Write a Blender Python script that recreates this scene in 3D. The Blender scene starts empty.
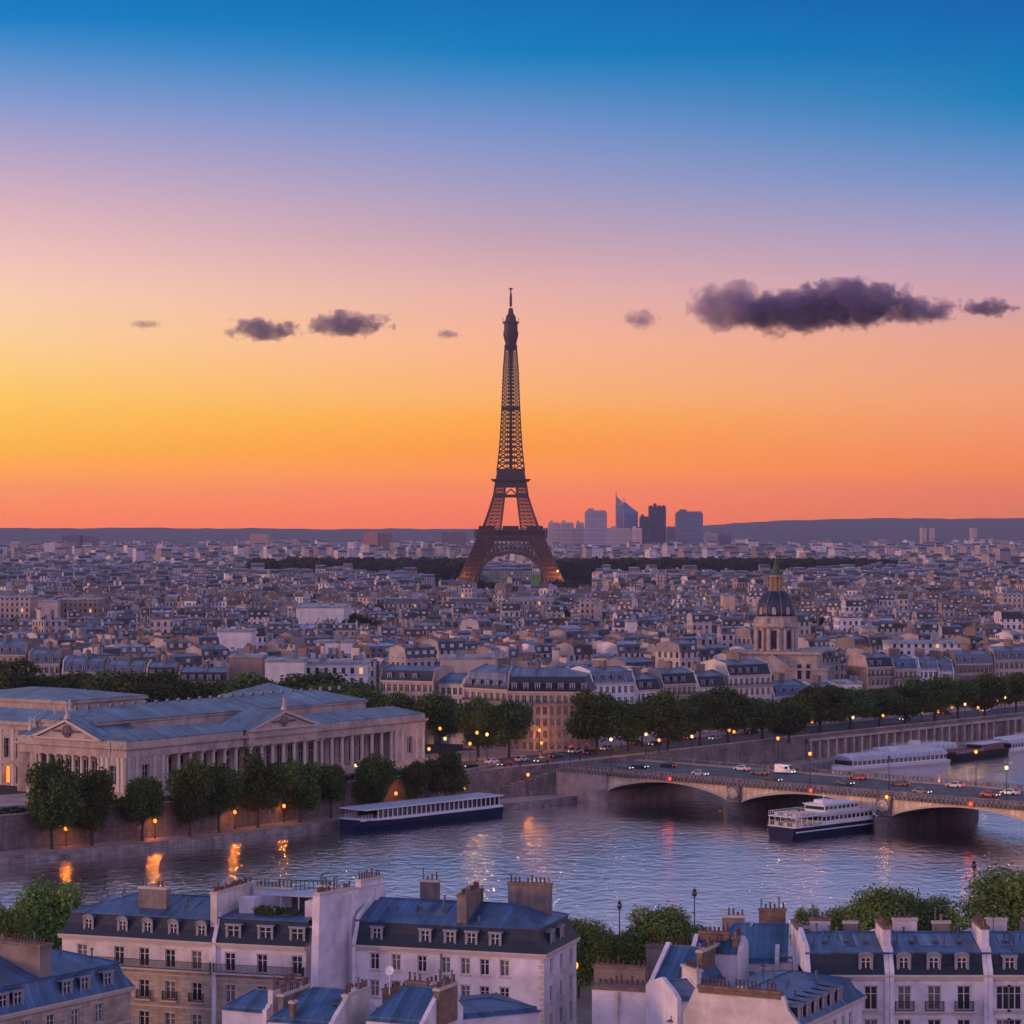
import bpy, math, random
import numpy as np
from mathutils import Vector, Matrix

R = random.Random(11)
F, HY, CX, CZ = 2600.0, 532.0, 512.0, 68.0      # lens in pixels, horizon row, centre column, camera height
rad = math.radians

HAZE = 0.32 / 9000
# ------------------------------------------------------------------ camera, sky, sun, exposure
S = bpy.context.scene
cam_d = bpy.data.cameras.new('camera'); cam = bpy.data.objects.new('camera', cam_d)
S.collection.objects.link(cam); S.camera = cam
cam.location = (0, 0, CZ); cam.rotation_euler = (rad(90), 0, 0)
cam_d.sensor_width = 36; cam_d.lens = F * 36 / 1024
cam_d.shift_y = (HY - 512) / 1024
cam_d.clip_start = 1; cam_d.clip_end = 60000

def lin(c):
    return c / 12.92 if c <= .04045 else ((c + .055) / 1.055) ** 2.4
def hx(s, k=1.0):
    return tuple(lin(int(s[i:i + 2], 16) / 255) * k for i in (0, 2, 4)) + (1,)

W = bpy.data.worlds.new('World'); S.world = W; W.use_nodes = True
nt = W.node_tree; nt.nodes.clear()
def N(t, **kw):
    n = nt.nodes.new(t)
    for k, v in kw.items(): setattr(n, k, v)
    return n
def math_(op, a, b=None, c=None, clamp=False):
    n = N('ShaderNodeMath', operation=op, use_clamp=clamp)
    for i, v in enumerate((a, b, c)):
        if v is None: continue
        if isinstance(v, (int, float)): n.inputs[i].default_value = v
        else: nt.links.new(v, n.inputs[i])
    return n.outputs[0]
def maprange(v, a, b, c=0., d=1., smooth=False):
    n = N('ShaderNodeMapRange'); n.interpolation_type = 'SMOOTHSTEP' if smooth else 'LINEAR'
    nt.links.new(v, n.inputs[0])
    for i, x in enumerate((a, b, c, d)): n.inputs[i + 1].default_value = x
    return n.outputs[0]
def ramp(v, stops, interp='LINEAR'):
    n = N('ShaderNodeValToRGB'); n.color_ramp.interpolation = interp
    els = n.color_ramp.elements
    while len(els) < len(stops): els.new(.5)
    for e, (p, c) in zip(els, sorted(stops, key=lambda s: s[0])):
        e.position = p; e.color = c
    nt.links.new(v, n.inputs[0]); return n.outputs[0]
def mix(f, a, b, mode='MIX'):
    n = N('ShaderNodeMix', data_type='RGBA', blend_type=mode)
    if isinstance(f, (int, float)): n.inputs[0].default_value = f
    else: nt.links.new(f, n.inputs[0])
    for i, v in ((6, a), (7, b)):
        if isinstance(v, tuple): n.inputs[i].default_value = v
        else: nt.links.new(v, n.inputs[i])
    return n.outputs[2]
tc = N('ShaderNodeTexCoord'); sep = N('ShaderNodeSeparateXYZ'); nt.links.new(tc.outputs['Generated'], sep.inputs[0])
dx, dy, dz = sep.outputs
hyp = math_('SQRT', math_('ADD', math_('MULTIPLY', dx, dx), math_('MULTIPLY', dy, dy)))
tane = math_('DIVIDE', dz, math_('MAXIMUM', hyp, 0.001))
tpos = math_('DIVIDE', tane, 0.4092, clamp=True)            # 0.5 = top of the photograph
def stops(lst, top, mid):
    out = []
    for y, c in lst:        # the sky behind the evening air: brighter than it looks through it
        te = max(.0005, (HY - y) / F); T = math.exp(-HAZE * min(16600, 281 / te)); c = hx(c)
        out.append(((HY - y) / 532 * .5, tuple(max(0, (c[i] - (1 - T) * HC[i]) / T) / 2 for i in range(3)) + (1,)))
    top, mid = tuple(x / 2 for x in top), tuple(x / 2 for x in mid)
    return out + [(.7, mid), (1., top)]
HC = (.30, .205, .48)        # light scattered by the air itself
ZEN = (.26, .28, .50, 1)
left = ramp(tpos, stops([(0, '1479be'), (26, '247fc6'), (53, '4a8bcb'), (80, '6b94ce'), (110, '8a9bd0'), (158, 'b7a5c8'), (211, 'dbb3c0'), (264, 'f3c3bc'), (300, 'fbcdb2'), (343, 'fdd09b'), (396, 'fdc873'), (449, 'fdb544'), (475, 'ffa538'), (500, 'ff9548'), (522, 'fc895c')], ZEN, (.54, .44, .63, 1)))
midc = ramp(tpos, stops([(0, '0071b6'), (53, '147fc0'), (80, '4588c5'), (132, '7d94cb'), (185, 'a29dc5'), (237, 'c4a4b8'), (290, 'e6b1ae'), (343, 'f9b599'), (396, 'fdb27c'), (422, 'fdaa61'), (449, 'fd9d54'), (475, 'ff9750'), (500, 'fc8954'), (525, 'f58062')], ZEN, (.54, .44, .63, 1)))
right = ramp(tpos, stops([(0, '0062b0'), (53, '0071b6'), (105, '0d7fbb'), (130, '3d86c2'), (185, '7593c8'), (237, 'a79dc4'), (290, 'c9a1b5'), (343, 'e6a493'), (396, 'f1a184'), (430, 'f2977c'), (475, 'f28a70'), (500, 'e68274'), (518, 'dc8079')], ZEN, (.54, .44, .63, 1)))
az = math_('DIVIDE', dx, math_('MAXIMUM', dy, .05))
m1 = mix(maprange(az, -.2, 0., smooth=False), left, midc)
m2 = mix(maprange(az, 0., .2), m1, right)
m2 = mix(1., m2, (2, 2, 2, 1), 'MULTIPLY')
# behind the camera: the pink belt and lavender of the sky opposite the sunset
tb = math_('DIVIDE', tane, 1.6, clamp=True)
back = ramp(tb, [(0, (.62, .36, .46, 1)), (.12, (.90, .62, .98, 1)), (.32, (.76, .62, 1.06, 1)), (.6, (.30, .32, .58, 1)), (1, (.06, .14, .38, 1))])
wb = maprange(dy, .55, -.15, smooth=True)
sky = mix(wb, m2, back)
zen = maprange(tane, .5, 1.9, smooth=True)
sky = mix(zen, sky, (.045, .13, .36, 1))
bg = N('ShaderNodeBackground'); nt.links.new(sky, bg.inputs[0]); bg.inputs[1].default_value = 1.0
out = N('ShaderNodeOutputWorld'); nt.links.new(bg.outputs[0], out.inputs[0])
W.cycles.sampling_method = 'MANUAL'; W.cycles.sample_map_resolution = 512

SUN_AZ, SUN_EL = rad(108), rad(6)      # measured from straight ahead towards the left
sd = bpy.data.lights.new('sun', 'SUN'); sun = bpy.data.objects.new('sun', sd); S.collection.objects.link(sun)
sd.energy = 1.6; sd.angle = rad(8); sd.color = (1.0, .50, .26)
tosun = Vector((-math.sin(SUN_AZ) * math.cos(SUN_EL), math.cos(SUN_AZ) * math.cos(SUN_EL), math.sin(SUN_EL)))
sun.rotation_euler = tosun.to_track_quat('Z', 'Y').to_euler()

vs = S.view_settings; vs.view_transform = 'Standard'; vs.look = 'None'; vs.gamma = 1; vs.exposure = 0.0; vs.use_curve_mapping = False
S.render.engine = 'CYCLES'
cy = S.cycles
cy.use_denoising = True
try: cy.denoiser = 'OPENIMAGEDENOISE'
except Exception: pass
cy.max_bounces = 5; cy.diffuse_bounces = 2; cy.glossy_bounces = 2; cy.transmission_bounces = 2; cy.volume_bounces = 0
cy.transparent_max_bounces = 6; cy.caustics_reflective = False; cy.caustics_refractive = False
cy.sample_clamp_indirect = 4; cy.volume_step_rate = 1.0; cy.volume_max_steps = 256
cy.use_adaptive_sampling = True; cy.adaptive_threshold = 0.015

# ------------------------------------------------------------------ picture to ground helpers
def P(px, py, z):
    D = F * (CZ - z) / (py - HY); return Vector(((px - CX) / F * D, D, z))
def PD(px, D, z=0.):
    return Vector(((px - CX) / F * D, D, z))
def ZAT(py, D):
    return CZ - (py - HY) * D / F

# ------------------------------------------------------------------ materials
MATS = {}
def principled(name):
    m = bpy.data.materials.new(name); m.use_nodes = True; MATS[name] = m
    return m, m.node_tree, m.node_tree.nodes['Principled BSDF']
def mat(name, col, rough=.7, metal=0., var=.15, scale=.6, bump=0., bscale=None, seam=0., attr=False, streak=0., spec=None, tile=None):
    global nt
    m, nt, b = principled(name)
    b.inputs['Roughness'].default_value = rough; b.inputs['Metallic'].default_value = metal
    if spec is not None: b.inputs['Specular IOR Level'].default_value = spec
    tc = N('ShaderNodeTexCoord'); uv = tc.outputs['UV']; ob = tc.outputs['Object']
    if attr:
        a = N('ShaderNodeAttribute', attribute_name='Col'); c = a.outputs['Color']
    else: c = col if len(col) == 4 else tuple(col) + (1,)
    ns = N('ShaderNodeTexNoise'); ns.inputs['Scale'].default_value = scale; ns.inputs['Detail'].default_value = 5
    nt.links.new(ob, ns.inputs['Vector'])
    f = maprange(ns.outputs[0], .3, .7, 1 - var, 1 + var)
    hsum = None
    if streak or seam:      # broad grimy patches
        n4 = N('ShaderNodeTexNoise'); n4.inputs['Scale'].default_value = .22; n4.inputs['Detail'].default_value = 8; n4.inputs['Roughness'].default_value = .7; nt.links.new(ob, n4.inputs['Vector'])
        f = math_('MULTIPLY', f, maprange(n4.outputs[0], .38, .56, .70, 1.06))
    if streak:
        mp = N('ShaderNodeMapping'); mp.inputs['Scale'].default_value = (1.3, .12, 1); nt.links.new(uv, mp.inputs[0])
        n2 = N('ShaderNodeTexNoise'); n2.inputs['Scale'].default_value = 1.2; n2.inputs['Detail'].default_value = 6; nt.links.new(mp.outputs[0], n2.inputs['Vector'])
        f = math_('MULTIPLY', f, maprange(n2.outputs[0], .35, .65, 1 - streak, 1 + streak * .5))
    if seam or tile:
        su = N('ShaderNodeSeparateXYZ'); nt.links.new(uv, su.inputs[0])
        if seam:
            q = math_('DIVIDE', su.outputs[0], seam); fr = math_('FRACT', q)
            wn = N('ShaderNodeTexWhiteNoise', noise_dimensions='1D'); nt.links.new(math_('FLOOR', q), wn.inputs['W'])
            f = math_('MULTIPLY', f, maprange(wn.outputs[0], 0, 1, .72, 1.25))
            sm = math_('LESS_THAN', fr, .13)
            f = math_('MULTIPLY', f, maprange(sm, 0, 1, 1, .72))
            hsum = sm
        else:
            br = N('ShaderNodeTexBrick'); nt.links.new(uv, br.inputs['Vector'])
            br.inputs['Scale'].default_value = 1; br.inputs['Brick Width'].default_value = tile[0]; br.inputs['Row Height'].default_value = tile[1]
            br.inputs['Mortar Size'].default_value = tile[2]; br.inputs['Color1'].default_value = (.8, .8, .8, 1); br.inputs['Color2'].default_value = (1.12, 1.12, 1.12, 1)
            br.inputs['Mortar'].default_value = (.6, .6, .6, 1)
            f = math_('MULTIPLY', f, br.outputs[0]); hsum = br.outputs[0]
    cc = N('ShaderNodeVectorMath', operation='SCALE')
    if isinstance(c, tuple): cc.inputs[0].default_value = c[:3]
    else: nt.links.new(c, cc.inputs[0])
    nt.links.new(f, cc.inputs['Scale']); nt.links.new(cc.outputs[0], b.inputs['Base Color'])
    if bump or hsum is not None:
        bp = N('ShaderNodeBump'); bp.inputs['Distance'].default_value = bump or .03; bp.inputs['Strength'].default_value = 1 if hsum is not None else .6
        if hsum is not None: nt.links.new(hsum, bp.inputs['Height'])
        else:
            n3 = N('ShaderNodeTexNoise'); n3.inputs['Scale'].default_value = bscale or scale * 6; n3.inputs['Detail'].default_value = 4
            nt.links.new(ob, n3.inputs['Vector']); nt.links.new(n3.outputs[0], bp.inputs['Height'])
        nt.links.new(bp.outputs[0], b.inputs['Normal'])
    return m
def emat(name, col, strength):
    m, t, b = principled(name)
    b.inputs['Base Color'].default_value = tuple(col) + (1,)
    b.inputs['Emission Color'].default_value = tuple(col) + (1,); b.inputs['Emission Strength'].default_value = strength
    return m

# facade with a regular rhythm of openings for houses far away (the wall colour comes from the house)
def facade_mat():
    global nt
    m, nt, b = principled('facade')
    a = N('ShaderNodeAttribute', attribute_name='Col'); tc = N('ShaderNodeTexCoord'); su = N('ShaderNodeSeparateXYZ'); nt.links.new(tc.outputs['UV'], su.inputs[0])
    qu = math_('DIVIDE', su.outputs[0], 2.7); qv = math_('DIVIDE', su.outputs[1], 3.15)
    fu, fv = math_('FRACT', qu), math_('FRACT', qv)
    wu = math_('LESS_THAN', math_('ABSOLUTE', math_('SUBTRACT', fu, .5)), .21)
    wv = math_('LESS_THAN', math_('ABSOLUTE', math_('SUBTRACT', fv, .5)), .30)
    win = math_('MULTIPLY', wu, wv)
    on = math_('GREATER_THAN', a.outputs['Alpha'], .5)
    win = math_('MULTIPLY', win, on)
    cb = N('ShaderNodeCombineXYZ'); nt.links.new(math_('FLOOR', qu), cb.inputs[0]); nt.links.new(math_('FLOOR', qv), cb.inputs[1])
    wn = N('ShaderNodeTexWhiteNoise', noise_dimensions='2D'); nt.links.new(cb.outputs[0], wn.inputs['Vector'])
    lit = math_('MULTIPLY', math_('GREATER_THAN', wn.outputs[0], .988), win)
    pane = mix(wn.outputs[0], (.02, .022, .03, 1), (.12, .11, .11, 1))
    sill = math_('MULTIPLY', math_('LESS_THAN', fv, .06), on)
    ns = N('ShaderNodeTexNoise'); ns.inputs['Scale'].default_value = .25; ns.inputs['Detail'].default_value = 5; nt.links.new(tc.outputs['Object'], ns.inputs['Vector'])
    wall = mix(1., a.outputs['Color'], maprange(ns.outputs[0], .3, .7, .78, 1.15), 'MULTIPLY')
    wall = mix(math_('MULTIPLY', sill, .45), wall, (.10, .09, .09, 1))
    nt.links.new(mix(win, wall, pane), b.inputs['Base Color'])
    nt.links.new(maprange(win, 0, 1, .8, .15), b.inputs['Roughness'])
    b.inputs['Emission Color'].default_value = (1, .5, .16, 1); nt.links.new(math_('MULTIPLY', lit, .9), b.inputs['Emission Strength'])
    return m
M_FAC = facade_mat()
M_ROOFS = mat('far_roofs', None, rough=.5, attr=True, var=.22, scale=.15, seam=1.2)
M_ROOFS.node_tree.nodes['Principled BSDF'].inputs['Metallic'].default_value = .0
M_PLASTER = mat('lavender_plaster', (.74, .68, .74), .85, var=.09, scale=.3, streak=.05, bump=.01)
M_PLASTER2 = mat('cream_plaster', (.72, .63, .58), .85, var=.12, scale=.3, streak=.08, bump=.01)
M_PARTY = mat('weathered_render', (.24, .20, .18), .9, var=.16, scale=.5, streak=.2, bump=.02)
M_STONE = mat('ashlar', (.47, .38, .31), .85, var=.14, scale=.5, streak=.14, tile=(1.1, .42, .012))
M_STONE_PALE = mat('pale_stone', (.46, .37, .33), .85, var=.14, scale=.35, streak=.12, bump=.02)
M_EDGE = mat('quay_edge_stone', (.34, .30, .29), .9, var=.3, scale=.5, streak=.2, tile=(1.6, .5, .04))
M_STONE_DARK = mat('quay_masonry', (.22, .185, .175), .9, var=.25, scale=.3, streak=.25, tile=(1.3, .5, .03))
M_DTRIM = mat('dormer_lead_trim', (.30, .28, .31), .7, var=.2, scale=2.)
M_TRIM = mat('stone_trim', (.55, .47, .42), .8, var=.1, scale=1.)
M_BRICK = mat('old_brick', (.26, .17, .12), .9, var=.3, scale=1.5, tile=(.5, .18, .03))
M_ZINC = mat('zinc', (.065, .14, .27), .42, metal=.25, var=.16, scale=.35, seam=.62, bump=.04)
M_ZINC2 = mat('pale_zinc', (.14, .19, .29), .42, metal=.25, var=.15, scale=.35, seam=.62, bump=.04)
M_SLATE = mat('slate', (.014, .024, .045), .55, var=.22, scale=.8, tile=(.3, .2, .02))
M_PALROOF = mat('palace_zinc', (.17, .235, .30), .45, metal=.2, var=.3, scale=.12, seam=1.1, bump=.05, streak=.2)
M_LEAD = mat('lead', (.12, .15, .2), .5, metal=.3, var=.2, scale=1.)
M_POT = mat('terracotta', (.12, .055, .045), .8, var=.35, scale=3.)
M_POTW = mat('glazed_pot', (.26, .2, .17), .8, var=.3, scale=3.)
M_FRAME = mat('painted_frame', (.62, .58, .56), .6, var=.05)
M_GLASS = mat('window_glass', (.02, .025, .035), .08, var=.3, spec=.8)
M_CURT = mat('curtained_glass', (.16, .14, .14), .2, var=.5, scale=4., spec=.8)
M_IRON = mat('black_iron', (.02, .02, .025), .5, metal=.5, var=.1)
M_ASPH = mat('asphalt', (.10, .095, .10), .85, var=.25, scale=.08, bump=.01, bscale=4)
M_PAVE = mat('paving', (.17, .145, .125), .85, var=.18, scale=.15, tile=(1.2, .8, .02))
M_QUAY = mat('quay_paving', (.48, .33, .28), .85, var=.2, scale=.2, tile=(1., .6, .02))
M_MARK = mat('road_paint', (.7, .7, .68), .7, var=.1)
M_GROUND = mat('city_ground', (.022, .022, .028), .9, var=.4, scale=.01, bump=0)
M_LAWN = mat('lawn', (.26, .34, .04), .9, var=.25, scale=.02)
M_EIF = mat('puddled_iron', (.06, .035, .028), .6, metal=.2, var=.2, scale=.05)
M_BARK = mat('bark', (.06, .05, .04), .9, var=.3, scale=2., bump=.02)
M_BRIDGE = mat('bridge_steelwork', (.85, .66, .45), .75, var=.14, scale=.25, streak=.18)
M_NAVY = mat('navy_hull', (.008, .016, .06), .55, var=.1, spec=.15)
M_BLACKH = mat('black_hull', (.012, .011, .014), .6, var=.2, spec=.15)
M_WHITE = mat('white_paint', (.72, .72, .76), .45, var=.06, scale=.6)
M_CANVAS = mat('grey_canopy', (.42, .45, .55), .5, var=.1, scale=.4)
M_PLUM = mat('red_brown_paint', (.18, .05, .04), .6, var=.2)
M_TYRE = mat('rubber', (.015, .015, .015), .9)
M_GREEN = mat('verdigris', (.06, .09, .06), .7, var=.3, scale=.5)
M_GOLD = mat('aged_gilding', (.36, .24, .13), .6, metal=.0, var=.25, scale=.6)
M_LAMP = emat('warm_lamp', (1, .36, .06), 1.7)
M_LAMPW = emat('pale_lamp', (1, .66, .30), 1.7)
M_LAMPR = emat('red_lamp', (1, .05, .03), 2.5)
M_HEAD = emat('headlamp', (1, .8, .55), 2.5)
M_WINLIT = emat('lit_window', (1, .25, .03), 1.3)

def leaf_mat(name, tint):
    global nt
    m, nt, b = principled(name)
    a = N('ShaderNodeAttribute', attribute_name='Col')
    oi = N('ShaderNodeObjectInfo')
    c = mix(1., a.outputs['Color'], tint, 'MULTIPLY')
    h = N('ShaderNodeHueSaturation'); nt.links.new(c, h.inputs['Color'])
    nt.links.new(maprange(oi.outputs['Random'], 0, 1, .475, .525), h.inputs['Hue']); nt.links.new(maprange(oi.outputs['Random'], 0, 1, .8, 1.2), h.inputs['Value'])
    nt.links.new(h.outputs[0], b.inputs['Base Color']); b.inputs['Roughness'].default_value = .75
    b.inputs['Specular IOR Level'].default_value = .2
    tr = N('ShaderNodeBsdfTranslucent'); nt.links.new(h.outputs[0], tr.inputs[0])
    ms = N('ShaderNodeMixShader'); ms.inputs[0].default_value = .25
    nt.links.new(b.outputs[0], ms.inputs[1]); nt.links.new(tr.outputs[0], ms.inputs[2])
    o = [n for n in nt.nodes if n.type == 'OUTPUT_MATERIAL'][0]; nt.links.new(ms.outputs[0], o.inputs[0])
    return m
M_LEAF = leaf_mat('plane_leaves', (1, 1, 1, 1))

# ------------------------------------------------------------------ mesh builder
class MB:
    def __init__(s): s.v = []; s.f = []; s.m = []; s.c = []; s.M = None
    def add(s, pts, faces, m=0, c=None):
        n = len(s.v)
        if s.M is not None: pts = [s.M @ Vector(p) for p in pts]
        s.v.extend([tuple(p) for p in pts])
        for f in faces: s.f.append([i + n for i in f]); s.m.append(m); s.c.append(c)
    def quad(s, a, b, c, d, m=0, col=None): s.add([a, b, c, d], [(0, 1, 2, 3)], m, col)
    def poly(s, pts, m=0, col=None): s.add(pts, [tuple(range(len(pts)))], m, col)
    def box(s, x0, y0, z0, x1, y1, z1, m=0, c=None, bottom=True):
        p = [(x0, y0, z0), (x1, y0, z0), (x1, y1, z0), (x0, y1, z0), (x0, y0, z1), (x1, y0, z1), (x1, y1, z1), (x0, y1, z1)]
        f = [(0, 1, 5, 4), (1, 2, 6, 5), (2, 3, 7, 6), (3, 0, 4, 7), (4, 5, 6, 7)]
        if bottom: f.append((3, 2, 1, 0))
        s.add(p, f, m, c)
    def beam(s, a, b, w, h=None, m=0, c=None):
        a, b = Vector(a), Vector(b); d = (b - a)
        if d.length < 1e-6: return
        d.normalize(); h = h or w
        up = Vector((0, 0, 1)) if abs(d.z) < .95 else Vector((0, 1, 0))
        x = d.cross(up).normalized() * w / 2; y = x.normalized().cross(d) * h / 2
        s.add([a - x - y, a + x - y, a + x + y, a - x + y, b - x - y, b + x - y, b + x + y, b - x + y],
              [(0, 1, 2, 3), (7, 6, 5, 4), (0, 4, 5, 1), (1, 5, 6, 2), (2, 6, 7, 3), (3, 7, 4, 0)], m, c)
    def tube(s, pts, rs, n=8, m=0, c=None, cap=True):
        ring = []
        for i, p in enumerate(pts):
            p = Vector(p); q = Vector(pts[min(i + 1, len(pts) - 1)]) - Vector(pts[max(i - 1, 0)])
            q.normalize(); up = Vector((0, 0, 1)) if abs(q.z) < .9 else Vector((0, 1, 0))
            x = q.cross(up).normalized(); y = x.cross(q)
            r = rs[i] if isinstance(rs, (list, tuple)) else rs
            ring += [p + (x * math.cos(k * 2 * math.pi / n) + y * math.sin(k * 2 * math.pi / n)) * r for k in range(n)]
        fs = []
        for i in range(len(pts) - 1):
            for k in range(n):
                k2 = (k + 1) % n; fs.append((i * n + k, (i + 1) * n + k, (i + 1) * n + k2, i * n + k2))
        if cap: fs.append(tuple(range(n))); fs.append(tuple(reversed(range((len(pts) - 1) * n, len(pts) * n))))
        s.add(ring, fs, m, c)
    def lathe(s, prof, c0=(0, 0, 0), n=16, m=0, c=None, sx=1., sy=1., a0=0.):
        ring = [(c0[0] + r * sx * math.cos(a0 + k * 2 * math.pi / n), c0[1] + r * sy * math.sin(a0 + k * 2 * math.pi / n), c0[2] + z) for r, z in prof for k in range(n)]
        fs = []
        for i in range(len(prof) - 1):
            for k in range(n):
                k2 = (k + 1) % n; fs.append((i * n + k, i * n + k2, (i + 1) * n + k2, (i + 1) * n + k))
        fs.append(tuple(reversed(range(n)))); fs.append(tuple(range((len(prof) - 1) * n, len(prof) * n)))
        s.add(ring, fs, m, c)
    def wall(s, O, U, W_, z0, z1, holes, m=0, rev=.25, col=None):
        """vertical wall with rectangular openings and reveals; O start, U unit direction, outward normal = U x Z"""
        O, U = Vector(O), Vector(U); n = U.cross(Vector((0, 0, 1)))
        xs = sorted({0., W_} | {h[0] for h in holes} | {h[1] for h in holes}); zs = sorted({z0, z1} | {h[2] for h in holes} | {h[3] for h in holes})
        def pt(u, z, dep=0): q = O + U * u - n * dep; return (q.x, q.y, z)
        for j in range(len(zs) - 1):
            run = None
            for i in range(len(xs) - 1):
                cx_, cz_ = (xs[i] + xs[i + 1]) / 2, (zs[j] + zs[j + 1]) / 2
                inside = any(h[0] < cx_ < h[1] and h[2] < cz_ < h[3] for h in holes)
                if inside:
                    if run is not None: s.quad(pt(run, zs[j]), pt(xs[i], zs[j]), pt(xs[i], zs[j + 1]), pt(run, zs[j + 1]), m, col); run = None
                elif run is None: run = xs[i]
            if run is not None: s.quad(pt(run, zs[j]), pt(xs[-1], zs[j]), pt(xs[-1], zs[j + 1]), pt(run, zs[j + 1]), m, col)
        for a, b, c, d in holes:
            for (u0, w0), (u1, w1) in (((a, c), (b, c)), ((b, c), (b, d)), ((b, d), (a, d)), ((a, d), (a, c))):
                s.quad(pt(u0, w0), pt(u1, w1), pt(u1, w1, rev), pt(u0, w0, rev), m, col)
    def mesh(s, name, mats, smooth=False):
        me = bpy.data.meshes.new(name)
        nv, nf = len(s.v), len(s.f)
        co = np.array(s.v, dtype=np.float32).reshape(-1, 3)
        ln = np.array([len(f) for f in s.f], dtype=np.int32); st = np.zeros(nf, np.int32); st[1:] = np.cumsum(ln)[:-1]
        vi = np.concatenate([np.array(f, dtype=np.int32) for f in s.f]) if nf < 500 else np.fromiter((i for f in s.f for i in f), dtype=np.int32)
        me.vertices.add(nv); me.vertices.foreach_set('co', co.ravel())
        me.loops.add(len(vi)); me.loops.foreach_set('vertex_index', vi)
        me.polygons.add(nf); me.polygons.foreach_set('loop_start', st); me.polygons.foreach_set('loop_total', ln)
        me.polygons.foreach_set('material_index', np.array(s.m, dtype=np.int32))
        if not isinstance(mats, (list, tuple)): mats = [mats]
        for q in mats: me.materials.append(q)
        me.update(calc_edges=True)
        nr = np.zeros(nf * 3, np.float32); me.polygons.foreach_get('normal', nr); nr = nr.reshape(-1, 3)
        h = np.stack([-nr[:, 1], nr[:, 0], np.zeros(nf)], 1); l = np.linalg.norm(h, axis=1); flat = l < 1e-3
        h[flat] = (1, 0, 0); l[flat] = 1; h /= l[:, None]; v = np.cross(nr, h)
        fi = np.repeat(np.arange(nf), ln); pc = co[vi]
        uv = np.stack([(pc * h[fi]).sum(1), (pc * v[fi]).sum(1)], 1).astype(np.float32)
        me.uv_layers.new(name='UVMap').data.foreach_set('uv', uv.ravel())
        if any(c is not None for c in s.c):
            at = me.color_attributes.new('Col', 'FLOAT_COLOR', 'CORNER')
            cc = np.array([(c if len(c) == 4 else tuple(c) + (1.,)) if c is not None else (.5, .5, .5, 1) for c in s.c], dtype=np.float32)
            at.data.foreach_set('color', cc[fi].ravel())
        me.polygons.foreach_set('use_smooth', np.full(nf, bool(smooth)))
        me.update(); return me
    def build(s, name, mats, parent=None, smooth=False):
        if not s.f: return None
        return link(name, s.mesh(name, mats, smooth), parent)
COL = S.collection
KIDS = {}
def link(name, data, parent=None, loc=None, rz=0., scale=None):
    o = bpy.data.objects.new(name, data); COL.objects.link(o)
    if parent is not None: o.parent = parent; KIDS.setdefault(parent.name, []).append(o)
    if loc is not None: o.location = loc
    if rz: o.rotation_euler = (0, 0, rz)
    if scale: o.scale = scale
    return o
def tag(o, label=None, cat=None, group=None, kind=None):
    if label: o['label'] = label
    if cat: o['category'] = cat
    if group: o['group'] = group
    if kind: o['kind'] = kind
    return o
def thing(name, label, cat, loc=(0, 0, 0), rz=0., group=None):
    return tag(link(name, None, None, loc, rz), label, cat, group)
def dup(root, loc, rz=0., scale=None, label=None, group=None):
    r = root.copy(); COL.objects.link(r); r.location = loc; r.rotation_euler = (0, 0, rz)
    if scale: r.scale = scale
    if label: r['label'] = label
    if group: r['group'] = group
    for ch in KIDS.get(root.name, []):
        c = ch.copy(); COL.objects.link(c); c.parent = r
        for g in KIDS.get(ch.name, []):
            d = g.copy(); COL.objects.link(d); d.parent = c
    return r
def frame_of(A, B):
    d = Vector((B[0] - A[0], B[1] - A[1], 0)); return d.length, math.atan2(d.y, d.x)
ORD = ['first', 'second', 'third', 'fourth', 'fifth', 'sixth', 'seventh', 'eighth', 'ninth', 'tenth', 'eleventh', 'twelfth', 'thirteenth', 'fourteenth', 'fifteenth', 'sixteenth', 'seventeenth', 'eighteenth', 'nineteenth', 'twentieth', 'twenty-first', 'twenty-second', 'twenty-third', 'twenty-fourth', 'twenty-fifth', 'twenty-sixth']

# ================================================================== THE SETTING: ground, river, quays, hills
NL = Vector((-.72, .694, 0))                        # from the far bank inland
E = [P(0, 865, 0), P(200, 846, 0), P(340, 827, 0), P(420, 818, 0), P(500, 811, 0), P(560, 805, 0), P(603, 799, 0), P(700, 785, 0), P(830, 767, 0), P(1024, 743, 0)]
E = [E[0] + Vector((-130, -138, 0)) * 2] + E + [E[-1] + Vector((140, 150, 0)), E[-1] + Vector((1400, 1400, 0))]
WOFF = [8, 8, 8, 8.5, 9.5, 13, 17, 14, 11, 9, 8, 8, 8]
WL = [e + NL * w for e, w in zip(E, WOFF)]
def bank_y(x, L=E):
    for a, b in zip(L, L[1:]):
        if a.x <= x <= b.x: return a.y + (b.y - a.y) * (x - a.x) / (b.x - a.x)
    return L[-1].y
NB = [Vector((-900, 150, 0)), Vector((-300, 255, 0)), Vector((-110, 318, 0)), Vector((-60, 345, 0)), Vector((-20, 372, 0)), Vector((30, 382, 0)), Vector((95, 392, 0)), Vector((200, 480, 0)), Vector((600, 820, 0)), Vector((1400, 1500, 0))]

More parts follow.
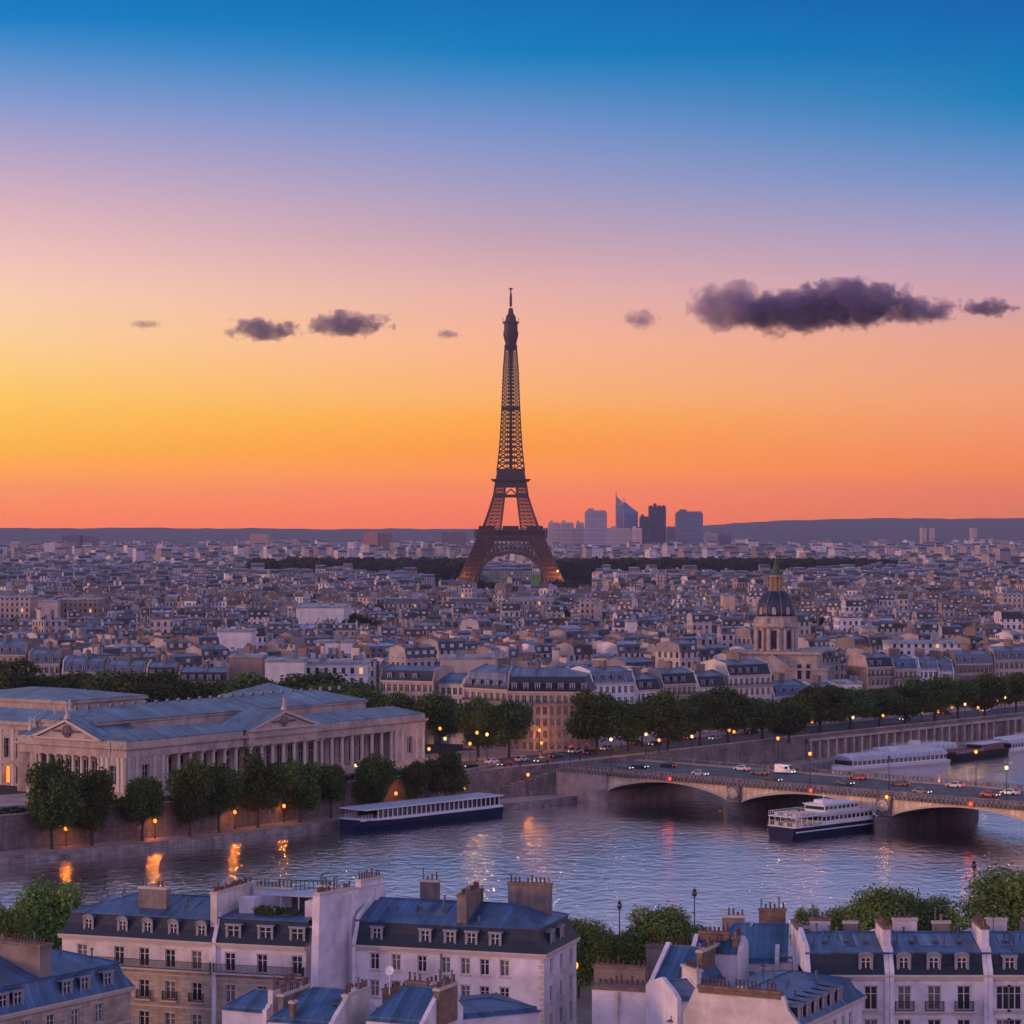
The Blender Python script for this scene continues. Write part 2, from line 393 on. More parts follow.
# water with ripples
m, nt, b = principled('river_water')
tcn = N('ShaderNodeTexCoord')
b.inputs['Base Color'].default_value = (.012, .03, .034, 1); b.inputs['Roughness'].default_value = .12; b.inputs['IOR'].default_value = 1.333
mp = N('ShaderNodeMapping'); mp.inputs['Rotation'].default_value = (0, 0, rad(3)); mp.inputs['Scale'].default_value = (.42, .30, 1); nt.links.new(tcn.outputs['Object'], mp.inputs[0])
n1 = N('ShaderNodeTexNoise'); n1.inputs['Scale'].default_value = 1.0; n1.inputs['Detail'].default_value = 3; n1.inputs['Roughness'].default_value = .55; n1.inputs['Distortion'].default_value = .4
nt.links.new(mp.outputs[0], n1.inputs['Vector'])
mp2 = N('ShaderNodeMapping'); mp2.inputs['Rotation'].default_value = (0, 0, rad(-30)); mp2.inputs['Scale'].default_value = (.05, .09, 1); nt.links.new(tcn.outputs['Object'], mp2.inputs[0])
n2 = N('ShaderNodeTexNoise'); n2.inputs['Scale'].default_value = 1.0; n2.inputs['Detail'].default_value = 3; nt.links.new(mp2.outputs[0], n2.inputs['Vector'])
hgt = math_('ADD', math_('MULTIPLY', n1.outputs[0], .75), math_('MULTIPLY', n2.outputs[0], .5))
bp = N('ShaderNodeBump'); bp.inputs['Strength'].default_value = .48; bp.inputs['Distance'].default_value = 1.0; nt.links.new(hgt, bp.inputs['Height']); nt.links.new(bp.outputs[0], b.inputs['Normal'])
gl = N('ShaderNodeBsdfGlossy'); gl.inputs['Roughness'].default_value = .17; gl.inputs['Color'].default_value = (1.0, .95, .97, 1); nt.links.new(bp.outputs[0], gl.inputs['Normal'])
fr = N('ShaderNodeFresnel'); fr.inputs['IOR'].default_value = 1.9; nt.links.new(bp.outputs[0], fr.inputs['Normal'])
mx = N('ShaderNodeMixShader'); nt.links.new(maprange(fr.outputs[0], .1, .45, .7, 1.0), mx.inputs[0]); nt.links.new(b.outputs[0], mx.inputs[1]); nt.links.new(gl.outputs[0], mx.inputs[2])
nt.links.new(mx.outputs[0], [n for n in nt.nodes if n.type == 'OUTPUT_MATERIAL'][0].inputs[0])
M_WATER = m
STX = 0

def offs_(pts, d): return [p + NL * d for p in pts]
def strip(mb, A, B, za, zb, m=0):
    for a, a2, b_, b2 in zip(A, A[1:], B, B[1:]):
        mb.quad((a.x, a.y, za), (a2.x, a2.y, za), (b2.x, b2.y, zb), (b_.x, b_.y, zb), m)
w = MB(); w.poly([(p.x, p.y - 3, 0) for p in NB] + [(p.x - 1, p.y + 3, 0) for p in reversed(E)])
tag(w.build('river_water', M_WATER), kind='structure')
# ground: near side and far side as wide sheets
g = MB(); g.poly([(-900, -300, 8), (1400, -300, 8)] + [(p.x, p.y, 8) for p in reversed(NB)])
strip(g, NB, NB, -1, 8, 1)
tag(g.build('near_ground', [M_PAVE, M_STONE_DARK]), kind='structure')
g = MB(); LW = [Vector((-9000, WL[0].y, 0))] + WL + [Vector((9000, WL[-1].y, 0))]
FAR = [Vector((p.x if abs(p.x) > 5000 else p.x * 4, 16400, 0)) for p in LW]
strip(g, LW, FAR, 8, 8)
tag(g.build('city_ground', M_GROUND), kind='structure')
# low quay: paved path and its edge towards the water
g = MB(); strip(g, E, WL, 1.6, 1.6); tag(g.build('low_quay_path', M_QUAY), kind='structure')
g = MB()
E2 = [e + NL * .9 for e in E]
strip(g, E, E, -1, 1.72); strip(g, E, E2, 1.72, 1.72); strip(g, E2, E2, 1.72, 1.6)
tag(g.build('low_quay_edge', M_EDGE), kind='structure')

def wall_run(name, label, pts, z0, z1, th, parap, m, cap):
    mb = MB(); inn = [p + NL * th for p in pts]
    strip(mb, pts, pts, z0, z1); strip(mb, pts, inn, z1, z1); strip(mb, inn, inn, z1, z1 - parap - .5)
    o = mb.build(name, m)
    tag(o, label, 'wall')
    mb = MB()
    a = [p - NL * .15 for p in pts]; b_ = [p + NL * (th + .1) for p in pts]
    strip(mb, a, a, z1 + .003, z1 + .25); strip(mb, a, b_, z1 + .25, z1 + .25); strip(mb, b_, b_, z1 + .25, z1 + .003); strip(mb, a, pts, z1 + .003, z1 + .003)
    mb.build('coping', cap, o)
    return o
i0 = 6
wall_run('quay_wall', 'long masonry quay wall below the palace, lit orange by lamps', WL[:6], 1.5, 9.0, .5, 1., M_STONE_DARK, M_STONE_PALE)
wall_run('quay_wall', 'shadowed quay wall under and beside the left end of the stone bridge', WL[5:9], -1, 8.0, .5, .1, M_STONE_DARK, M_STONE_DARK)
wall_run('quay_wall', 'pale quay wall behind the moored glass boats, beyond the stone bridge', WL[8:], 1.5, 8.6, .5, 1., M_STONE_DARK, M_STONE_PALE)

mb = MB()
for a, b_ in zip(WL[9:11], WL[10:12]):
    L_ = (b_ - a).length; n = int(L_ / 4.5); d = (b_ - a).normalized()
    if n > 60: n = 60
    ang = math.atan2(d.y, d.x)
    for k in range(n):
        q = a + d * (k * 4.5 + 1); mb.M = Matrix.Translation((q.x, q.y, 0)) @ Matrix.Rotation(ang, 4, 'Z')
        mb.box(0, -1.1, 1.6, .9, -.003, 7.6)
mb.M = None
mb2 = MB()
for a, b_ in zip(offs_(WL[9:12], -1.3), offs_(WL[10:13], -1.3)):
    mb2.quad((a.x, a.y, 7.6), (b_.x, b_.y, 7.6), (b_.x + NL.x * 1.29, b_.y + NL.y * 1.29, 7.6), (a.x + NL.x * 1.29, a.y + NL.y * 1.29, 7.6)); mb2.quad((a.x, a.y, 6.9), (b_.x, b_.y, 6.9), (b_.x, b_.y, 7.6), (a.x, a.y, 7.6))
o = thing('quay_arcade', '', 'arcade'); mb.build('buttress_row', M_STONE_PALE, o); tag(o, 'row of pale buttresses carrying a ledge along the far quay wall beyond the bridge', 'arcade'); mb2.build('ledge', M_STONE_PALE, o)

# roads on the far bank
def offs(pts, d): return [p + NL * d for p in pts]
g = MB(); strip(g, offs(WL, 5), offs(WL, 24), 8.004, 8.004); tag(g.build('quay_road', M_ASPH), kind='structure')
g = MB(); strip(g, offs(WL, .5), offs(WL, 5), 8.13, 8.13); strip(g, offs(WL, 5), offs(WL, 5), 8.0, 8.13); tag(g.build('quay_pavement', M_QUAY), kind='structure')
g = MB(); strip(g, offs(WL, 24), offs(WL, 46), 8.13, 8.13); strip(g, offs(WL, 24), offs(WL, 24), 8.0, 8.13); tag(g.build('tree_lined_pavement', M_QUAY), kind='structure')
g = MB()
for a, b_ in zip(offs(WL, 14), offs(WL, 14)[1:]):
    L_ = (b_ - a).length; n = int(L_ / 6)
    if n > 200: continue
    d = (b_ - a).normalized(); s_ = NL * .09
    for k in range(n):
        q = a + d * (k * 6); q2 = q + d * 3
        g.quad((q.x, q.y, 8.008), (q2.x, q2.y, 8.008), (q2.x + s_.x, q2.y + s_.y, 8.008), (q.x + s_.x, q.y + s_.y, 8.008))
tag(g.build('road_markings', M_MARK), kind='structure')

# the plaza ramp beside the bridge
rp = MB()
a0, a1, a2 = WL[5], WL[5] + NL * 8, WL[6] + NL * 5
rp.quad((a0.x, a0.y, 9), (a0.x, a0.y, 1.5), (a2.x, a2.y, 1.5), (a2.x, a2.y, 9))
rp.quad((a0.x, a0.y, 9), (a2.x, a2.y, 9), (a2.x - .5, a2.y + .5, 9), (a0.x - .5, a0.y + .5, 9), 1)
q0, q1 = WL[5] + Vector((1, -2, 0)), Vector((18, 664, 0))
for k in range(14):
    t0, t1 = k / 14, (k + 1) / 14; z = 1.6 + 6.4 * t0
    A = q0.lerp(q1, t0); B = q0.lerp(q1, t1); n = Vector((-.35, .5, 0)) * 6
    rp.quad((A.x, A.y, z + .45), (B.x, B.y, z + .45), (B.x + n.x, B.y + n.y, z + .45), (A.x + n.x, A.y + n.y, z + .45), 1)
    rp.quad((A.x, A.y, 1), (B.x, B.y, 1), (B.x, B.y, z + 1.4), (A.x, A.y, z + .95), 0)
tag(rp.build('embankment_stairs', [M_STONE_DARK, M_QUAY]), 'stone ramp and steps dropping from the plaza to the low quay beside the bridge', 'stairs')

# hills on the horizon
def hill_mat():
    return mat('wooded_hill', (.05, .06, .05), .95, var=.4, scale=.004)
M_HILL = hill_mat()
hl = MB()
def hz(x):
    px = CX + x / 14500 * F
    base = 88 + 3 * math.sin(px * .013) + 2 * math.sin(px * .05 + 1) + 1.5 * math.sin(px * .13) + 1.2 * math.sin(px * .31)
    k = min(1, max(0, (px - 600) / 260)); k = k * k * (3 - 2 * k)
    return base + 52 * k + k * 6 * math.sin(px * .009)
xs = [-6500 + i * 60 for i in range(218)]
rows = [(9800, 0.), (11200, .16), (12600, .42), (13700, .75), (14500, 1.), (15600, .9), (16300, .5)]
pts = [(x, y, 8.5 + (hz(x) - 8.5) * f * (1 + .05 * math.sin(x * .004 + y) * (f < .9)) - (.8 if f == 0 else 0)) for y, f in rows for x in xs]
nx = len(xs); hl.add(pts, [(j * nx + i, j * nx + i + 1, (j + 1) * nx + i + 1, (j + 1) * nx + i) for j in range(len(rows) - 1) for i in range(nx - 1)])
tag(hl.build('hills', M_HILL), kind='structure')

# ================================================================== THE STONE BRIDGE
bd = Vector((87, -81, 0)).normalized(); B0 = Vector((24, 647, 0)); brz = math.atan2(bd.y, bd.x)
BW = 34.; DK = 8.2
def BP(x, y, z=DK): return B0 + bd * x + Vector((-bd.y, bd.x, 0)) * y + Vector((0, 0, z))
br = thing('stone_bridge', 'wide low-arched bridge with pale sides carrying traffic over the river', 'bridge', B0, brz)
PIER = [39.9, 83., 125.5, 168.]; PW = 3.6; LEN = 206
spans = []
xs0 = 0.
for p in PIER + [LEN]:
    spans.append((xs0, p - PW / 2 if p != LEN else LEN)); xs0 = p + PW / 2
side = MB()
def intr(t): return 3.5 + 3.4 * max(0., math.sin(math.pi * t)) ** .72 if 0 < t < 1 else 3.5
for (a, b_) in spans:
    n = 28
    for k in range(n):
        t0, t1 = k / n, (k + 1) / n; x0, x1 = a + (b_ - a) * t0, a + (b_ - a) * t1; z0, z1 = intr(t0), intr(t1)
        side.quad((x0, 0, z0), (x1, 0, z1), (x1, 0, 8), (x0, 0, 8), 0)
        side.quad((x1, BW, z1), (x0, BW, z0), (x0, BW, 8), (x1, BW, 8), 0)
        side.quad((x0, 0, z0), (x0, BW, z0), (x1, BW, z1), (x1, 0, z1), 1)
        side.quad((x0, -.25, z0), (x1, -.25, z1), (x1, -.25, z1 + .55), (x0, -.25, z0 + .55), 2)      # archivolt
        side.quad((x0, -.25, z0 + .55), (x1, -.25, z1 + .55), (x1, 0, z1 + .55), (x0, 0, z0 + .55), 2)
        side.quad((x0, -.25, z0), (x0, 0, z0), (x1, 0, z1), (x1, -.25, z1), 2)
    # vertical panel joints
    for k in range(1, 24):
        x = a + (b_ - a) * k / 24; z = intr(k / 24)
        side.box(x - .05, -.06, z + .56, x + .05, .02, 7.98, 2)
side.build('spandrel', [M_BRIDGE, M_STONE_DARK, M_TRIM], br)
for p in PIER:
    pm = MB(); pm.box(p - PW / 2, .3, -1, p + PW / 2, BW - .3, 8, 0)
    for s_, y0 in ((-1, .3), (1, BW - .3)):
        ring = [(p + PW / 2 * math.cos(t), y0 + s_ * 4.2 * math.sin(t)) for t in [math.pi * k / 8 for k in range(9)]]
        for (xa, ya), (xb, yb) in zip(ring, ring[1:]):
            pm.quad((xa, ya, -1), (xb, yb, -1), (xb, yb, 3.4), (xa, ya, 3.4), 0)
        pm.poly([(x, y, 3.4) for x, y in ring], 0)
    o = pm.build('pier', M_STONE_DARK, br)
    em = MB()        # carved crest on the pier head
    em.box(p - 1.9, -.9, 3.6, p + 1.9, .2, 7.7, 0)
    M0 = Matrix.Translation((p, -.9, 5.7)) @ Matrix.Rotation(rad(90), 4, 'X')
    em.M = M0; em.lathe([(1.2, 0), (1.2, .2), (.95, .35), (.9, .2), (.3, .45), (0.01, .5)], n=14, m=1); em.M = None
    for k in range(7):
        t = k / 6 * math.pi * 1.1 - .15
        for s_ in (-1, 1): em.beam((p + s_ * 1.1 * math.cos(t), -1.1, 5.6 + 1.1 * math.sin(t)), (p + s_ * 1.65 * math.cos(t + .25), -1.15, 5.6 + 1.6 * math.sin(t + .25)), .35, .3, 1)
    em.build('crest', [M_STONE_DARK, M_TRIM], br)
ab = MB(); ab.box(LEN, -.6, -1, LEN + 12, BW, 8, 0); ab.build('abutment', M_STONE_PALE, br)
ab = MB(); ab.box(-17, -.6, -1, -.01, BW, 8, 0)
for a in [math.pi * k / 8 for k in range(8)]:
    c, s_, c2, s2 = math.cos(a), math.sin(a), math.cos(a + math.pi / 8), math.sin(a + math.pi / 8)
    ab.quad((-3 + 3 * c, -.6 - 3 * s_, -1), (-3 + 3 * c, -.6 - 3 * s_, 4), (-3 + 3 * c2, -.6 - 3 * s2, 4), (-3 + 3 * c2, -.6 - 3 * s2, -1))
ab.poly([(-3 + 3 * math.cos(math.pi * k / 8), -.6 - 3 * math.sin(math.pi * k / 8), 4) for k in range(9)])
ab.build('abutment', M_STONE_PALE, br)
dk = MB(); dk.box(-17, .3, 8, LEN + 12, BW - .3, DK, 0); dk.build('deck', M_ASPH, br)
fp = MB(); fp.box(-17, .6, DK + .002, LEN + 12, 4.2, DK + .14); fp.box(-17, BW - 4.2, DK + .002, LEN + 12, BW - .6, DK + .14); fp.build('footway', M_QUAY, br)
mk = MB()
for x in np.arange(-10, LEN, 6.):
    for y in (10.5, 17, 23.5): mk.box(x, y - .08, DK + .003, x + 3, y + .08, DK + .008)
tag(mk.build('lane_markings', M_MARK, br), kind='stuff')
for y0, s_ in ((0, -1), (BW, 1)):
    pp = MB(); yc = y0 - s_ * .25
    pp.box(-17, min(y0 + s_ * .55, y0 - s_ * .3), 7.7, LEN + 12, max(y0 + s_ * .55, y0 - s_ * .3), 8.25, 0)
    pp.box(-17, yc - .2, 9.0, LEN + 12, yc + .2, 9.25, 0)
    x = -16.5
    while x < LEN + 10:
        pp.box(x, min(y0 + s_ * .9, y0 + s_ * .56), 7.45, x + .55, max(y0 + s_ * .9, y0 + s_ * .56), 8.2, 1)
        pp.box(x + .1, yc - .12, 8.26, x + .45, yc + .12, 9.0, 1); x += 1.15
    for x in range(-16, LEN + 10, 8): pp.box(x, yc - .28, 8.26, x + .9, yc + .28, 9.32, 0)
    pp.build('balustrade', [M_PARTY, M_STONE_DARK], br)

# ================================================================== THE PALACE
TH = rad(55); PA = Vector((-86.6, 583, 0))
def PL(x, y, z=8): return Vector((PA.x + x * math.cos(TH) - y * math.sin(TH), PA.y + x * math.sin(TH) + y * math.cos(TH), z))
pal = thing('colonnaded_palace', 'long neoclassical stone palace with two pediments, columns and blue zinc roofs', 'palace', (PA.x, PA.y, 8), TH)
H = 12.8; L = 111.6; FM = 30.2      # cornice height, river front, side front
def win_mesh(w, h, name='win', fr=.09, mull=True, glass=None, dep=0.):
    f = MB(); f.box(0, -.03, 0, fr, .05, h); f.box(w - fr, -.03, 0, w, .05, h); f.box(fr, -.03, h - fr, w - fr, .05, h); f.box(fr, -.03, 0, w - fr, .05, fr)
    if mull:
        f.box(w / 2 - .05, -.03, fr, w / 2 + .05, .04, h - fr)
        f.box(fr, -.02, h * .66, w / 2 - .05, .035, h * .66 + .06); f.box(w / 2 + .05, -.02, h * .66, w - fr, .035, h * .66 + .06)
    p = MB(); p.quad((fr * .5, .02, fr * .5), (w - fr * .5, .02, fr * .5), (w - fr * .5, .02, h - fr * .5), (fr * .5, .02, h - fr * .5))
    return f.mesh(name, M_FRAME), p.mesh(name + '_pane', glass or M_GLASS)
WCACHE = {}
def window(parent, x, y, z, w, h, rz=0., pane=True, curt=None):
    """window in an opening whose lower left corner is (x,y,z); rz turns it about Z"""
    if curt is None: curt = R.random() < .35
    k = (round(w, 2), round(h, 2), curt)
    if k not in WCACHE: WCACHE[k] = win_mesh(w, h, 'window_%d' % len(WCACHE), glass=M_CURT if curt else M_GLASS)
    fm, pm = WCACHE[k]
    o = link('window', fm, parent, (x, y, z), rz)
    if pane: link('pane', pm, o)
    return o
pw = MB()
# solid body set back behind the columns, river side
holes = [(x - 1.2, x + 1.2, 1.9, 7.9) for x in np.arange(16.2, 98, 4.)]
pw.wall((13, 5.5, 0), (1, 0, 0), 86, 0, H, [(a - 13, b_ - 13, c, d) for a, b_, c, d in holes], 0, .4)
for x0, x1 in ((0, 13), (98.6, L)):
    hs = [((x1 - x0) / 2 - 1.1, (x1 - x0) / 2 + 1.1, 3., 7.4)]
    pw.wall((x0, 0, 0), (1, 0, 0), x1 - x0, 0, 9.2, hs, 0, .5)
    pw.quad((x1 if x0 == 0 else x0, 0, 0), (x1 if x0 == 0 else x0, 5.5, 0), (x1 if x0 == 0 else x0, 5.5, 9.2), (x1 if x0 == 0 else x0, 0, 9.2))
# side front (plane x=0), runs back along +y; colonnade from y=8.5 to 27.5
PY_ = [8.9 + (k + .5) * 2.66 for k in range(7)]
def sidewall(x, y0, y1, z0, z1, hs, m=0, rev=.4): pw.wall((x, y1, 0), (0, -1, 0), y1 - y0, z0, z1, [(y1 - b_, y1 - a, c, d) for a, b_, c, d in hs], m, rev)
sidewall(0, 0, 8, 0, 9.2, [(2.9, 5.1, 3, 7.4)])
sidewall(3.2, 8, 28, 0, H, [(y - .9, y + .9, 1.9, 7.9) for y in PY_])
sidewall(0, 28, FM, 0, 9.2, [])
pw.quad((0, 8, 0), (3.2, 8, 0), (3.2, 8, 9.2), (0, 8, 9.2)); pw.quad((3.2, 28, 0), (0, 28, 0), (0, 28, 9.2), (3.2, 28, 9.2))
# far end and back
pw.quad((L, 0, 0), (L, 34, 0), (L, 34, H), (L, 0, H)); pw.quad((L, 34, 0), (0, 34, 0), (0, 34, H), (L, 34, H))
pw.quad((0, 34, 0), (0, FM, 0), (0, FM, H), (0, 34, H))
# second range behind, a little higher
pw.box(5, 13.5, 11, 104, 34, 15.8, 0)
# left wing: two storeys, set back
lw = 8
sidewall(lw, 34, 96, 0, 14.5, [(y - .95, y + .95, c, d) for y in np.arange(38, 95, 4.) for c, d in ((.6, 4.6), (6.6, 11.2))], 0, .8)
pw.quad((0, FM, 0), (0, 34.2, 0), (0, 34.2, 12.7), (0, FM, 12.7)); pw.quad((lw, 34, 0), (0, 34, 0), (0, 34, 14), (lw, 34, 14))
pw.box(lw + .01, 34, 12, 40, 96, 14.4, 0)
pw.box(34, 52, 8, 62, 92, 17.6, 0)                # high block behind the left wing
pw.box(93, 36, 8, 111, 54, 15.8, 0)             # pavilion under the pyramid roof
pw.build('wall', M_STONE_PALE, pal)
# podium and steps
pod = MB(); pod.box(-1.2, -1.4, 0, L + 1, -.02, 1.5); pod.box(13.05, -.02, 0, 98.5, 5.48, 1.6); pod.box(-1.2, 0.01, 0, -.02, FM, 1.5); pod.box(.02, 8.03, 0, 3.15, 27.97, 1.6)
for k in range(6): pod.box(40, -1.45 - .5 * (k + 1), 0, 67, -1.4 - .5 * k, 1.4 - .23 * k)
pod.build('podium', M_STONE_PALE, pal)
# entablature
en = MB()
def entab(x0, y0, x1, y1, z=9.2, top=H, pr=.0):
    en.box(x0, y0, z, x1, y1, z + 1.7)
    en.box(x0 - .15, y0 - .15, z + 1.703, x1 + .15, y1 + .15, z + 2.0)
    en.box(x0 - .55, y0 - .55, z + 2.003, x1 + .55, y1 + .55, z + 2.5)
    en.box(x0 + .1, y0 + .1, z + 2.503, x1 - .1, y1 - .1, top)
entab(-.05, -.15, 40, 5.4); entab(40.7, -1.2, 66.3, 5.3); entab(67, -.15, L + .1, 5.4); entab(-.2, 4.6, 3., 34.05)
for x in np.arange(0, L, 1.1): en.box(x, -.62, 11.0, x + .45, -.1, 11.19)
for y in np.arange(0, 34, 1.1): en.box(-.6, y, 11.0, -.1, y + .45, 11.19)
en.box(lw - .7, 34.6, 14.5, lw + 2, 96, 15.1); en.box(lw - .3, 34.6, 5.2, lw - .01, 96, 6.0)
en.box(33.4, 51.4, 17.603, 62.6, 92.6, 18.2); en.box(92.5, 35.5, 15.803, 111.5, 54.5, 16.4)
en.box(4.6, 13.1, 15.803, 104.4, 34.4, 16.2)
en.build('entablature', M_STONE_PALE, pal)
# columns
cm = MB(); cm.box(-.62, -.62, 0, .62, .62, .25); cm.lathe([(.6, .25), (.6, .45), (.5, .55), (.5, 2.5), (.42, 7.0), (.48, 7.05), (.5, 7.2), (.62, 7.35)], n=12); cm.box(-.62, -.62, 7.35, .62, .62, 7.6)
colm = cm.mesh('column', M_TRIM, False)
for x in np.arange(14.2, 98.5, 4.): link('column', colm, pal, (x, .75 if not 40.5 < x < 66.5 else -.4, 1.6))
for k in range(8): link('column', colm, pal, (.7, 8.9 + k * 2.66, 1.6))
pl = MB(); pl.box(-.45, -.12, 0, .45, .0, 7.7); pl.box(-.55, -.2, 7.0, .55, -.121, 7.7); plm = pl.mesh('pilaster', M_TRIM)
for x in (1, 3.6, 9.4, 12.2, 99.4, 102, 108, 110.8): link('pilaster', plm, pal, (x, -.01, 1.5))
for y in (1, 2.4, 5.7, 7.2): link('pilaster', plm, pal, (-.01, y, 1.5), rad(-90))
for y in np.arange(36, 96, 4.):
    link('pilaster', plm, pal, (lw - .01, y, 6.0), rad(-90), (1, 1, .95)); link('pilaster', plm, pal, (lw - .01, y, 0), rad(-90), (1, 1, .66))
# windows of the palace
for x in np.arange(16.2, 98, 4.): window(pal, x - 1.2, 5.8, 1.9, 2.4, 6.0, pane=True, curt=False)
for x0, x1 in ((0, 13), (98.6, L)): window(pal, (x0 + x1) / 2 - 1.1, .45, 3., 2.2, 4.4, curt=False)
window(pal, .45, 5.1, 3, 2.2, 4.4, rad(-90), curt=False)
for y in PY_: window(pal, 3.5, y + .9, 1.9, 1.8, 6.0, rad(-90), curt=False)
for y in np.arange(38, 95, 4.):
    for z, h in ((.6, 4.), (6.6, 4.6)):
        o = window(pal, lw + .7, y + .95, z, 1.9, h, rad(-90), curt=False)
litp = MB(); litp.quad((.05, 0, .05), (1.85, 0, .05), (1.85, 0, 3.95), (.05, 0, 3.95))
for y in (46, 50): link('lit_pane', litp.mesh('lit_pane', M_WINLIT), pal, (lw + .66, y + .95, .6), rad(-90))
# pediments
def pediment(name, x0, x1, y, z, h, dep, ax):
    mb = MB(); xm = (x0 + x1) / 2
    def T(a, b_, c): return (a, b_, c) if ax == 'x' else (b_, a, c)
    tri = [T(x0 + .6, y + .5, z), T(x1 - .6, y + .5, z), T(xm, y + .5, z + h - .4)]
    mb.poly(tri if ax == 'x' else tri[::-1], 0)
    for a, b_ in (((x0 - .4, z), (xm, z + h)), ((xm, z + h), (x1 + .4, z))):
        mb.beam(T(a[0], y + .3, a[1]), T(b_[0], y + .3, b_[1]), .9, .55, 1)
    mb.beam(T(x0 - .4, y + .3, z + .05), T(x1 + .4, y + .3, z + .05), .9, .4, 1)
    o = mb.build(name, [M_STONE_PALE, M_TRIM], pal)
    rm = MB(); rm.M = Matrix.Translation(T(xm, y + .42, z + h * .42)) @ (Matrix.Rotation(rad(90), 4, 'X') if ax == 'x' else Matrix.Rotation(rad(-90), 4, 'Y'))
    rm.lathe([(h * .34, 0), (h * .34, .25), (h * .26, .3), (h * .24, .12), (h * .1, .4), (.01, .45)], n=14)
    for s_ in (-1, 1):
        for k in range(4): rm.lathe([(.36 - .05 * k, 0), (.3, .35), (.05, .5)], ((s_ * (h * .42 + k * .75), 0, 0) if ax == 'x' else (0, s_ * (h * .42 + k * .75), 0)), n=6)
    rm.build('relief', M_STONE_DARK, o)
    rf = MB()
    A, B_, C_ = T(x0 - .6, y - .1, z + .25), T(xm, y - .1, z + h + .3), T(x1 + .6, y - .1, z + .25)
    A2, B2, C2 = T(x0 - .6, y + dep, z + .25), T(xm, y + dep, z + h + .3), T(x1 + .6, y + dep, z + .25)
    if ax == 'x': rf.quad(A, B_, B2, A2); rf.quad(B_, C_, C2, B2)
    else: rf.quad(A, A2, B2, B_); rf.quad(B_, B2, C2, C_)
    rf.build('pediment_roof', M_PALROOF, pal)
pediment('pediment', 40.7, 66.3, -1.6, H + .02, 4.0, 12, 'x')
pediment('pediment', 7.6, 28.6, -.7, H + .02, 4.2, 16, 'y')
def hip(x0, y0, x1, y1, z, h, ov=.5, hipd=None, lip=.25, mt=None, name='roof', parent=None):
    mb = MB(); x0 -= ov; y0 -= ov; x1 += ov; y1 += ov
    w_, d_ = x1 - x0, y1 - y0; k = (hipd if hipd is not None else min(w_, d_) / 2)
    if w_ >= d_: r0, r1 = (x0 + k, (y0 + y1) / 2, z + h), (x1 - k, (y0 + y1) / 2, z + h)
    else: r0, r1 = ((x0 + x1) / 2, y0 + k, z + h), ((x0 + x1) / 2, y1 - k, z + h)
    a, b_, c, d = (x0, y0, z + lip), (x1, y0, z + lip), (x1, y1, z + lip), (x0, y1, z + lip)
    mb.quad((x0, y0, z), (x1, y0, z), b_, a); mb.quad((x1, y0, z), (x1, y1, z), c, b_); mb.quad((x1, y1, z), (x0, y1, z), d, c); mb.quad((x0, y1, z), (x0, y0, z), a, d)
    if w_ >= d_: mb.quad(a, b_, r1, r0); mb.poly([b_, c, r1]); mb.quad(c, d, r0, r1); mb.poly([d, a, r0])
    else: mb.poly([a, b_, r0]); mb.quad(b_, c, r1, r0); mb.poly([c, d, r1]); mb.quad(d, a, r0, r1)
    return mb.build(name, mt or M_PALROOF, parent if parent is not None else pal)
hip(.8, .6, 40, 11.6, H, 2.2); hip(67, .6, 111, 11.6, H, 2.2); hip(40.6, 2, 66.6, 11.6, H, 2.4)
hip(.8, 12, 12, 34, H, 2.6)
hip(5, 13.5, 104, 34, 16.2, 2.9, hipd=9)
hip(lw, 34.5, 27, 97, 15.1, 2.4, hipd=8); hip(34, 52, 62, 92, 18.2, 2.2); hip(93, 36, 111, 54, 16.4, 3.4)
rd = MB()
for k in range(26):
    x = 8 + k * 3.9
    rd.box(x, 23.4, 18.6, x + .8, 24, 19.6)
rd.build('ridge_vent', M_LEAD, pal)
def statue(parent, x, y, z, h=2.2):
    mb = MB(); mb.box(x - .5, y - .5, z, x + .5, y + .5, z + .8)
    mb.lathe([(.42, .8), (.36, 1.1), (.3, 1.6), (.38, 2.1), (.42, 2.35), (.3, 2.55), (.12, 2.62), (.11, 2.72), (.19, 2.82), (.21, 2.98), (.12, 3.14), (.02, 3.18)], (x, y, z), 8)
    mb.beam((x + .35, y, z + 2.3), (x + .7, y - .2, z + 1.7), .16); mb.beam((x - .35, y, z + 2.3), (x - .5, y - .1, z + 3.1), .15)
    return mb.build('statue', M_TRIM, parent)
statue(pal, 53.5, -1.2, H + 4.3); statue(pal, -.3, 18, H + 4.5); statue(pal, 14, 36, 15.3); statue(pal, 30, 47, 16.)
for x in (3, 4.5): statue(pal, x, 33, H + 1)

# ================================================================== THE IRON TOWER
TD = 2943.; TX = -1.2 / F * TD; TS = 1.013
tw = thing('lattice_tower', 'tall dark iron lattice tower with four splayed legs and two platforms', 'tower', (TX, TD, 8))
OUT = [(0, 61), (15, 54), (30, 47.5), (45, 40.5), (57, 35), (64, 31.5), (80, 25.5), (98, 19.8), (115, 17.2), (130, 15.2), (150, 13.0), (162, 12.1), (180, 11.0), (200, 10.0), (220, 9.2), (240, 8.4), (260, 6.9), (276, 6.0)]
INN = [(0, 43.5), (15, 37.5), (30, 31.5), (45, 22.), (57, 14.), (64, 11.4), (80, 9.4), (98, 7.2), (115, 5.4), (130, 2.), (135, 0)]
def itp(T_, h):
    for (a, u), (b_, v) in zip(T_, T_[1:]):
        if a <= h <= b_: return u + (v - u) * (h - a) / (b_ - a)
    return T_[-1][1]
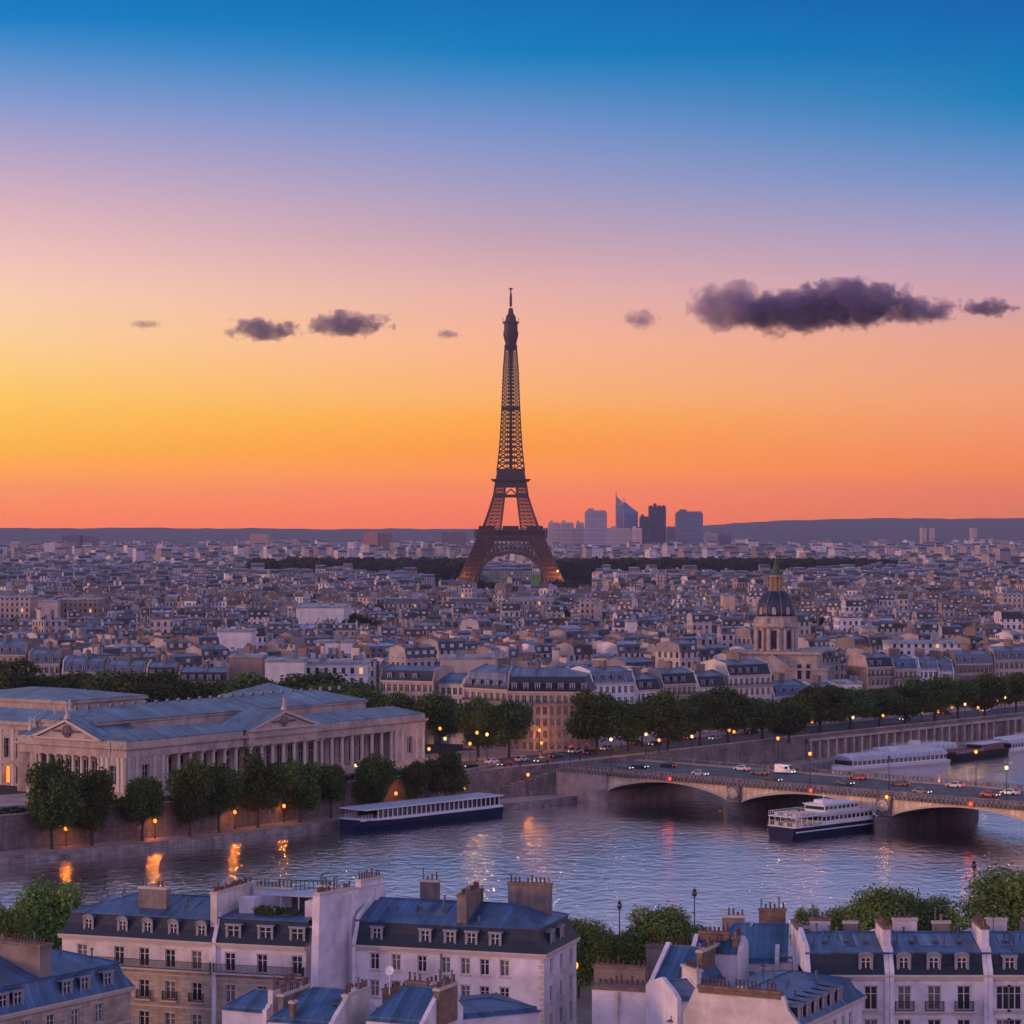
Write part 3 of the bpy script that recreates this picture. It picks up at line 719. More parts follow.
def lattice_leg(sx, sy, levels, wr, wb, sub=2):
    mb = MB()
    def corner(h, i, j): o_, n_ = itp(OUT, h), itp(INN, h); return Vector((sx * (o_ if i else n_), sy * (o_ if j else n_), h)) * 1.0
    prev = None
    for h0, h1 in zip(levels, levels[1:]):
        for i, j in ((0, 0), (0, 1), (1, 0), (1, 1)): mb.beam(corner(h0, i, j), corner(h1, i, j), wr)
        for (a, b_) in (((0, 0), (1, 0)), ((1, 0), (1, 1)), ((1, 1), (0, 1)), ((0, 1), (0, 0))):
            A0, B_0, A1, B_1 = corner(h0, *a), corner(h0, *b_), corner(h1, *a), corner(h1, *b_)
            for k in range(sub):
                p0, p1 = A0.lerp(B_0, k / sub), A0.lerp(B_0, (k + 1) / sub); q0, q1 = A1.lerp(B_1, k / sub), A1.lerp(B_1, (k + 1) / sub)
                mb.beam(p0, q1, wb); mb.beam(p1, q0, wb)
                if k: mb.beam(p0, q0, wb * .8)
            mb.beam(A1, B_1, wb * 1.3)
    return mb
lv1 = [0, 5, 10, 15, 20, 25, 30, 35, 40, 45, 50, 55]; lv2 = [62, 66, 70, 74, 78, 82, 86, 90, 94, 98, 102, 106, 110]
for sx in (-1, 1):
    for sy in (-1, 1):
        lo = lattice_leg(sx, sy, lv1, 1.5, .75, 4); up = lattice_leg(sx, sy, lv2, 1.3, .6, 3)
        n = len(lo.v); lo.v += up.v; lo.f += [[i + n for i in f] for f in up.f]; lo.m += up.m; lo.c += up.c
        lo.build('leg', M_EIF, tw)
        ft = MB(); c_ = Vector((sx * 52.3, sy * 52.3, 0)); ft.lathe([(15.5, -.2), (14.5, 3), (13.2, 3)], c_, 4, a0=math.pi / 4); ft.build('footing', M_STONE_DARK, tw)
def arch(ax, s_):
    mb = MB(); n = 26
    def T(a, z, o_=0.): y = s_ * (itp(OUT, z) - 1 + o_); return Vector((a, y, z)) if ax else Vector((y, a, z))
    pin, pout = [], []
    for k in range(n + 1):
        t = math.pi * k / n; pin.append((-37.5 * math.cos(t), 3 + 33 * math.sin(t))); pout.append((-42.5 * math.cos(t), 3 + 38.6 * max(0., math.sin(t)) ** .95))
    for k in range(n):
        mb.beam(T(*pin[k]), T(*pin[k + 1]), 1.6); mb.beam(T(*pout[k]), T(*pout[k + 1]), 1.4); mb.beam(T(*pin[k]), T(*pout[k + 1]), .7); mb.beam(T(*pout[k]), T(*pin[k + 1]), .7); mb.beam(T(*pin[k]), T(*pout[k]), .8)
    for k in range(5, n - 4):
        x, z = pout[k]; zt = 50; mb.beam(T(x, z), T(x, zt), .8); x2, z2 = pout[k + 1]; mb.beam(T(x, z), T(x2, 48), .5); mb.beam(T(x2, z2), T(x, 48), .5)
    return mb.build('arch', M_EIF, tw)
for s_ in (-1, 1): arch(True, s_); arch(False, s_)
def ring_slab(mb, z0, z1, r, th, m=0):
    mb.box(-r, -r, z0, r, -r + th, z1, m); mb.box(-r, r - th, z0, r, r, z1, m); mb.box(-r, -r + th, z0, -r + th, r - th, z1, m); mb.box(r - th, -r + th, z0, r, r - th, z1, m)
p1_ = MB(); ring_slab(p1_, 49, 52.5, 38.5, 14); ring_slab(p1_, 52.6, 55.5, 40.2, 16); ring_slab(p1_, 55.6, 60.5, 38, 13); ring_slab(p1_, 60.6, 61.6, 40.3, 17)
for x in np.arange(-38, 38.1, 4.):
    for s_ in (-1, 1): p1_.beam((x, s_ * 40.3, 55.5), (x, s_ * 40.3, 60.6), .7); p1_.beam((s_ * 40.3, x, 55.5), (s_ * 40.3, x, 60.6), .7)
for x in (-27, 0, 27):
    for s_ in (-1, 1): p1_.box(x - 9, s_ * 27 - 4, 61.7, x + 9, s_ * 27 + 4, 66)
p1_.build('first_platform', M_EIF, tw)
p2_ = MB(); ring_slab(p2_, 98, 101, 19.8, 8); ring_slab(p2_, 109, 112.5, 18.4, 9); p2_.box(-18, -18, 112.6, 18, 18, 115.5); p2_.box(-20.8, -20.8, 115.6, 20.8, 20.8, 117.2); p2_.box(-22.3, -22.3, 117.3, 22.3, 22.3, 118.2)
p2_.box(-16.6, -16.6, 118.3, 16.6, 16.6, 122.5); ring_slab(p2_, 122.6, 128.6, 15.9, 3.5); p2_.box(-16.3, -16.3, 128.7, 16.3, 16.3, 129.6)
for s_ in (-1, 1):
    for t in (-1, 1):
        p2_.beam((s_ * 7, t * 18.5, 101), (0, t * 18.5, 107), 1.); p2_.beam((t * 18.5, s_ * 7, 101), (t * 18.5, 0, 107), 1.)
        p2_.beam((s_ * 7, t * 18.5, 101), (s_ * 7, t * 18.5, 110), 1.2); p2_.beam((t * 18.5, s_ * 7, 101), (t * 18.5, s_ * 7, 110), 1.2)
p2_.build('second_platform', M_EIF, tw)
sh = MB(); hs = [129.6]
while hs[-1] < 262: hs.append(hs[-1] + itp(OUT, hs[-1]) * .44)
hs[-1] = 268
for h0, h1 in zip(hs, hs[1:]):
    r0, r1 = itp(OUT, h0), itp(OUT, h1); wb = .36 + .025 * r0
    for s_ in (-1, 1):
        for t in (-1, 1): sh.beam((s_ * r0, t * r0, h0), (s_ * r1, t * r1, h1), 1.3); sh.beam((s_ * r0 * .3, t * r0, h0), (s_ * r1 * .3, t * r1, h1), 1.); sh.beam((t * r0, s_ * r0 * .3, h0), (t * r1, s_ * r1 * .3, h1), 1.)
        for a, b_ in ((-1, -.3), (-.3, .3), (.3, 1)):
            sh.beam((a * r0, s_ * r0, h0), (b_ * r1, s_ * r1, h1), wb); sh.beam((b_ * r0, s_ * r0, h0), (a * r1, s_ * r1, h1), wb)
            sh.beam((s_ * r0, a * r0, h0), (s_ * r1, b_ * r1, h1), wb); sh.beam((s_ * r0, b_ * r0, h0), (s_ * r1, a * r1, h1), wb)
        sh.beam((-r1, s_ * r1, h1), (r1, s_ * r1, h1), wb); sh.beam((s_ * r1, -r1, h1), (s_ * r1, r1, h1), wb)
for z in (196,): ring_slab(sh, z, z + 3, itp(OUT, z) + .6, 2)
sh.tube([(0, 0, 130), (0, 0, 262)], 1.6, 6)
sh.build('upper_shaft', M_EIF, tw)
cb = MB(); cb.lathe([(6.2, 262), (6.8, 270), (9.2, 279), (9.2, 283), (8.3, 283.3), (8.3, 292), (9.2, 292.4), (9.0, 294), (6.6, 295), (5.8, 300), (3.6, 303), (2.4, 309), (1.4, 309.5)], n=8, a0=math.pi / 8)
for k in range(8):
    a = k * math.pi / 4 + math.pi / 8; cb.beam((9.6 * math.cos(a), 9.6 * math.sin(a), 292), (9.8 * math.cos(a), 9.8 * math.sin(a), 298), .7)
cb.build('summit_cabin', M_EIF, tw)
an = MB(); an.tube([(0, 0, 311), (0, 0, 325), (0, 0, 325.2), (0, 0, 332)], [1.4, 1.2, .8, .7], 6); an.lathe([(.6, 0), (2.2, .3), (2.2, 1.6), (.5, 2)], (0, 0, 330), 6)
for z in (314, 317, 320): an.box(-1.8, -1.8, z, 1.8, 1.8, z + .5)
an.build('antenna_mast', M_EIF, tw)
for x, y, z in ((52, -53, 16), (-52, -50, 12)):
    q = MB(); q.lathe([(.9, 0), (.9, .8), (.4, 1)], (x, y - 9, z), 6); q.build('floodlight', M_LAMP if x > 0 else M_EIF, tw)
for x, e in ((50, 3.0e4), (-50, 1.5e4)):
    ld = bpy.data.lights.new('foot_light', 'POINT'); ld.energy = e; ld.color = (1, .33, .1); ld.shadow_soft_size = 1
    link('foot_light', ld, tw, (x * 1.04, -66, 14))
tw.scale = (1, 1, TS)

# ================================================================== TREES
def leaf_mesh(name, n, rx, rz, cz, leaf, seed, lobes=16, dark=1.):
    rg = np.random.default_rng(seed)
    d = rg.normal(size=(lobes, 3)); d /= np.linalg.norm(d, axis=1)[:, None]; rr = rg.uniform(.35, .78, (lobes, 1))
    c = d * rr * np.array([rx, rx, rz]); c[0] = 0; lr = rg.uniform(.34, .52, lobes) * rx; lr[0] = rx * .72
    li = rg.integers(0, lobes, n); dd = rg.normal(size=(n, 3)); dd /= np.linalg.norm(dd, axis=1)[:, None]
    rad_ = rg.uniform(.25, 1.0, (n, 1)) ** .4 * (1 + .16 * rg.normal(size=(n, 1)))
    p = c[li] + dd * rad_ * lr[li][:, None] * np.array([1, 1, .95 * min(1.1, rz / rx)])
    p[:, 2] += cz
    nrm = dd * .8 + rg.normal(size=(n, 3)) * .7; nrm /= np.linalg.norm(nrm, axis=1)[:, None]
    t = np.cross(nrm, rg.normal(size=(n, 3))); t /= np.linalg.norm(t, axis=1)[:, None]; b2 = np.cross(nrm, t)
    sz = leaf * rg.uniform(.55, 1.35, (n, 1))
    V = np.stack([p - t * sz, p + b2 * sz * .62, p + t * sz, p - b2 * sz * .62], 1).reshape(-1, 3)
    me = bpy.data.meshes.new(name); me.vertices.add(4 * n); me.vertices.foreach_set('co', V.astype(np.float32).ravel())
    me.loops.add(4 * n); me.loops.foreach_set('vertex_index', np.arange(4 * n, dtype=np.int32))
    me.polygons.add(n); me.polygons.foreach_set('loop_start', np.arange(0, 4 * n, 4, dtype=np.int32)); me.polygons.foreach_set('loop_total', np.full(n, 4, np.int32))
    lobe_t = rg.uniform(.75, 1.3, lobes)[li][:, None]
    base = np.array([[.058, .088, .022]]) * dark; colr = base * rg.uniform(.6, 1.5, (n, 1)) * lobe_t; colr[:, 0] *= rg.uniform(.8, 1.35, n)
    at = me.color_attributes.new('Col', 'FLOAT_COLOR', 'CORNER'); at.data.foreach_set('color', np.repeat(np.hstack([colr, np.ones((n, 1))]), 4, axis=0).astype(np.float32).ravel())
    me.materials.append(M_LEAF); me.update(calc_edges=True); return me
def trunk_mesh(name, h, r, top, seed):
    rg = random.Random(seed); mb = MB()
    mb.tube([(0, 0, -.3), (.05, 0, h * .5), (.1, .05, h)], [r * 1.25, r, r * .75], 8)
    for k in range(6):
        a = k * 1.05 + rg.random() * .6; l = rg.uniform(.35, .7); z0 = h * rg.uniform(.75, 1)
        mb.tube([(.05, 0, z0), (math.cos(a) * l * 1.6, math.sin(a) * l * 1.6, z0 + (top - h) * .35), (math.cos(a) * l * 4.2, math.sin(a) * l * 4.2, z0 + (top - h) * .75)], [r * .5, r * .35, r * .12], 6)
    return mb.mesh(name, M_BARK)
TREES = []
for k in range(5):       # unit tree: 16 m high, crown radius 5.5 m
    TREES.append((leaf_mesh('plane_crown_%d' % k, 13000, 5.6, 7.0, 9.0, .34, 40 + k, 20, 1.25), trunk_mesh('plane_trunk_%d' % k, 3.6, .32, 13, k)))
TREES_NEAR = [(leaf_mesh('near_crown_%d' % k, 30000, 5.6, 6.6, 9.2, .21, 80 + k, 34, 2.3), trunk_mesh('near_trunk_%d' % k, 4.5, .3, 13, 20 + k)) for k in range(3)]
def tree(name, label, loc, h, r, var, group=None, near=False, cat='tree'):
    cm_, tm = (TREES_NEAR if near else TREES)[var % (3 if near else 5)]
    o = thing(name, label, cat, loc, R.uniform(0, 6.28), group); o.scale = ((r / 5.2) * (1.22 if near else 1), (r / 5.2) * (1.22 if near else 1), h / 15.7)
    link('trunk', tm, o); link('crown', cm_, o)
    return o
# row on the low quay below the palace (px centre, px top, half width px)
row = [(52, 760, 25), (92, 760, 23), (142, 769, 21), (190, 756, 20), (219, 758, 21), (258, 753, 21), (300, 753, 20), (331, 757, 17), (376, 753, 19), (416, 757, 13), (446, 750, 19)]
for i, (px, pt_, hw) in enumerate(row):
    k = (px - CX) / F
    # on the path, 5 m from the edge: intersect the ray with the offset line
    best = None
    for a, b_ in zip(offs(E, 4.5), offs(E, 4.5)[1:]):
        den = (b_.x - a.x) - k * (b_.y - a.y)
        t = (k * a.y - a.x) / den
        if 0 <= t <= 1: best = a + (b_ - a) * t
    D = best.y; h = ZAT(pt_, D) - 1.6
    tree('quay_tree', 'leafy tree on the low quay before the palace, %s from the left' % ORD[i], (best.x, D, 1.6), h, hw * D / F * 1.05, i, 'trees along the low quay')
# trees on the plaza and far quay
ft_ = [(440, 690, 22, 700), (478, 700, 20, 690), (509, 701, 22, 690), (597, 696, 26, 702), (628, 700, 18, 712), (668, 694, 25, 712), (700, 693, 22, 725), (728, 692, 24, 735), (762, 700, 22, 745), (789, 705, 20, 742), (820, 690, 26, 765),
       (850, 688, 24, 780), (880, 690, 22, 790), (905, 690, 24, 800), (935, 676, 24, 815), (958, 680, 20, 825), (985, 677, 20, 835), (1016, 674, 20, 850), (840, 692, 18, 815), (867, 696, 18, 835), (642, 702, 16, 728), (745, 697, 18, 768), (805, 697, 20, 790)]
for i, (px, pt_, hw, D) in enumerate(sorted(ft_)):
    D += 7 * (px > 800); p = PD(px, D, 8); tree('boulevard_tree', 'dark round street tree on the far embankment above lit lamps, %s from the left' % ORD[i], p, ZAT(pt_ - 5, D) - 8, hw * D / F * 1.06, i + 2, 'street trees on the far embankment')
bt = [(8, 668, 22), (45, 676, 20), (72, 672, 20), (100, 678, 20), (128, 676, 22), (158, 680, 20), (188, 682, 20), (215, 682, 18), (245, 680, 22), (316, 681, 26), (345, 684, 24), (368, 690, 18), (392, 700, 16), (290, 686, 18), (408, 706, 14)]
for i, (px, pt_, hw) in enumerate(sorted(bt)):
    D = 752 - (px > 360) * 25 + R.uniform(-8, 8); p = PD(px, D, 8); tree('garden_tree', 'dark tree rising behind the blue palace roofs, %s from the left' % ORD[i], p, ZAT(pt_ - 9, D) - 8, hw * D / F * 1.45, i, 'trees behind the palace')
# near side
nr_ = [(8, 899, 18, 322, 'leafy tree cut by the left edge behind the corner roof'), (52, 881, 36, 330, 'large round bright tree behind the far left zinc roof'), (578, 914, 24, 335, 'narrow tree right behind the white corner house with side windows'),
       (618, 930, 18, 345, 'low bushy tree under the unlit river lamp'), (658, 905, 32, 338, 'broad tree behind the terracotta chimney walls'), (688, 920, 18, 340, 'small tree beside the tall river lamp'),
       (806, 905, 12, 345, 'slender small tree behind the right roof ridge'), (842, 905, 18, 345, 'low tree between the slender tree and the big round tree'), (882, 882, 33, 342, 'big round tree behind the middle of the right zinc roof'), (930, 896, 24, 346, 'dark tree right of the big round tree'),
       (1008, 868, 42, 336, 'large tree cut by the right edge above the zinc roof'), (905, 900, 22, 350, 'dark tree wedged between two taller trees behind the right roof')]
for i, (px, pt_, hw, D, lb) in enumerate(nr_):
    p = PD(px, D, 8); tree('riverside_tree', lb, p, ZAT(pt_, D) - 8, hw * D / F, i, 'trees on the near riverbank', True)

def hedge():
    rg_ = np.random.default_rng(9); V = []; pts = []
    for a, b_ in zip(WL[:5], WL[1:6]):
        a = Vector((max(a.x, -140), bank_y(max(a.x, -140), WL), 0)) if a.x < -140 else a
        L_ = (b_ - a).length; n = int(L_ * 60)
        t = rg_.uniform(0, 1, n); p = np.outer(1 - t, (a.x, a.y, 0)) + np.outer(t, (b_.x, b_.y, 0))
        o_ = rg_.uniform(.7, 2.1, n); p[:, 0] += NL.x * o_; p[:, 1] += NL.y * o_; p[:, 2] = 8.1 + 2.3 * rg_.uniform(0, 1, n) ** .6 + .25 * np.sin(t * L_ * .9); pts.append(p)
    p = np.concatenate(pts); n = len(p); nr = rg_.normal(size=(n, 3)); nr /= np.linalg.norm(nr, axis=1)[:, None]
    t = np.cross(nr, rg_.normal(size=(n, 3))); t /= np.linalg.norm(t, axis=1)[:, None]; b2 = np.cross(nr, t); s_ = rg_.uniform(.15, .3, (n, 1))
    V = np.stack([p - t * s_, p + b2 * s_, p + t * s_, p - b2 * s_], 1).reshape(-1, 3)
    me = bpy.data.meshes.new('hedge'); me.vertices.add(4 * n); me.vertices.foreach_set('co', V.astype(np.float32).ravel())
    me.loops.add(4 * n); me.loops.foreach_set('vertex_index', np.arange(4 * n, dtype=np.int32))
    me.polygons.add(n); me.polygons.foreach_set('loop_start', np.arange(0, 4 * n, 4, dtype=np.int32)); me.polygons.foreach_set('loop_total', np.full(n, 4, np.int32))
    at = me.color_attributes.new('Col', 'FLOAT_COLOR', 'CORNER'); at.data.foreach_set('color', np.repeat(np.hstack([np.array([[.03, .045, .014]]) * rg_.uniform(.6, 1.4, (n, 1)), np.ones((n, 1))]), 4, axis=0).astype(np.float32).ravel())
    me.materials.append(M_LEAF); me.update(calc_edges=True)
    tag(link('hedge', me), 'long low dark hedge on top of the quay wall before the palace', 'hedge')
hedge()

# ================================================================== BUILDINGS IN FRONT: shared builders
POTM = []
for k, (r_, h_, mt_) in enumerate(((.13, .75, M_POT), (.16, .55, M_POT), (.12, .95, M_POT), (.15, .7, M_POTW), (.10, 1.1, M_LEAD))):
    q = MB(); q.lathe([(r_ * 1.1, 0), (r_ * .95, .1), (r_ * .8, h_ * .8), (r_ * 1.15, h_ * .83), (r_ * 1.1, h_), (r_ * .7, h_)], n=8)
    if k == 4: q.lathe([(r_ * 2., h_ + .12), (r_ * .1, h_ + .35)], n=8); q.beam((0, r_, h_), (0, r_, h_ + .14), .03); q.beam((0, -r_, h_), (0, -r_, h_ + .14), .03)
    POTM.append(q.mesh('chimney_pot_%d' % k, mt_))
def chimney(parent, x0, y0, x1, y1, z0, z1, m=None, pots=True, dens=.42, name='chimney'):
    mb = MB(); mb.box(x0, y0, z0, x1, y1, z1 - .25, 0); mb.box(x0 - .1, y0 - .1, z1 - .247, x1 + .1, y1 + .1, z1, 1)
    o = mb.build(name, [m or M_PARTY, M_TRIM if R.random() < .5 else M_BRICK], parent)
    if pots:
        lx, ly = x1 - x0, y1 - y0; n = max(1, int(max(lx, ly) / dens)); hm_ = R.choice((0, 1, 2))
        for k in range(n):
            if R.random() < .12: continue
            t = (k + .5) / n; px_, py_ = (x0 + lx * t, (y0 + y1) / 2) if lx > ly else ((x0 + x1) / 2, y0 + ly * t)
            pm = POTM[hm_] if R.random() < .6 else R.choice(POTM)
            link('chimney_pot', pm, o, (px_, py_, z1), 0, (.85, .85, R.uniform(.5, .95)))
    return o
DORM = {}
def dormer(parent, x, y, z, w=1.15, h=1.75, dep=1.3, rz=0., style='flat', trim=None, roofm=None, cm=None):
    """window dormer: centre of the front foot at (x,y,z)"""
    key = (round(w, 2), round(h, 2), round(dep, 2), style, (trim or M_DTRIM).name)
    if key not in DORM:
        d = MB(); e = .17
        d.box(-w / 2 - e, 0, 0, -w / 2, dep, h, 1); d.box(w / 2, 0, 0, w / 2 + e, dep, h, 1)
        d.box(-w / 2 - e - .03, -.06, 0, -w / 2 + .03, .0, h, 0); d.box(w / 2 - .03, -.06, 0, w / 2 + e + .03, 0, h, 0)
        d.box(-w / 2 - e - .1, -.12, -.14, w / 2 + e + .1, .2, -.003, 0)
        if style == 'flat':
            d.box(-w / 2 - e - .1, -.16, h + .003, w / 2 + e + .1, dep, h + .2, 0); d.quad((-w / 2 - e - .16, -.2, h + .21), (w / 2 + e + .16, -.2, h + .21), (w / 2 + e + .16, dep + .5, h + .42), (-w / 2 - e - .16, dep + .5, h + .42), 2)
        else:
            n = 8; pts = [(-(w / 2 + e + .08) * math.cos(math.pi * k / n), h + .05 + .42 * math.sin(math.pi * k / n)) for k in range(n + 1)]
            d.poly([(a, -.08, b_) for a, b_ in pts], 0)
            for (a, b_), (a2, b2) in zip(pts, pts[1:]):
                d.quad((a, -.2, b_ + .05), (a2, -.2, b2 + .05), (a2, dep + .3, b2 + .05), (a, dep + .3, b_ + .05), 2)
                d.quad((a, -.2, b_ - .08), (a2, -.2, b2 - .08), (a2, -.2, b2 + .05), (a, -.2, b_ + .05), 0)
        d.quad((-w / 2, dep * .9, 0), (w / 2, dep * .9, 0), (w / 2, dep * .9, h), (-w / 2, dep * .9, h), 1)
        DORM[key] = d.mesh('dormer_%d' % len(DORM), [trim or M_DTRIM, cm or M_SLATE, roofm or M_ZINC])
    o = link('dormer', DORM[key], parent, (x, y, z), rz)
    window(o, -w / 2, .06, 0, w, h, pane=False)
    kk = (round(w, 2), round(h, 2), False)
    if kk not in WCACHE: WCACHE[kk] = win_mesh(w, h, 'window_%d' % len(WCACHE), glass=M_GLASS)
    link('pane', WCACHE[kk][1], o, (-w / 2, .06, 0))
    return o
def rail(parent, x0, x1, y, z, h=.95, dep=.7, slab=True, side=None, rz=0, origin=None):
    mb = MB()
    if slab: mb.box(x0, -dep, -.16, x1, -.003, 0, 1)
    for zz in (.08, h - .05): mb.box(x0 + .04, -dep + .04, zz, x1 - .04, -dep + .09, zz + .05)
    k = x0 + .08
    while k < x1 - .06: mb.box(k, -dep + .05, .13, k + .035, -dep + .08, h - .05); k += .14
    for xx in (x0 + .04, x1 - .09):
        for zz in (.08, h - .05): mb.box(xx, -dep + .09, zz, xx + .05, -.01, zz + .05)
        yy = -dep + .2
        while yy < -.05: mb.box(xx, yy, .13, xx + .04, yy + .035, h - .05); yy += .14
    o = mb.build('balcony', [M_IRON, M_TRIM], parent); o.location = (0, y, z)
    return o
def roof_parts(parent, W_, D_, He, hm, inset, rg, ends, upper, lower, ov=.3, ridge_y=None):
    eL, eR = (inset if ends[0] == 'hip' else 0), (inset if ends[1] == 'hip' else 0); oL, oR = (ov if ends[0] == 'hip' else 0), (ov if ends[1] == 'hip' else 0)
    a = [(-oL, -ov), (W_ + oR, -ov), (W_ + oR, D_ + ov), (-oL, D_ + ov)]; b_ = [(eL, inset), (W_ - eR, inset), (W_ - eR, D_ - inset), (eL, D_ - inset)]
    z0, z1, z2 = He + .05, He + hm, He + hm + rg
    mb = MB()
    for i in range(4):
        j = (i + 1) % 4
        if i == 1 and ends[1] != 'hip': continue
        if i == 3 and ends[0] != 'hip': continue
        # slightly bowed: two steps
        m0 = [(a[q][0] * .35 + b_[q][0] * .65, a[q][1] * .35 + b_[q][1] * .65) for q in (i, j)]; zm = z0 + (z1 - z0) * .5
        mb.quad((*a[i], z0), (*a[j], z0), (*m0[1], zm), (*m0[0], zm)); mb.quad((*m0[0], zm), (*m0[1], zm), (*b_[j], z1), (*b_[i], z1))
    mb.quad((*b_[0], z1), (*b_[1], z1), (*b_[2], z1), (*b_[3], z1))
    mb.build('mansard', lower, parent)
    up = MB(); ry = ridge_y or D_ / 2; hp = min(ry - inset, W_ * .35) * .9
    r0 = ((eL + hp) if ends[0] == 'hip' else 0, ry, z2); r1 = ((W_ - eR - hp) if ends[1] == 'hip' else W_, ry, z2)
    c = [(x + (-.12 if x < W_ / 2 else .12) * (ends[0 if x < W_ / 2 else 1] == 'hip'), y + (-.14 if y < D_ / 2 else .14)) for x, y in b_]
    for i in range(4):
        j = (i + 1) % 4
        if (i == 1 and ends[1] != 'hip') or (i == 3 and ends[0] != 'hip'): continue
        up.quad((*c[i], z1 - .12), (*c[j], z1 - .12), (*c[j], z1 + .06), (*c[i], z1 + .06))
    t = [(*q, z1 + .06) for q in c]
    up.quad(t[0], t[1], r1, r0); up.quad(t[2], t[3], r0, r1)
    if ends[1] == 'hip': up.poly([t[1], t[2], r1])
    if ends[0] == 'hip': up.poly([t[3], t[0], r0])
    up.beam(r0, r1, .22, .16)
    if ends[1] == 'hip': up.beam(t[1], r1, .16, .1); up.beam(t[2], r1, .16, .1)
    if ends[0] == 'hip': up.beam(t[0], r0, .16, .1); up.beam(t[3], r0, .16, .1)
    up.build('roof', upper, parent)
def party(parent, x, W_, D_, He, hm, inset, rg, m, th=.42, up=.45, ztop=None, name='party_wall', y0=-.32):
    mb = MB(); ry = D_ / 2
    prof = [(y0, 0), (y0, He + .35), (inset * .75, He + hm * .6 + up), (inset, He + hm + up), (ry, He + hm + rg + up), (D_ - inset, He + hm + up), (D_ + .2, He + .35), (D_ + .2, 0)]
    if ztop: prof = [(y0, 0), (y0, He + .35), (inset * .75, He + hm * .6 + up), (inset, He + hm + up), (inset + .25, ztop), (D_ - inset, ztop), (D_ + .2, He + .35), (D_ + .2, 0)]
    for s_ in (0, 1):
        X = x - th / 2 + th * s_; pts = [(X, a, b_) for a, b_ in prof]; mb.poly(pts if s_ == 0 else pts[::-1], 0)
    for (a, b_), (c, d) in zip(prof, prof[1:]): mb.quad((x - th / 2, a, b_), (x + th / 2, a, b_), (x + th / 2, c, d), (x - th / 2, c, d), 0 if abs(d - b_) > abs(c - a) * 3 else 0)
    return mb.build(name, m, parent)
def bld(label, A, B, ze, depth, rows=3, cols=(), ww=1.15, wh=1.9, fh=3.1, first=.95, hm=2.6, inset=.9, rg=1.2, ends=('gable', 'hip'), dorm=(), dorm_s=(), wall=None, upper=None, lower=None,
        side_r=(), side_l=(), pwl=None, pwr=None, zg=8., group=None, cat='building', rail_rows=(), bal_rows=(), pane=True, dstyle='flat', sills=True, ncol=None, name='apartment_building', dw=1.1, dh=1.7, bands=True, ridge_y=None, shutters=None, cornice=True, split=None):
    W_, rz = frame_of(A, B); He = ze - zg
    o = thing(name, label, cat, (A.x, A.y, zg), rz, group)
    wall = wall or M_PLASTER
    if ncol: cols = [(k + .5) * W_ / ncol for k in range(ncol)]
    zt = [He - first - r * fh for r in range(rows)]
    def holes(cs, Wd): return [(c - ww / 2, c + ww / 2, z - wh, z) for c in cs for z in zt if .1 < c - ww / 2 and c + ww / 2 < Wd - .1 and z - wh > .2]
    mb = MB(); hf = holes(cols, W_); hr = holes(side_r, depth); hl_ = holes([depth - s for s in side_l], depth)
    if split:
        zs = He - split[0]; mb.wall((0, 0, 0), (1, 0, 0), W_, 0, zs, [h for h in hf if h[3] < zs], 1); mb.wall((0, 0, 0), (1, 0, 0), W_, zs, He, [h for h in hf if h[2] > zs])
    else: mb.wall((0, 0, 0), (1, 0, 0), W_, 0, He, hf)
    mb.wall((W_, 0, 0), (0, 1, 0), depth, 0, He, hr)
    mb.wall((W_, depth, 0), (-1, 0, 0), W_, 0, He, []); mb.wall((0, depth, 0), (0, -1, 0), depth, 0, He, hl_)
    mb.quad((0, 0, He), (W_, 0, He), (W_, depth, He), (0, depth, He)); mb.build('wall', [wall, split[1]] if split else wall, o)
    tr = MB()
    if cornice:
        x0, x1 = (-.35 if ends[0] == 'hip' else 0), W_ + (.35 if ends[1] == 'hip' else 0)
        tr.box(x0, -.38, He - .12, x1, -.003, He + .1); tr.box(x0, -.22, He - .38, x1, -.003, He - .123)
        if ends[1] == 'hip': tr.box(W_ + .003, 0, He - .12, W_ + .38, depth + .3, He + .1); tr.box(W_ + .003, 0, He - .38, W_ + .22, depth + .2, He - .123)
        if ends[0] == 'hip': tr.box(-.38, 0, He - .12, -.003, depth + .3, He + .1)
    if bands:
        for z in zt[1:]: tr.box(0, -.09, z + .55, W_, -.003, z + .72)
    if sills:
        for a, b_, c, d in hf: tr.box(a - .12, -.13, c - .14, b_ + .12, -.003, c - .01); tr.box(a - .1, -.06, d + .01, b_ + .1, -.003, d + .13)
        for a, b_, c, d in hr: tr.box(W_ + .003, a - .12, c - .14, W_ + .13, b_ + .12, c - .01)
    tr.build('cornice', M_TRIM, o)
    for a, b_, c, d in hf: window(o, a, .2, c, ww, wh, 0, pane)
    for a, b_, c, d in hr: window(o, W_ - .2, a, c, ww, wh, rad(90), pane)
    for a, b_, c, d in hl_: window(o, .2, depth - a, c, ww, wh, rad(-90), pane)
    for r in rail_rows: rail(o, .15, W_ - .15, 0, zt[r] - wh - .1)
    for r in bal_rows:
        for c in cols: rail(o, c - ww / 2 - .3, c + ww / 2 + .3, 0, zt[r] - wh - .08, dep=.42)
    roof_parts(o, W_, depth, He, hm, inset, rg, ends, upper or M_ZINC, lower or M_SLATE, ridge_y=ridge_y)
    for x in dorm: dormer(o, x, .12, He + .35, dw, dh, style=dstyle)
    for y in dorm_s: dormer(o, W_ - .12, y, He + .35, dw, dh, rz=rad(90), style=dstyle)
    if pane: clutter(o, W_, depth, He + hm + .06, rg, 7)
    pwl = pwl or (wall if ends[0] == 'gable' else None); pwr = pwr or (wall if ends[1] == 'gable' and pane is False else None)
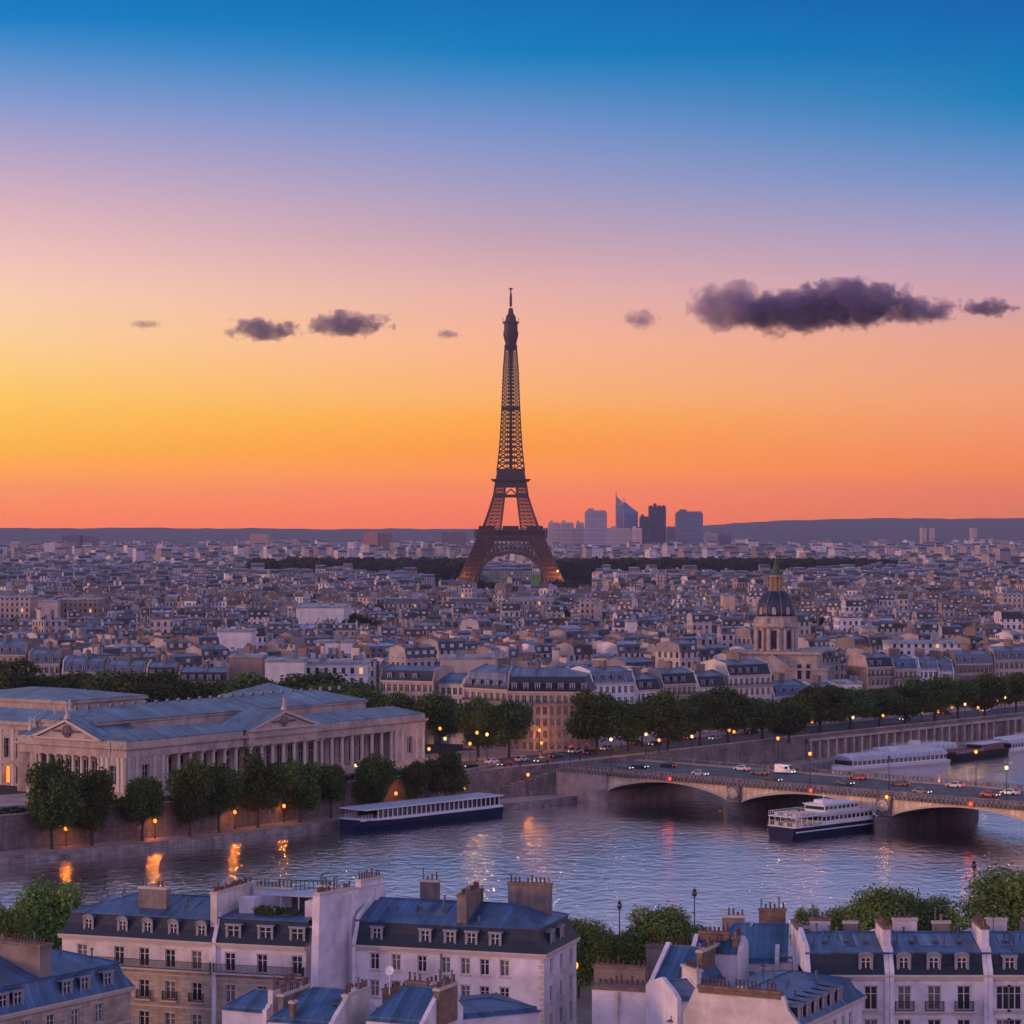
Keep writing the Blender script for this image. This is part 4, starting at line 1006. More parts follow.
    if pwl: party(o, .21, W_, depth, He, hm, inset, rg, pwl)
    if pwr: party(o, W_ - .21, W_, depth, He, hm, inset, rg, pwr)
    o['W'] = W_
    return o, W_, He
def skylight(parent, x, y, z, sl, w=.6, l=.9):
    mb = MB(); mb.M = Matrix.Translation((x, y, z)) @ Matrix.Rotation(sl, 4, 'X'); mb.box(0, 0, 0, w, l, .1, 0); mb.box(.07, .07, .101, w - .07, l - .07, .12, 1)
    return mb.build('skylight', [M_LEAD, M_GLASS], parent)
VENT = MB(); VENT.lathe([(.09, 0), (.09, .7), (.17, .72), (.17, .8), (.03, .92)], n=8); ventm = VENT.mesh('vent_pipe', M_LEAD)
AER = MB(); AER.beam((0, 0, 0), (0, 0, 2.0), .05); AER.beam((-.5, 0, 1.8), (.6, 0, 1.8), .04)
for k in range(5): AER.beam((-.4 + k * .22, -.25 + k * .03, 1.8), (-.4 + k * .22, .25 - k * .03, 1.8), .03)
AER.beam((-.3, 0, 1.35), (.3, 0, 1.35), .04); aerm = AER.mesh('aerial', M_IRON)
def clutter(o, W_, D_, z, rise, n=6):
    for k in range(n):
        x, y = R.uniform(.6, W_ - .6), R.uniform(1.6, D_ * .5); zz_ = z + rise * min(1, (y - 1) / (D_ / 2 - 1)) - .05
        link('vent_pipe', ventm, o, (x, y, zz_), 0, (1, 1, R.uniform(.6, 1.3)))
    for k in range(max(1, n // 4)): link('aerial', aerm, o, (R.uniform(1, W_ - 1), D_ * .5, z + rise - .05), R.uniform(0, 3), (1, 1, R.uniform(.7, 1.2)))
    mb = MB()
    for k in range(2):      # flashings and lapped sheets
        x = R.uniform(1, W_ - 2.5); y0, y1 = D_ * .18, D_ * .42
        za, zb = z + rise * (y0 - 1) / (D_ / 2 - 1) + .06, z + rise * (y1 - 1) / (D_ / 2 - 1) + .06
        mb.quad((x, y0, za), (x + 1.3, y0, za), (x + 1.3, y1, zb), (x, y1, zb))
    mb.build('patched_sheet', M_ZINC2, o)
def along(A, B, px):
    """distance from A along AB of the point that shows in picture column px"""
    k = (px - CX) / F; dx_, dy_ = B.x - A.x, B.y - A.y
    t = (k * A.y - A.x) / (dx_ - k * dy_); return t * math.hypot(dx_, dy_)

# ------------------------------------------------------------------ the foreground buildings
# corner building cut by the left edge
A, B = P(-75, 1032, 22), P(131, 987, 22)
A = B + (P(0, 1016, 22) - B) * 2.2
o, W_, He = bld('corner building at bottom left with zinc roof, white dormers and wide brown chimney wall', A, B, 22, 13, rows=2, cols=[W_ for W_ in (3, 6, 9, 12, 15.5, 19, 22.5, 26, 29.5, 33, 36.5) if W_ < (B - A).length - 2], hm=2.5, rg=1.8, ends=('gable', 'hip'),
                 dorm=[along(A, B, p) for p in (-12, 4, 19, 68, 86, 109)], wall=M_STONE, lower=M_ZINC, side_r=[3, 6, 9], bands=True, dh=1.6)
x = along(A, B, 58); chimney(o, x - 1.6, .9, x + .1, 8.5, He, He + 5.8, M_PARTY)
# left stone building
A, B = P(62, 934, 24.7), P(213, 943, 24.7)
o, W_, He = bld('cream building left of the great blank gable, hipped zinc roof with five small dormers', A, B, 24.7, 13, rows=3, cols=[along(A, B, p) for p in (82, 119, 144, 170, 196.5)], fh=3.35, wh=1.95, ends=('hip', 'gable'), hm=2.4, inset=.75, rg=1.5,
                 dorm=[along(A, B, p) for p in (88, 122, 147, 173, 201)], wall=M_PLASTER2, side_l=(), dstyle='round', dw=.85, dh=1.45, rail_rows=(0,), bal_rows=(1,), split=(3.25, M_STONE))
x = along(A, B, 143); chimney(o, x - 1.8, 2.4, x + 1.5, 3.4, He + 2, He + 5.2, M_PARTY)
x = W_ - .25; chimney(o, x - .3, .5, x + .45, 9.5, He - 1, He + 5.3, M_PLASTER2)
for p in (168, 190): skylight(o, along(A, B, p), 3.4, He + 3.1, rad(14))
# its neighbour with roof terrace
A2 = A + (B - A).normalized() * (W_ + .02); B2 = P(306, 947.5, 24.7)
o, W2, He = bld('pink building with planted roof terrace between two party walls', A2, B2, 24.7, 13, rows=3, cols=[along(A2, B2, p) for p in (230, 262, 297)], fh=3.35, wh=1.95, ends=('gable', 'gable'), hm=2.6, inset=.9, rg=.35,
                dorm=[along(A2, B2, p) for p in (233, 265, 297)], wall=M_PLASTER, rail_rows=(0,), dw=1.35, dh=1.6, split=(3.25, M_STONE))
tz = He + 2.9
mb = MB(); mb.box(1.6, 3.2, tz - .4, 3.3, 5.0, tz + 1.5); mb.box(W2 - 1.2, 2.8, tz - .4, W2 - .1, 4.5, tz + 1.5); mb.build('stair_box', M_PLASTER, o)
mb = MB(); mb.box(3.3, 5.2, tz + 1.55, W2 - .2, 9.2, tz + 1.72)
for x in (3.5, 5.5, 7.5): mb.box(x, 5.3, tz - .3, x + .12, 5.42, tz + 1.55)
mb.build('pergola', M_CANVAS, o)
mb = MB(); mb.box(3.4, 8.6, tz - .3, W2 - .3, 8.9, tz + 1.5); mb.build('glazed_wall', M_CURT, o)
lm = leaf_mesh('terrace_leaves', 1800, 2.6, .7, 0, .14, 5, 14, 1.2); pl_ = link('planting', lm, o, (5.6, 3.6, tz + .25)); pl_.scale = (1.15, .5, .8)
mb = MB()
for x in np.arange(3.6, W2 - .4, .5): mb.beam((x, 9.6, tz + 1.7), (x, 9.6, tz + 2.7), .06)
mb.beam((3.6, 9.6, tz + 2.7), (W2 - .4, 9.6, tz + 2.7), .06); mb.build('roof_rail', M_IRON, o)
chimney(o, 1.2, 8.5, 5.5, 9.3, He + 2, He + 4.9, M_PLASTER); chimney(o, W2 - 2.4, 9.6, W2 - .3, 10.3, He + 2, He + 5.2, M_LEAD)
# great blank gable
GA = Vector((-19.9, 267.5, 0)); GB = GA + Vector((.55, .835, 0)) * 13.5
o = thing('gable_building', 'tall blank white gable wall with chimney pots along its sloping top', 'building', (GA.x, GA.y, 8), frame_of(GA, GB)[1])
mb = MB(); zt = 22.5
mb.add([(0, 0, 0), (12.2, 0, 0), (12.2, 0, 19), (11.4, 0, zt), (5.6, 0, zt), (0.2, 0, zt), (-.4, 0, 8), (0, .9, 0), (12.2, .9, 0), (12.2, .9, 19), (11.4, .9, zt), (5.6, .9, zt), (.2, .9, zt), (-.4, .9, 8)],
       [(0, 1, 2, 3, 4, 5, 6), (13, 12, 11, 10, 9, 8, 7), (0, 6, 13, 7), (6, 5, 12, 13), (1, 8, 9, 2), (2, 9, 10, 3)])
mb.build('wall', M_PLASTER, o)
mb = MB(); mb.box(5.2, -.35, 0, 5.75, -.003, zt - .3); mb.box(9.6, -.3, 14, 11.3, -.003, zt - .2); mb.build('chimney_breast', M_PLASTER, o)
mb = MB(); mb.box(.1, -.08, zt + .003, 11.5, .98, zt + .1); mb.build('coping', M_TRIM, o)
chimney(o, .3, .1, 6, .7, zt - .5, zt + .35, M_BRICK); chimney(o, 7.4, .1, 11.3, .8, zt - .5, zt + .9, M_PLASTER)
q = MB(); q.beam((1.5, .6, zt), (1.5, .6, zt + 2.2), .07); q.beam((1, .6, zt + 2.), (2.3, .6, zt + 2.), .05); q.beam((1.1, .6, zt + 1.6), (2.1, .6, zt + 1.6), .05); q.build('aerial', M_IRON, o)
# white corner house in the middle
A, C_, S_ = P(353, 945, 25), P(544, 955, 25), None
o, W_, He = bld('white corner house in the middle with dark mansard, five dormers and side windows', A, C_, 25, 11.6, rows=3, cols=[along(A, C_, p) for p in (374.6, 396, 422, 445.7, 465.3, 484.5, 504.4)], ww=1.0, wh=1.68, fh=2.8, ends=('gable', 'hip'), hm=2.5, inset=.8, rg=1.7,
                 dorm=[along(A, C_, p) for p in (376.4, 424.8, 449.6, 471, 494.8)], dorm_s=(3.2, 6.6), side_r=(2.6, 6.1, 9.6), dw=.95, dh=1.55, first=.75, bands=False)
x = along(A, C_, 397); chimney(o, x - .6, 8.6, x + 1.4, 9.4, He + 2, He + 5.9, M_PARTY)
x = along(A, C_, 462); chimney(o, x - .9, 1.0, x + .1, 6.6, He + 1.5, He + 5.6, M_PARTY)
x = along(A, C_, 508); chimney(o, x - 2.4, 7.4, x + 2.2, 8.2, He + 2.5, He + 6.2, M_PARTY)
for p in (385, 408, 488, 503): skylight(o, along(A, C_, p), 2.6, He + 3.55, rad(20), .5, .6)
q = MB(); x = along(A, C_, 441); q.tube([(x, -.1, 0), (x, -.1, He - .4)], .06, 6); q.build('drainpipe', M_LEAD, o)
# quoins
q = MB()
for k in range(24): q.box(W_ - (.55 if k % 2 else .35), -.03, He - .9 - k * .55, W_ + .03, -.003, He - .5 - k * .55)
q.build('quoins', M_TRIM, o)

# small roofs in front, bottom centre
def lowroof(label, pxa, pya, pxb, pyb, z, depth, rise, ends, um, wm, pots=(), rot=None, name='small_house', dorm=(), hm=.4, lower=None):
    A_, B_ = P(pxa, pya, z), P(pxb, pyb, z)
    W__, rz = frame_of(A_, B_); zg = 8; He_ = z - zg
    o_ = thing(name, label, 'building', (A_.x, A_.y, zg), rz)
    mb_ = MB(); mb_.box(0, 0, 0, W__, depth, He_); mb_.build('wall', wm, o_)
    roof_parts(o_, W__, depth, He_, hm, .35 if hm < 1 else .8, rise, ends, um, lower or um, ov=.2)
    for i_, e in enumerate(ends):
        if e == 'gable': party(o_, .2 if i_ == 0 else W__ - .2, W__, depth, He_, hm, .35, rise, wm, up=.35)
    for (x0, y0, x1, y1, zz, mm) in pots: chimney(o_, x0 * W__, y0 * depth, x1 * W__ + (.5 if x1 == x0 else 0), y1 * depth + (.6 if y0 == y1 else 0), He_ - .5, He_ + zz, mm)
    for d_ in dorm: dormer(o_, d_ * W__, .1, He_ + .3, .8, 1.3)
    return o_, W__, He_
lowroof('low blue roof over a white wall at the foot of the cream building', 222, 1010, 268, 1014, 23.2, 6, 1.2, ('hip', 'gable'), M_ZINC, M_PLASTER, [(.93, .1, .93, .9, 2.4, M_PLASTER)])
o, W_, He = lowroof('barrel-shaped blue roof left of the bottom centre with one skylight', 268, 1022, 334, 1027, 23.0, 9, 2.2, ('hip', 'gable'), M_ZINC, M_PLASTER, [(.02, .2, .02, .85, 2.3, M_PARTY), (.30, .04, .36, .12, 2.0, M_BRICK), (.94, .3, .94, .85, 2.5, M_PLASTER2)])
skylight(o, W_ * .8, 2.2, He + 1.6, rad(25), .8, .8)
o, W_, He = lowroof('blue roof with rounded top between two white chimney walls, bottom centre', 366, 1021, 425, 1026, 23.4, 8, 2.4, ('hip', 'gable'), M_ZINC, M_PLASTER, [(.35, .5, .7, .5, 3.2, M_BRICK), (.96, .3, .96, .8, 3.0, M_BRICK)])
q = MB(); q.tube([(0, 0, 0), (0, 0, 2.2)], .05, 6)
q.M = Matrix.Translation((0, 0, 2.2)) @ Matrix.Rotation(rad(70), 4, 'X'); q.lathe([(.02, -.16), (.25, -.13), (.45, 0), (.43, .02), (.2, -.08), (.02, -.1)], n=14); q.M = None
dish = q.mesh('dish', M_WHITE)
link('satellite_dish', dish, o, (W_ * .15, 3, He + 2))
lowroof('flat dark blue roof in front of the white corner house', 455, 1020, 540, 1012, 22.3, 9, .5, ('hip', 'hip'), M_ZINC, M_PLASTER, [(.05, .8, .3, .8, 2.4, M_BRICK)])
# wall with curved shoulder
A = PD(431, 247, 0); o = thing('party_wall_house', 'narrow white wall with curved shoulder and pots before the corner house', 'building', (A.x, A.y, 8), rad(38))
mb = MB(); pr = [(0, 0), (0, 16.0), (.1, 16.6), (3.1, 16.9), (3.3, 15.8), (3.6, 15), (4.2, 14.3), (4.2, 0)]
mb.poly([(a, 0, z) for a, z in pr]); mb.poly([(a, 3.5, z - .2) for a, z in pr[::-1]])
for (a, z), (c, d) in zip(pr, pr[1:]): mb.quad((a, 0, z), (a, 3.5, z - .2), (c, 3.5, d - .2), (c, 0, d))
mb.build('wall', M_PLASTER, o); chimney(o, .1, .1, 3, .7, 16.2, 17.2, M_BRICK); chimney(o, -4.2, 1.5, -.4, 2.1, 14, 16.8, M_BRICK)

# ---- right-hand cluster
def slabwall(label, px0, px1, pyt, D0, D1, zb, m, th=1.2, dens=.5, name='chimney_wall', cat='chimney', base=None, yb=None):
    A_, B_ = PD(px0, D0), PD(px1, D1); W__, rz = frame_of(A_, B_); zt_ = ZAT(pyt, (D0 + D1) / 2)
    o_ = thing(name, label, cat, (A_.x, A_.y, 8), rz)
    mb_ = MB(); mb_.box(0, 0, 0, W__, th, zt_ - 8 - .3, 0); mb_.box(-.1, -.1, zt_ - 8.297, W__ + .1, th + .1, zt_ - 8, 1); mb_.build('wall', [m, M_BRICK], o_)
    n = max(1, int(W__ / dens))
    for k in range(n):
        if R.random() < .12: continue
        link('chimney_pot', R.choice(POTM[:3] if R.random() < .8 else POTM), o_, ((k + .5) / n * W__, th / 2, zt_ - 8), 0, (.9, .9, R.uniform(.5, 1.0)))
    return o_, W__, zt_ - 8
slabwall('brown chimney wall with a row of pots above the white house', 594, 645, 966, 262, 260, 8, M_PARTY)
slabwall('taller brown chimney wall with pots before the riverside tree', 646, 693, 946, 272, 270, 8, M_PARTY)
o, W_, He = slabwall('white house end with brick right part and stubby pots, bottom right of centre', 592, 656, 988, 250, 248, 8, M_PLASTER, 4)
mb = MB(); mb.box(W_ + .01, .2, 0, W_ + 3.0, 3.8, He - .5); mb.build('brick_flank', M_BRICK, o); chimney(o, W_ + .1, .4, W_ + 2.9, 1., He - .6, He + .1, M_BRICK)
mb = MB(); mb.box(W_ * .38, -.25, 0, W_ * .42, -.003, He - .4); mb.build('drainpipe', M_PLASTER2, o)
lowroof('blue gabled roof with white left slope behind the brick flank', 650, 984, 704, 988, 25.2, 9, 2.6, ('gable', 'hip'), M_ZINC, M_PLASTER, [(.75, .2, .75, .8, 3.2, M_BRICK)])
lowroof('small white house with sloping wall in the right cluster', 676, 1002, 706, 1000, 24.6, 7, 1.0, ('gable', 'gable'), M_ZINC2, M_PLASTER, [(.9, .2, .9, .7, 2.6, M_PLASTER2)])
lowroof('long white wall under dark tiles right of the tall chimney wall', 691, 953, 742, 955, 27.5, 4, .8, ('gable', 'gable'), M_ZINC, M_PLASTER, [(.1, .4, .7, .4, 1.9, M_BRICK), (.8, .1, .8, .9, 1.6, M_BRICK)])
lowroof('wide blue hipped roof behind the satellite dish chimney', 700, 962, 792, 964, 25.6, 12, 2.6, ('hip', 'gable'), M_ZINC, M_PLASTER, [(.2, .6, .45, .6, 3.6, M_PARTY), (.6, .85, .9, .85, 3.9, M_BRICK)])
lowroof('pale terrace block with small vents below the blue hipped roof', 712, 986, 757, 988, 24.0, 7, .5, ('hip', 'hip'), M_ZINC2, M_WHITE, [(.1, .3, .1, .5, 2.2, M_PLASTER), (.5, .2, .5, .4, 1.6, M_WHITE)])
lowroof('low blue roof at the bottom edge before the pink gable', 668, 1022, 735, 1026, 22.6, 9, 1.6, ('hip', 'hip'), M_ZINC, M_PLASTER, [(.15, .7, .3, .7, 1.7, M_BRICK)])
lowroof('flat dark roof below the white block in the cluster', 656, 1004, 700, 1006, 23.0, 7, .4, ('hip', 'hip'), M_ZINC, M_STONE_PALE)
A = PD(757, 262); o = thing('tall_chimney', 'slim cream chimney stack with a satellite dish in the right cluster', 'chimney', (A.x, A.y, 8), rad(5))
mb = MB(); mb.box(-.55, -.4, 0, .55, .8, 18.4); mb.build('shaft', M_PLASTER2, o); chimney(o, -.5, -.3, .5, .3, 18.2, 19.0, M_BRICK); link('satellite_dish', dish, o, (.9, -.3, 17.3), 0, (1.5, 1.5, 1.2)); link('satellite_dish', dish, o, (-.3, -.5, 18.1), rad(30), (1.3, 1.3, 1))
lowroof('white parapet house with small chimneys before the right zinc roof', 775, 962, 826, 963, 25.8, 7, .7, ('gable', 'gable'), M_ZINC2, M_PLASTER, [(.3, .3, .3, .5, 2.2, M_BRICK), (.75, .1, .75, .9, 2.3, M_BRICK), (.4, .9, .95, .9, 2.6, M_BRICK)])
# building with dormers facing right
A, B = P(796, 1028, 24.5), P(862, 997, 24.5)
o, W_, He = bld('house with pink blank gable, hipped blue roof and a row of dark dormers facing right', A, B, 24.5, 10.5, rows=2, cols=[1.5, 3.6, 5.7, 7.8, 9.9, 12, 14], ends=('gable', 'hip'), hm=1.7, rg=1.1, dorm=[1.3, 3.3, 5.3, 7.3, 9.3, 11.3], dw=.75, dh=1.3, ww=.9, wh=1.6, bands=False, lower=M_ZINC)
party(o, .1, W_, 10.5, He, 1.7, .9, 1.1, M_PLASTER2, ztop=He + 2.7, th=.5); chimney(o, -.25, 1.4, .35, 9.2, He + 2.4, He + 3.1, M_BRICK, dens=.36)
slabwall('white party wall with pots left of the dormered right building', 812, 862, 962, 257, 250, 8, M_PLASTER, .8)
# long right building in three houses
ez = 26.3; Dz = 246.
def E3(px, py=975.5): return P(px, py, ez)
segs = [(806, 889, 'left house of the long right terrace with a single arched dormer', [866], [871], 'round', M_PLASTER), (889.5, 987.6, 'middle house of the long right terrace with three arched dormers', [904, 934, 962], [904.5, 934.5, 964], 'round', M_PLASTER), (988, 1075, 'right end house of the long terrace cut by the picture edge', [1010, 1052], [1003, 1015, 1048, 1060], 'flat', M_PLASTER)]
for px0, px1, lb, dm, cl, ds, wm in segs:
    A, B = E3(px0), E3(px1)
    o, W_, He = bld(lb, A, B, ez, 13, rows=3, cols=[along(A, B, p) for p in cl], ww=1.25, wh=2.25, fh=3.15, first=1.0, ends=('gable', 'gable'), hm=2.0, inset=.8, rg=1.1, dorm=[along(A, B, p) for p in dm], dw=.95, dh=1.35, dstyle=ds, wall=wm, bal_rows=(0,) if 'middle' in lb else (), pwl=None, pwr=None)
    chimney(o, W_ - .35, 1.2, W_ + .35, 6.5, He + 1, He + 4.4, M_PLASTER)
    party(o, W_ - .2, W_, 13, He, 2.0, .8, 1.1, M_PLASTER, up=.3)
    for k in range(3): skylight(o, W_ * (.25 + .25 * k), 3.2, He + 2.62, rad(11), .5, .6)
    chimney(o, W_ * .2, 10, W_ * .45, 10.6, He + 1.5, He + 3.9, M_PLASTER); chimney(o, W_ * .62, 10, W_ * .8, 10.6, He + 1.5, He + 3.6, M_PARTY)
slabwall('left party chimney of the long right terrace', 797, 803, 927, 251, 251, 8, M_PLASTER, 5)

# ================================================================== RIVERSIDE ROW BEHIND THE TREES
def C4(r, g, b_, a=1.): return (r, g, b_, a)
def riv(label, px0, px1, py, D0, D1, **kw):
    A_, B_ = PD(px0, D0), PD(px1, D1); ze = ZAT(py, (D0 + D1) / 2)
    return bld(label, A_, B_, ze, kw.pop('depth', 14), pane=False, sills=False, **kw)
WN = dict(ww=1.2, wh=2.1, fh=3.2)
riv('long pink stone house with dark windows left of the big corner building', 380, 434, 681, 742, 735, rows=4, ncol=9, wall=M_STONE_PALE, ends=('gable', 'gable'), hm=3, rg=1, pwl=M_PARTY, dorm=[3, 7, 11], **WN)
riv('low cream house with pale blue roof beside the big corner building', 434, 464, 684, 738, 735, rows=3, ncol=5, wall=M_PLASTER2, upper=M_ZINC2, lower=M_ZINC2, hm=1.2, rg=1.6, ends=('gable', 'gable'), **WN)
for lb, a, b_, py, D0, D1, nc, lo in (('pale left wing of the big corner building with two rows of attic windows', 464, 507, 689, 722, 712, 7, M_ZINC2), ('big rounded corner building with dark curved roof and black balcony line', 507, 590, 692, 712, 709, 12, M_SLATE)):
    o, W_, He = riv(lb, a, b_, py, D0, D1, rows=5, ncol=nc, wall=M_STONE_PALE, ends=('gable', 'hip'), hm=4.2, inset=1.8, rg=2.0, depth=18, lower=lo, upper=M_ZINC2, dorm=[W_k for W_k in np.arange(2, (b_ - a) * .27, 3.2)], dh=1.9, **WN)
    rail(o, 0, W_, 0, He - 3.4, dep=1.0); rail(o, 0, W_, 0, He + .15, dep=.5)
    chimney(o, W_ * .3, 8, W_ * .3 + .8, 14, He + 4, He + 8, M_PARTY, dens=1.2)
rows_ = [('bluish white house right of the big corner building', 592, 635, 683, 752, 760, M_WHITE, M_ZINC2, 7), ('narrow house with black mansard and balcony line in the riverside row', 636, 661, 690, 760, 765, M_PLASTER, M_SLATE, 5),
         ('long house with bright top storey and brown balcony in the riverside row', 662, 697, 684, 768, 775, M_STONE_PALE, M_SLATE, 7), ('cream house with white attic left of the white blank gable', 698, 726, 687, 775, 780, M_PLASTER2, M_SLATE, 5),
         ('tall cream house with two dark balcony bands before the domed church', 728, 771, 675, 785, 795, M_PLASTER2, M_SLATE, 8), ('low blue-roofed house right of the banded cream house', 773, 806, 696, 802, 806, M_PLASTER, M_ZINC, 6),
         ('small white house with many windows below the domed church', 815, 838, 698, 812, 815, M_WHITE, M_ZINC, 5), ('stone house with dark dormered mansard right of the big blank gable', 867, 893, 667, 880, 884, M_STONE_PALE, M_SLATE, 6),
         ('brown stone house with blue mansard in the right riverside row', 894, 918, 669, 884, 888, M_STONE, M_ZINC, 5), ('white house with dark tall windows in the right riverside row', 919, 938, 669, 888, 890, M_WHITE, M_ZINC2, 4),
         ('pale blue house beside the brown blank house in the right row', 938, 954, 671, 890, 892, M_WHITE, M_ZINC2, 4), ('brown modern house with ribbon windows near the right edge', 955, 993, 664, 892, 895, M_PARTY, M_LEAD, 9), ('last beige house of the river row at the right edge', 994, 1040, 660, 896, 900, M_STONE_PALE, M_LEAD, 9)]
for i, (lb, a, b_, py, D0, D1, wm, lo, nc) in enumerate(rows_):
    o, W_, He = riv(lb, a, b_, py, D0, D1, rows=4, ncol=nc, wall=wm, ends=('gable', 'gable'), hm=3.2, inset=1.2, rg=1.2, lower=lo, upper=M_ZINC2, pwr=M_PARTY if i % 2 else M_PLASTER2, dorm=[x for x in np.arange(1.8, (b_ - a) * .3 - 1, 3.)], **WN)
    if i in (1, 2, 3, 4, 7, 8): rail(o, 0, W_, 0, He - 3.3, dep=.9)
    if i == 4: rail(o, 0, W_, 0, He - 9.7, dep=.9)
    chimney(o, W_ * .5, 5, W_ * .5 + .8, 11, He + 3, He + 6.6, M_PARTY, dens=1.3)
for i, (lb, a, b_, py, D0, D1, wm, lo, nc) in enumerate([('pink house with dormered slate roof behind the left tree belt', 178, 228, 682, 800, 800, M_STONE_PALE, M_SLATE, 9), ('cream house with bright attic windows behind the left tree belt', 146, 176, 677, 805, 805, M_PLASTER2, M_SLATE, 6),
                            ('salmon house with slate roof above the far left trees', 28, 60, 664, 815, 815, M_STONE_PALE, M_LEAD, 6), ('pale house between two pink ones above the left trees', 62, 104, 672, 812, 812, M_PLASTER, M_ZINC2, 8), ('grey house with long attic above the left trees', 105, 145, 675, 808, 808, M_PARTY, M_ZINC2, 8), ('sunlit orange house cut by the left edge above the trees', -30, 26, 655, 835, 832, M_STONE, M_ZINC2, 9)]):
    o, W_, He = riv(lb, a, b_, py, D0, D1, rows=4, ncol=nc, wall=wm, ends=('gable', 'gable'), hm=3, inset=1.2, rg=1.2, lower=lo, upper=M_ZINC2, pwr=M_PARTY, dorm=[x for x in np.arange(1.8, (b_ - a) * .3 - 1, 2.6)], **WN)
    chimney(o, W_ * .5, 5, W_ * .5 + .8, 11, He + 3, He + 6.4, M_PARTY, dens=1.3)

def simple(label, px0, px1, py, D, h=None, dep=18, wall=(.5, .42, .38), roof=(.2, .22, .27), win=True, rz=0., name='apartment_block', cat='building', flat=True, ground=8., group=None, top=None, tilt=0.):
    A_, B_ = PD(px0, D), PD(px1, D); W__ = B_.x - A_.x; H_ = ZAT(py, D) - ground
    o_ = thing(name, label, cat, (A_.x, A_.y, ground), rz, group)
    mb_ = MB(); c = tuple(wall) + ((1.,) if win else (0.,))
    mb_.box(0, 0, 0, W__, dep, H_, 0, c, False); mb_.build('wall', M_FAC, o_)
    r_ = MB(); rc = tuple(roof) + (1.,); k = (roof[0] + .1, roof[1] + .1, roof[2] + .1, 1)
    if flat:
        r_.box(-.3, -.3, H_ + .003, W__ + .3, dep + .3, H_ + .7, 0, k)
        for q_ in range(max(1, int(W__ / 9))):
            xx = W__ * (q_ + R.uniform(.2, .7)) / max(1, int(W__ / 9)); ww_ = R.uniform(1.5, 3.5); yy = R.uniform(2, dep * .6)
            if xx + ww_ < W__: r_.box(xx, yy, H_ + .7, xx + ww_, yy + 3, H_ + R.uniform(1.8, 3.2), 0, rc)
    else:
        mh = 3.; i_ = 1.3; a_ = [(-.3, -.3), (W__ + .3, -.3), (W__ + .3, dep + .3), (-.3, dep + .3)]; b2_ = [(i_, i_), (W__ - i_, i_), (W__ - i_, dep - i_), (i_, dep - i_)]
        for q_ in range(4):
            w_ = (q_ + 1) % 4; r_.quad((*a_[q_], H_), (*a_[w_], H_), (*b2_[w_], H_ + mh), (*b2_[q_], H_ + mh), 0, (roof[0] * .5, roof[1] * .5, roof[2] * .5, 1))
        p_ = [(*q_, H_ + mh) for q_ in b2_]; r0, r1 = (dep / 2, dep / 2, H_ + mh + 1.2), (W__ - dep / 2, dep / 2, H_ + mh + 1.2)
        if W__ > dep: r_.quad(p_[0], p_[1], r1, r0, 0, rc); r_.quad(p_[2], p_[3], r0, r1, 0, rc); r_.poly([p_[1], p_[2], r1], 0, rc); r_.poly([p_[3], p_[0], r0], 0, rc)
        else: r_.quad(*p_, 0, rc)
    r_.build('roof', M_ROOFS, o_)
    return o_, W__, H_
PINK, CREAM, WHT, BRN, GRY = (.50, .40, .38), (.48, .41, .37), (.70, .66, .68), (.30, .22, .19), (.36, .35, .38)
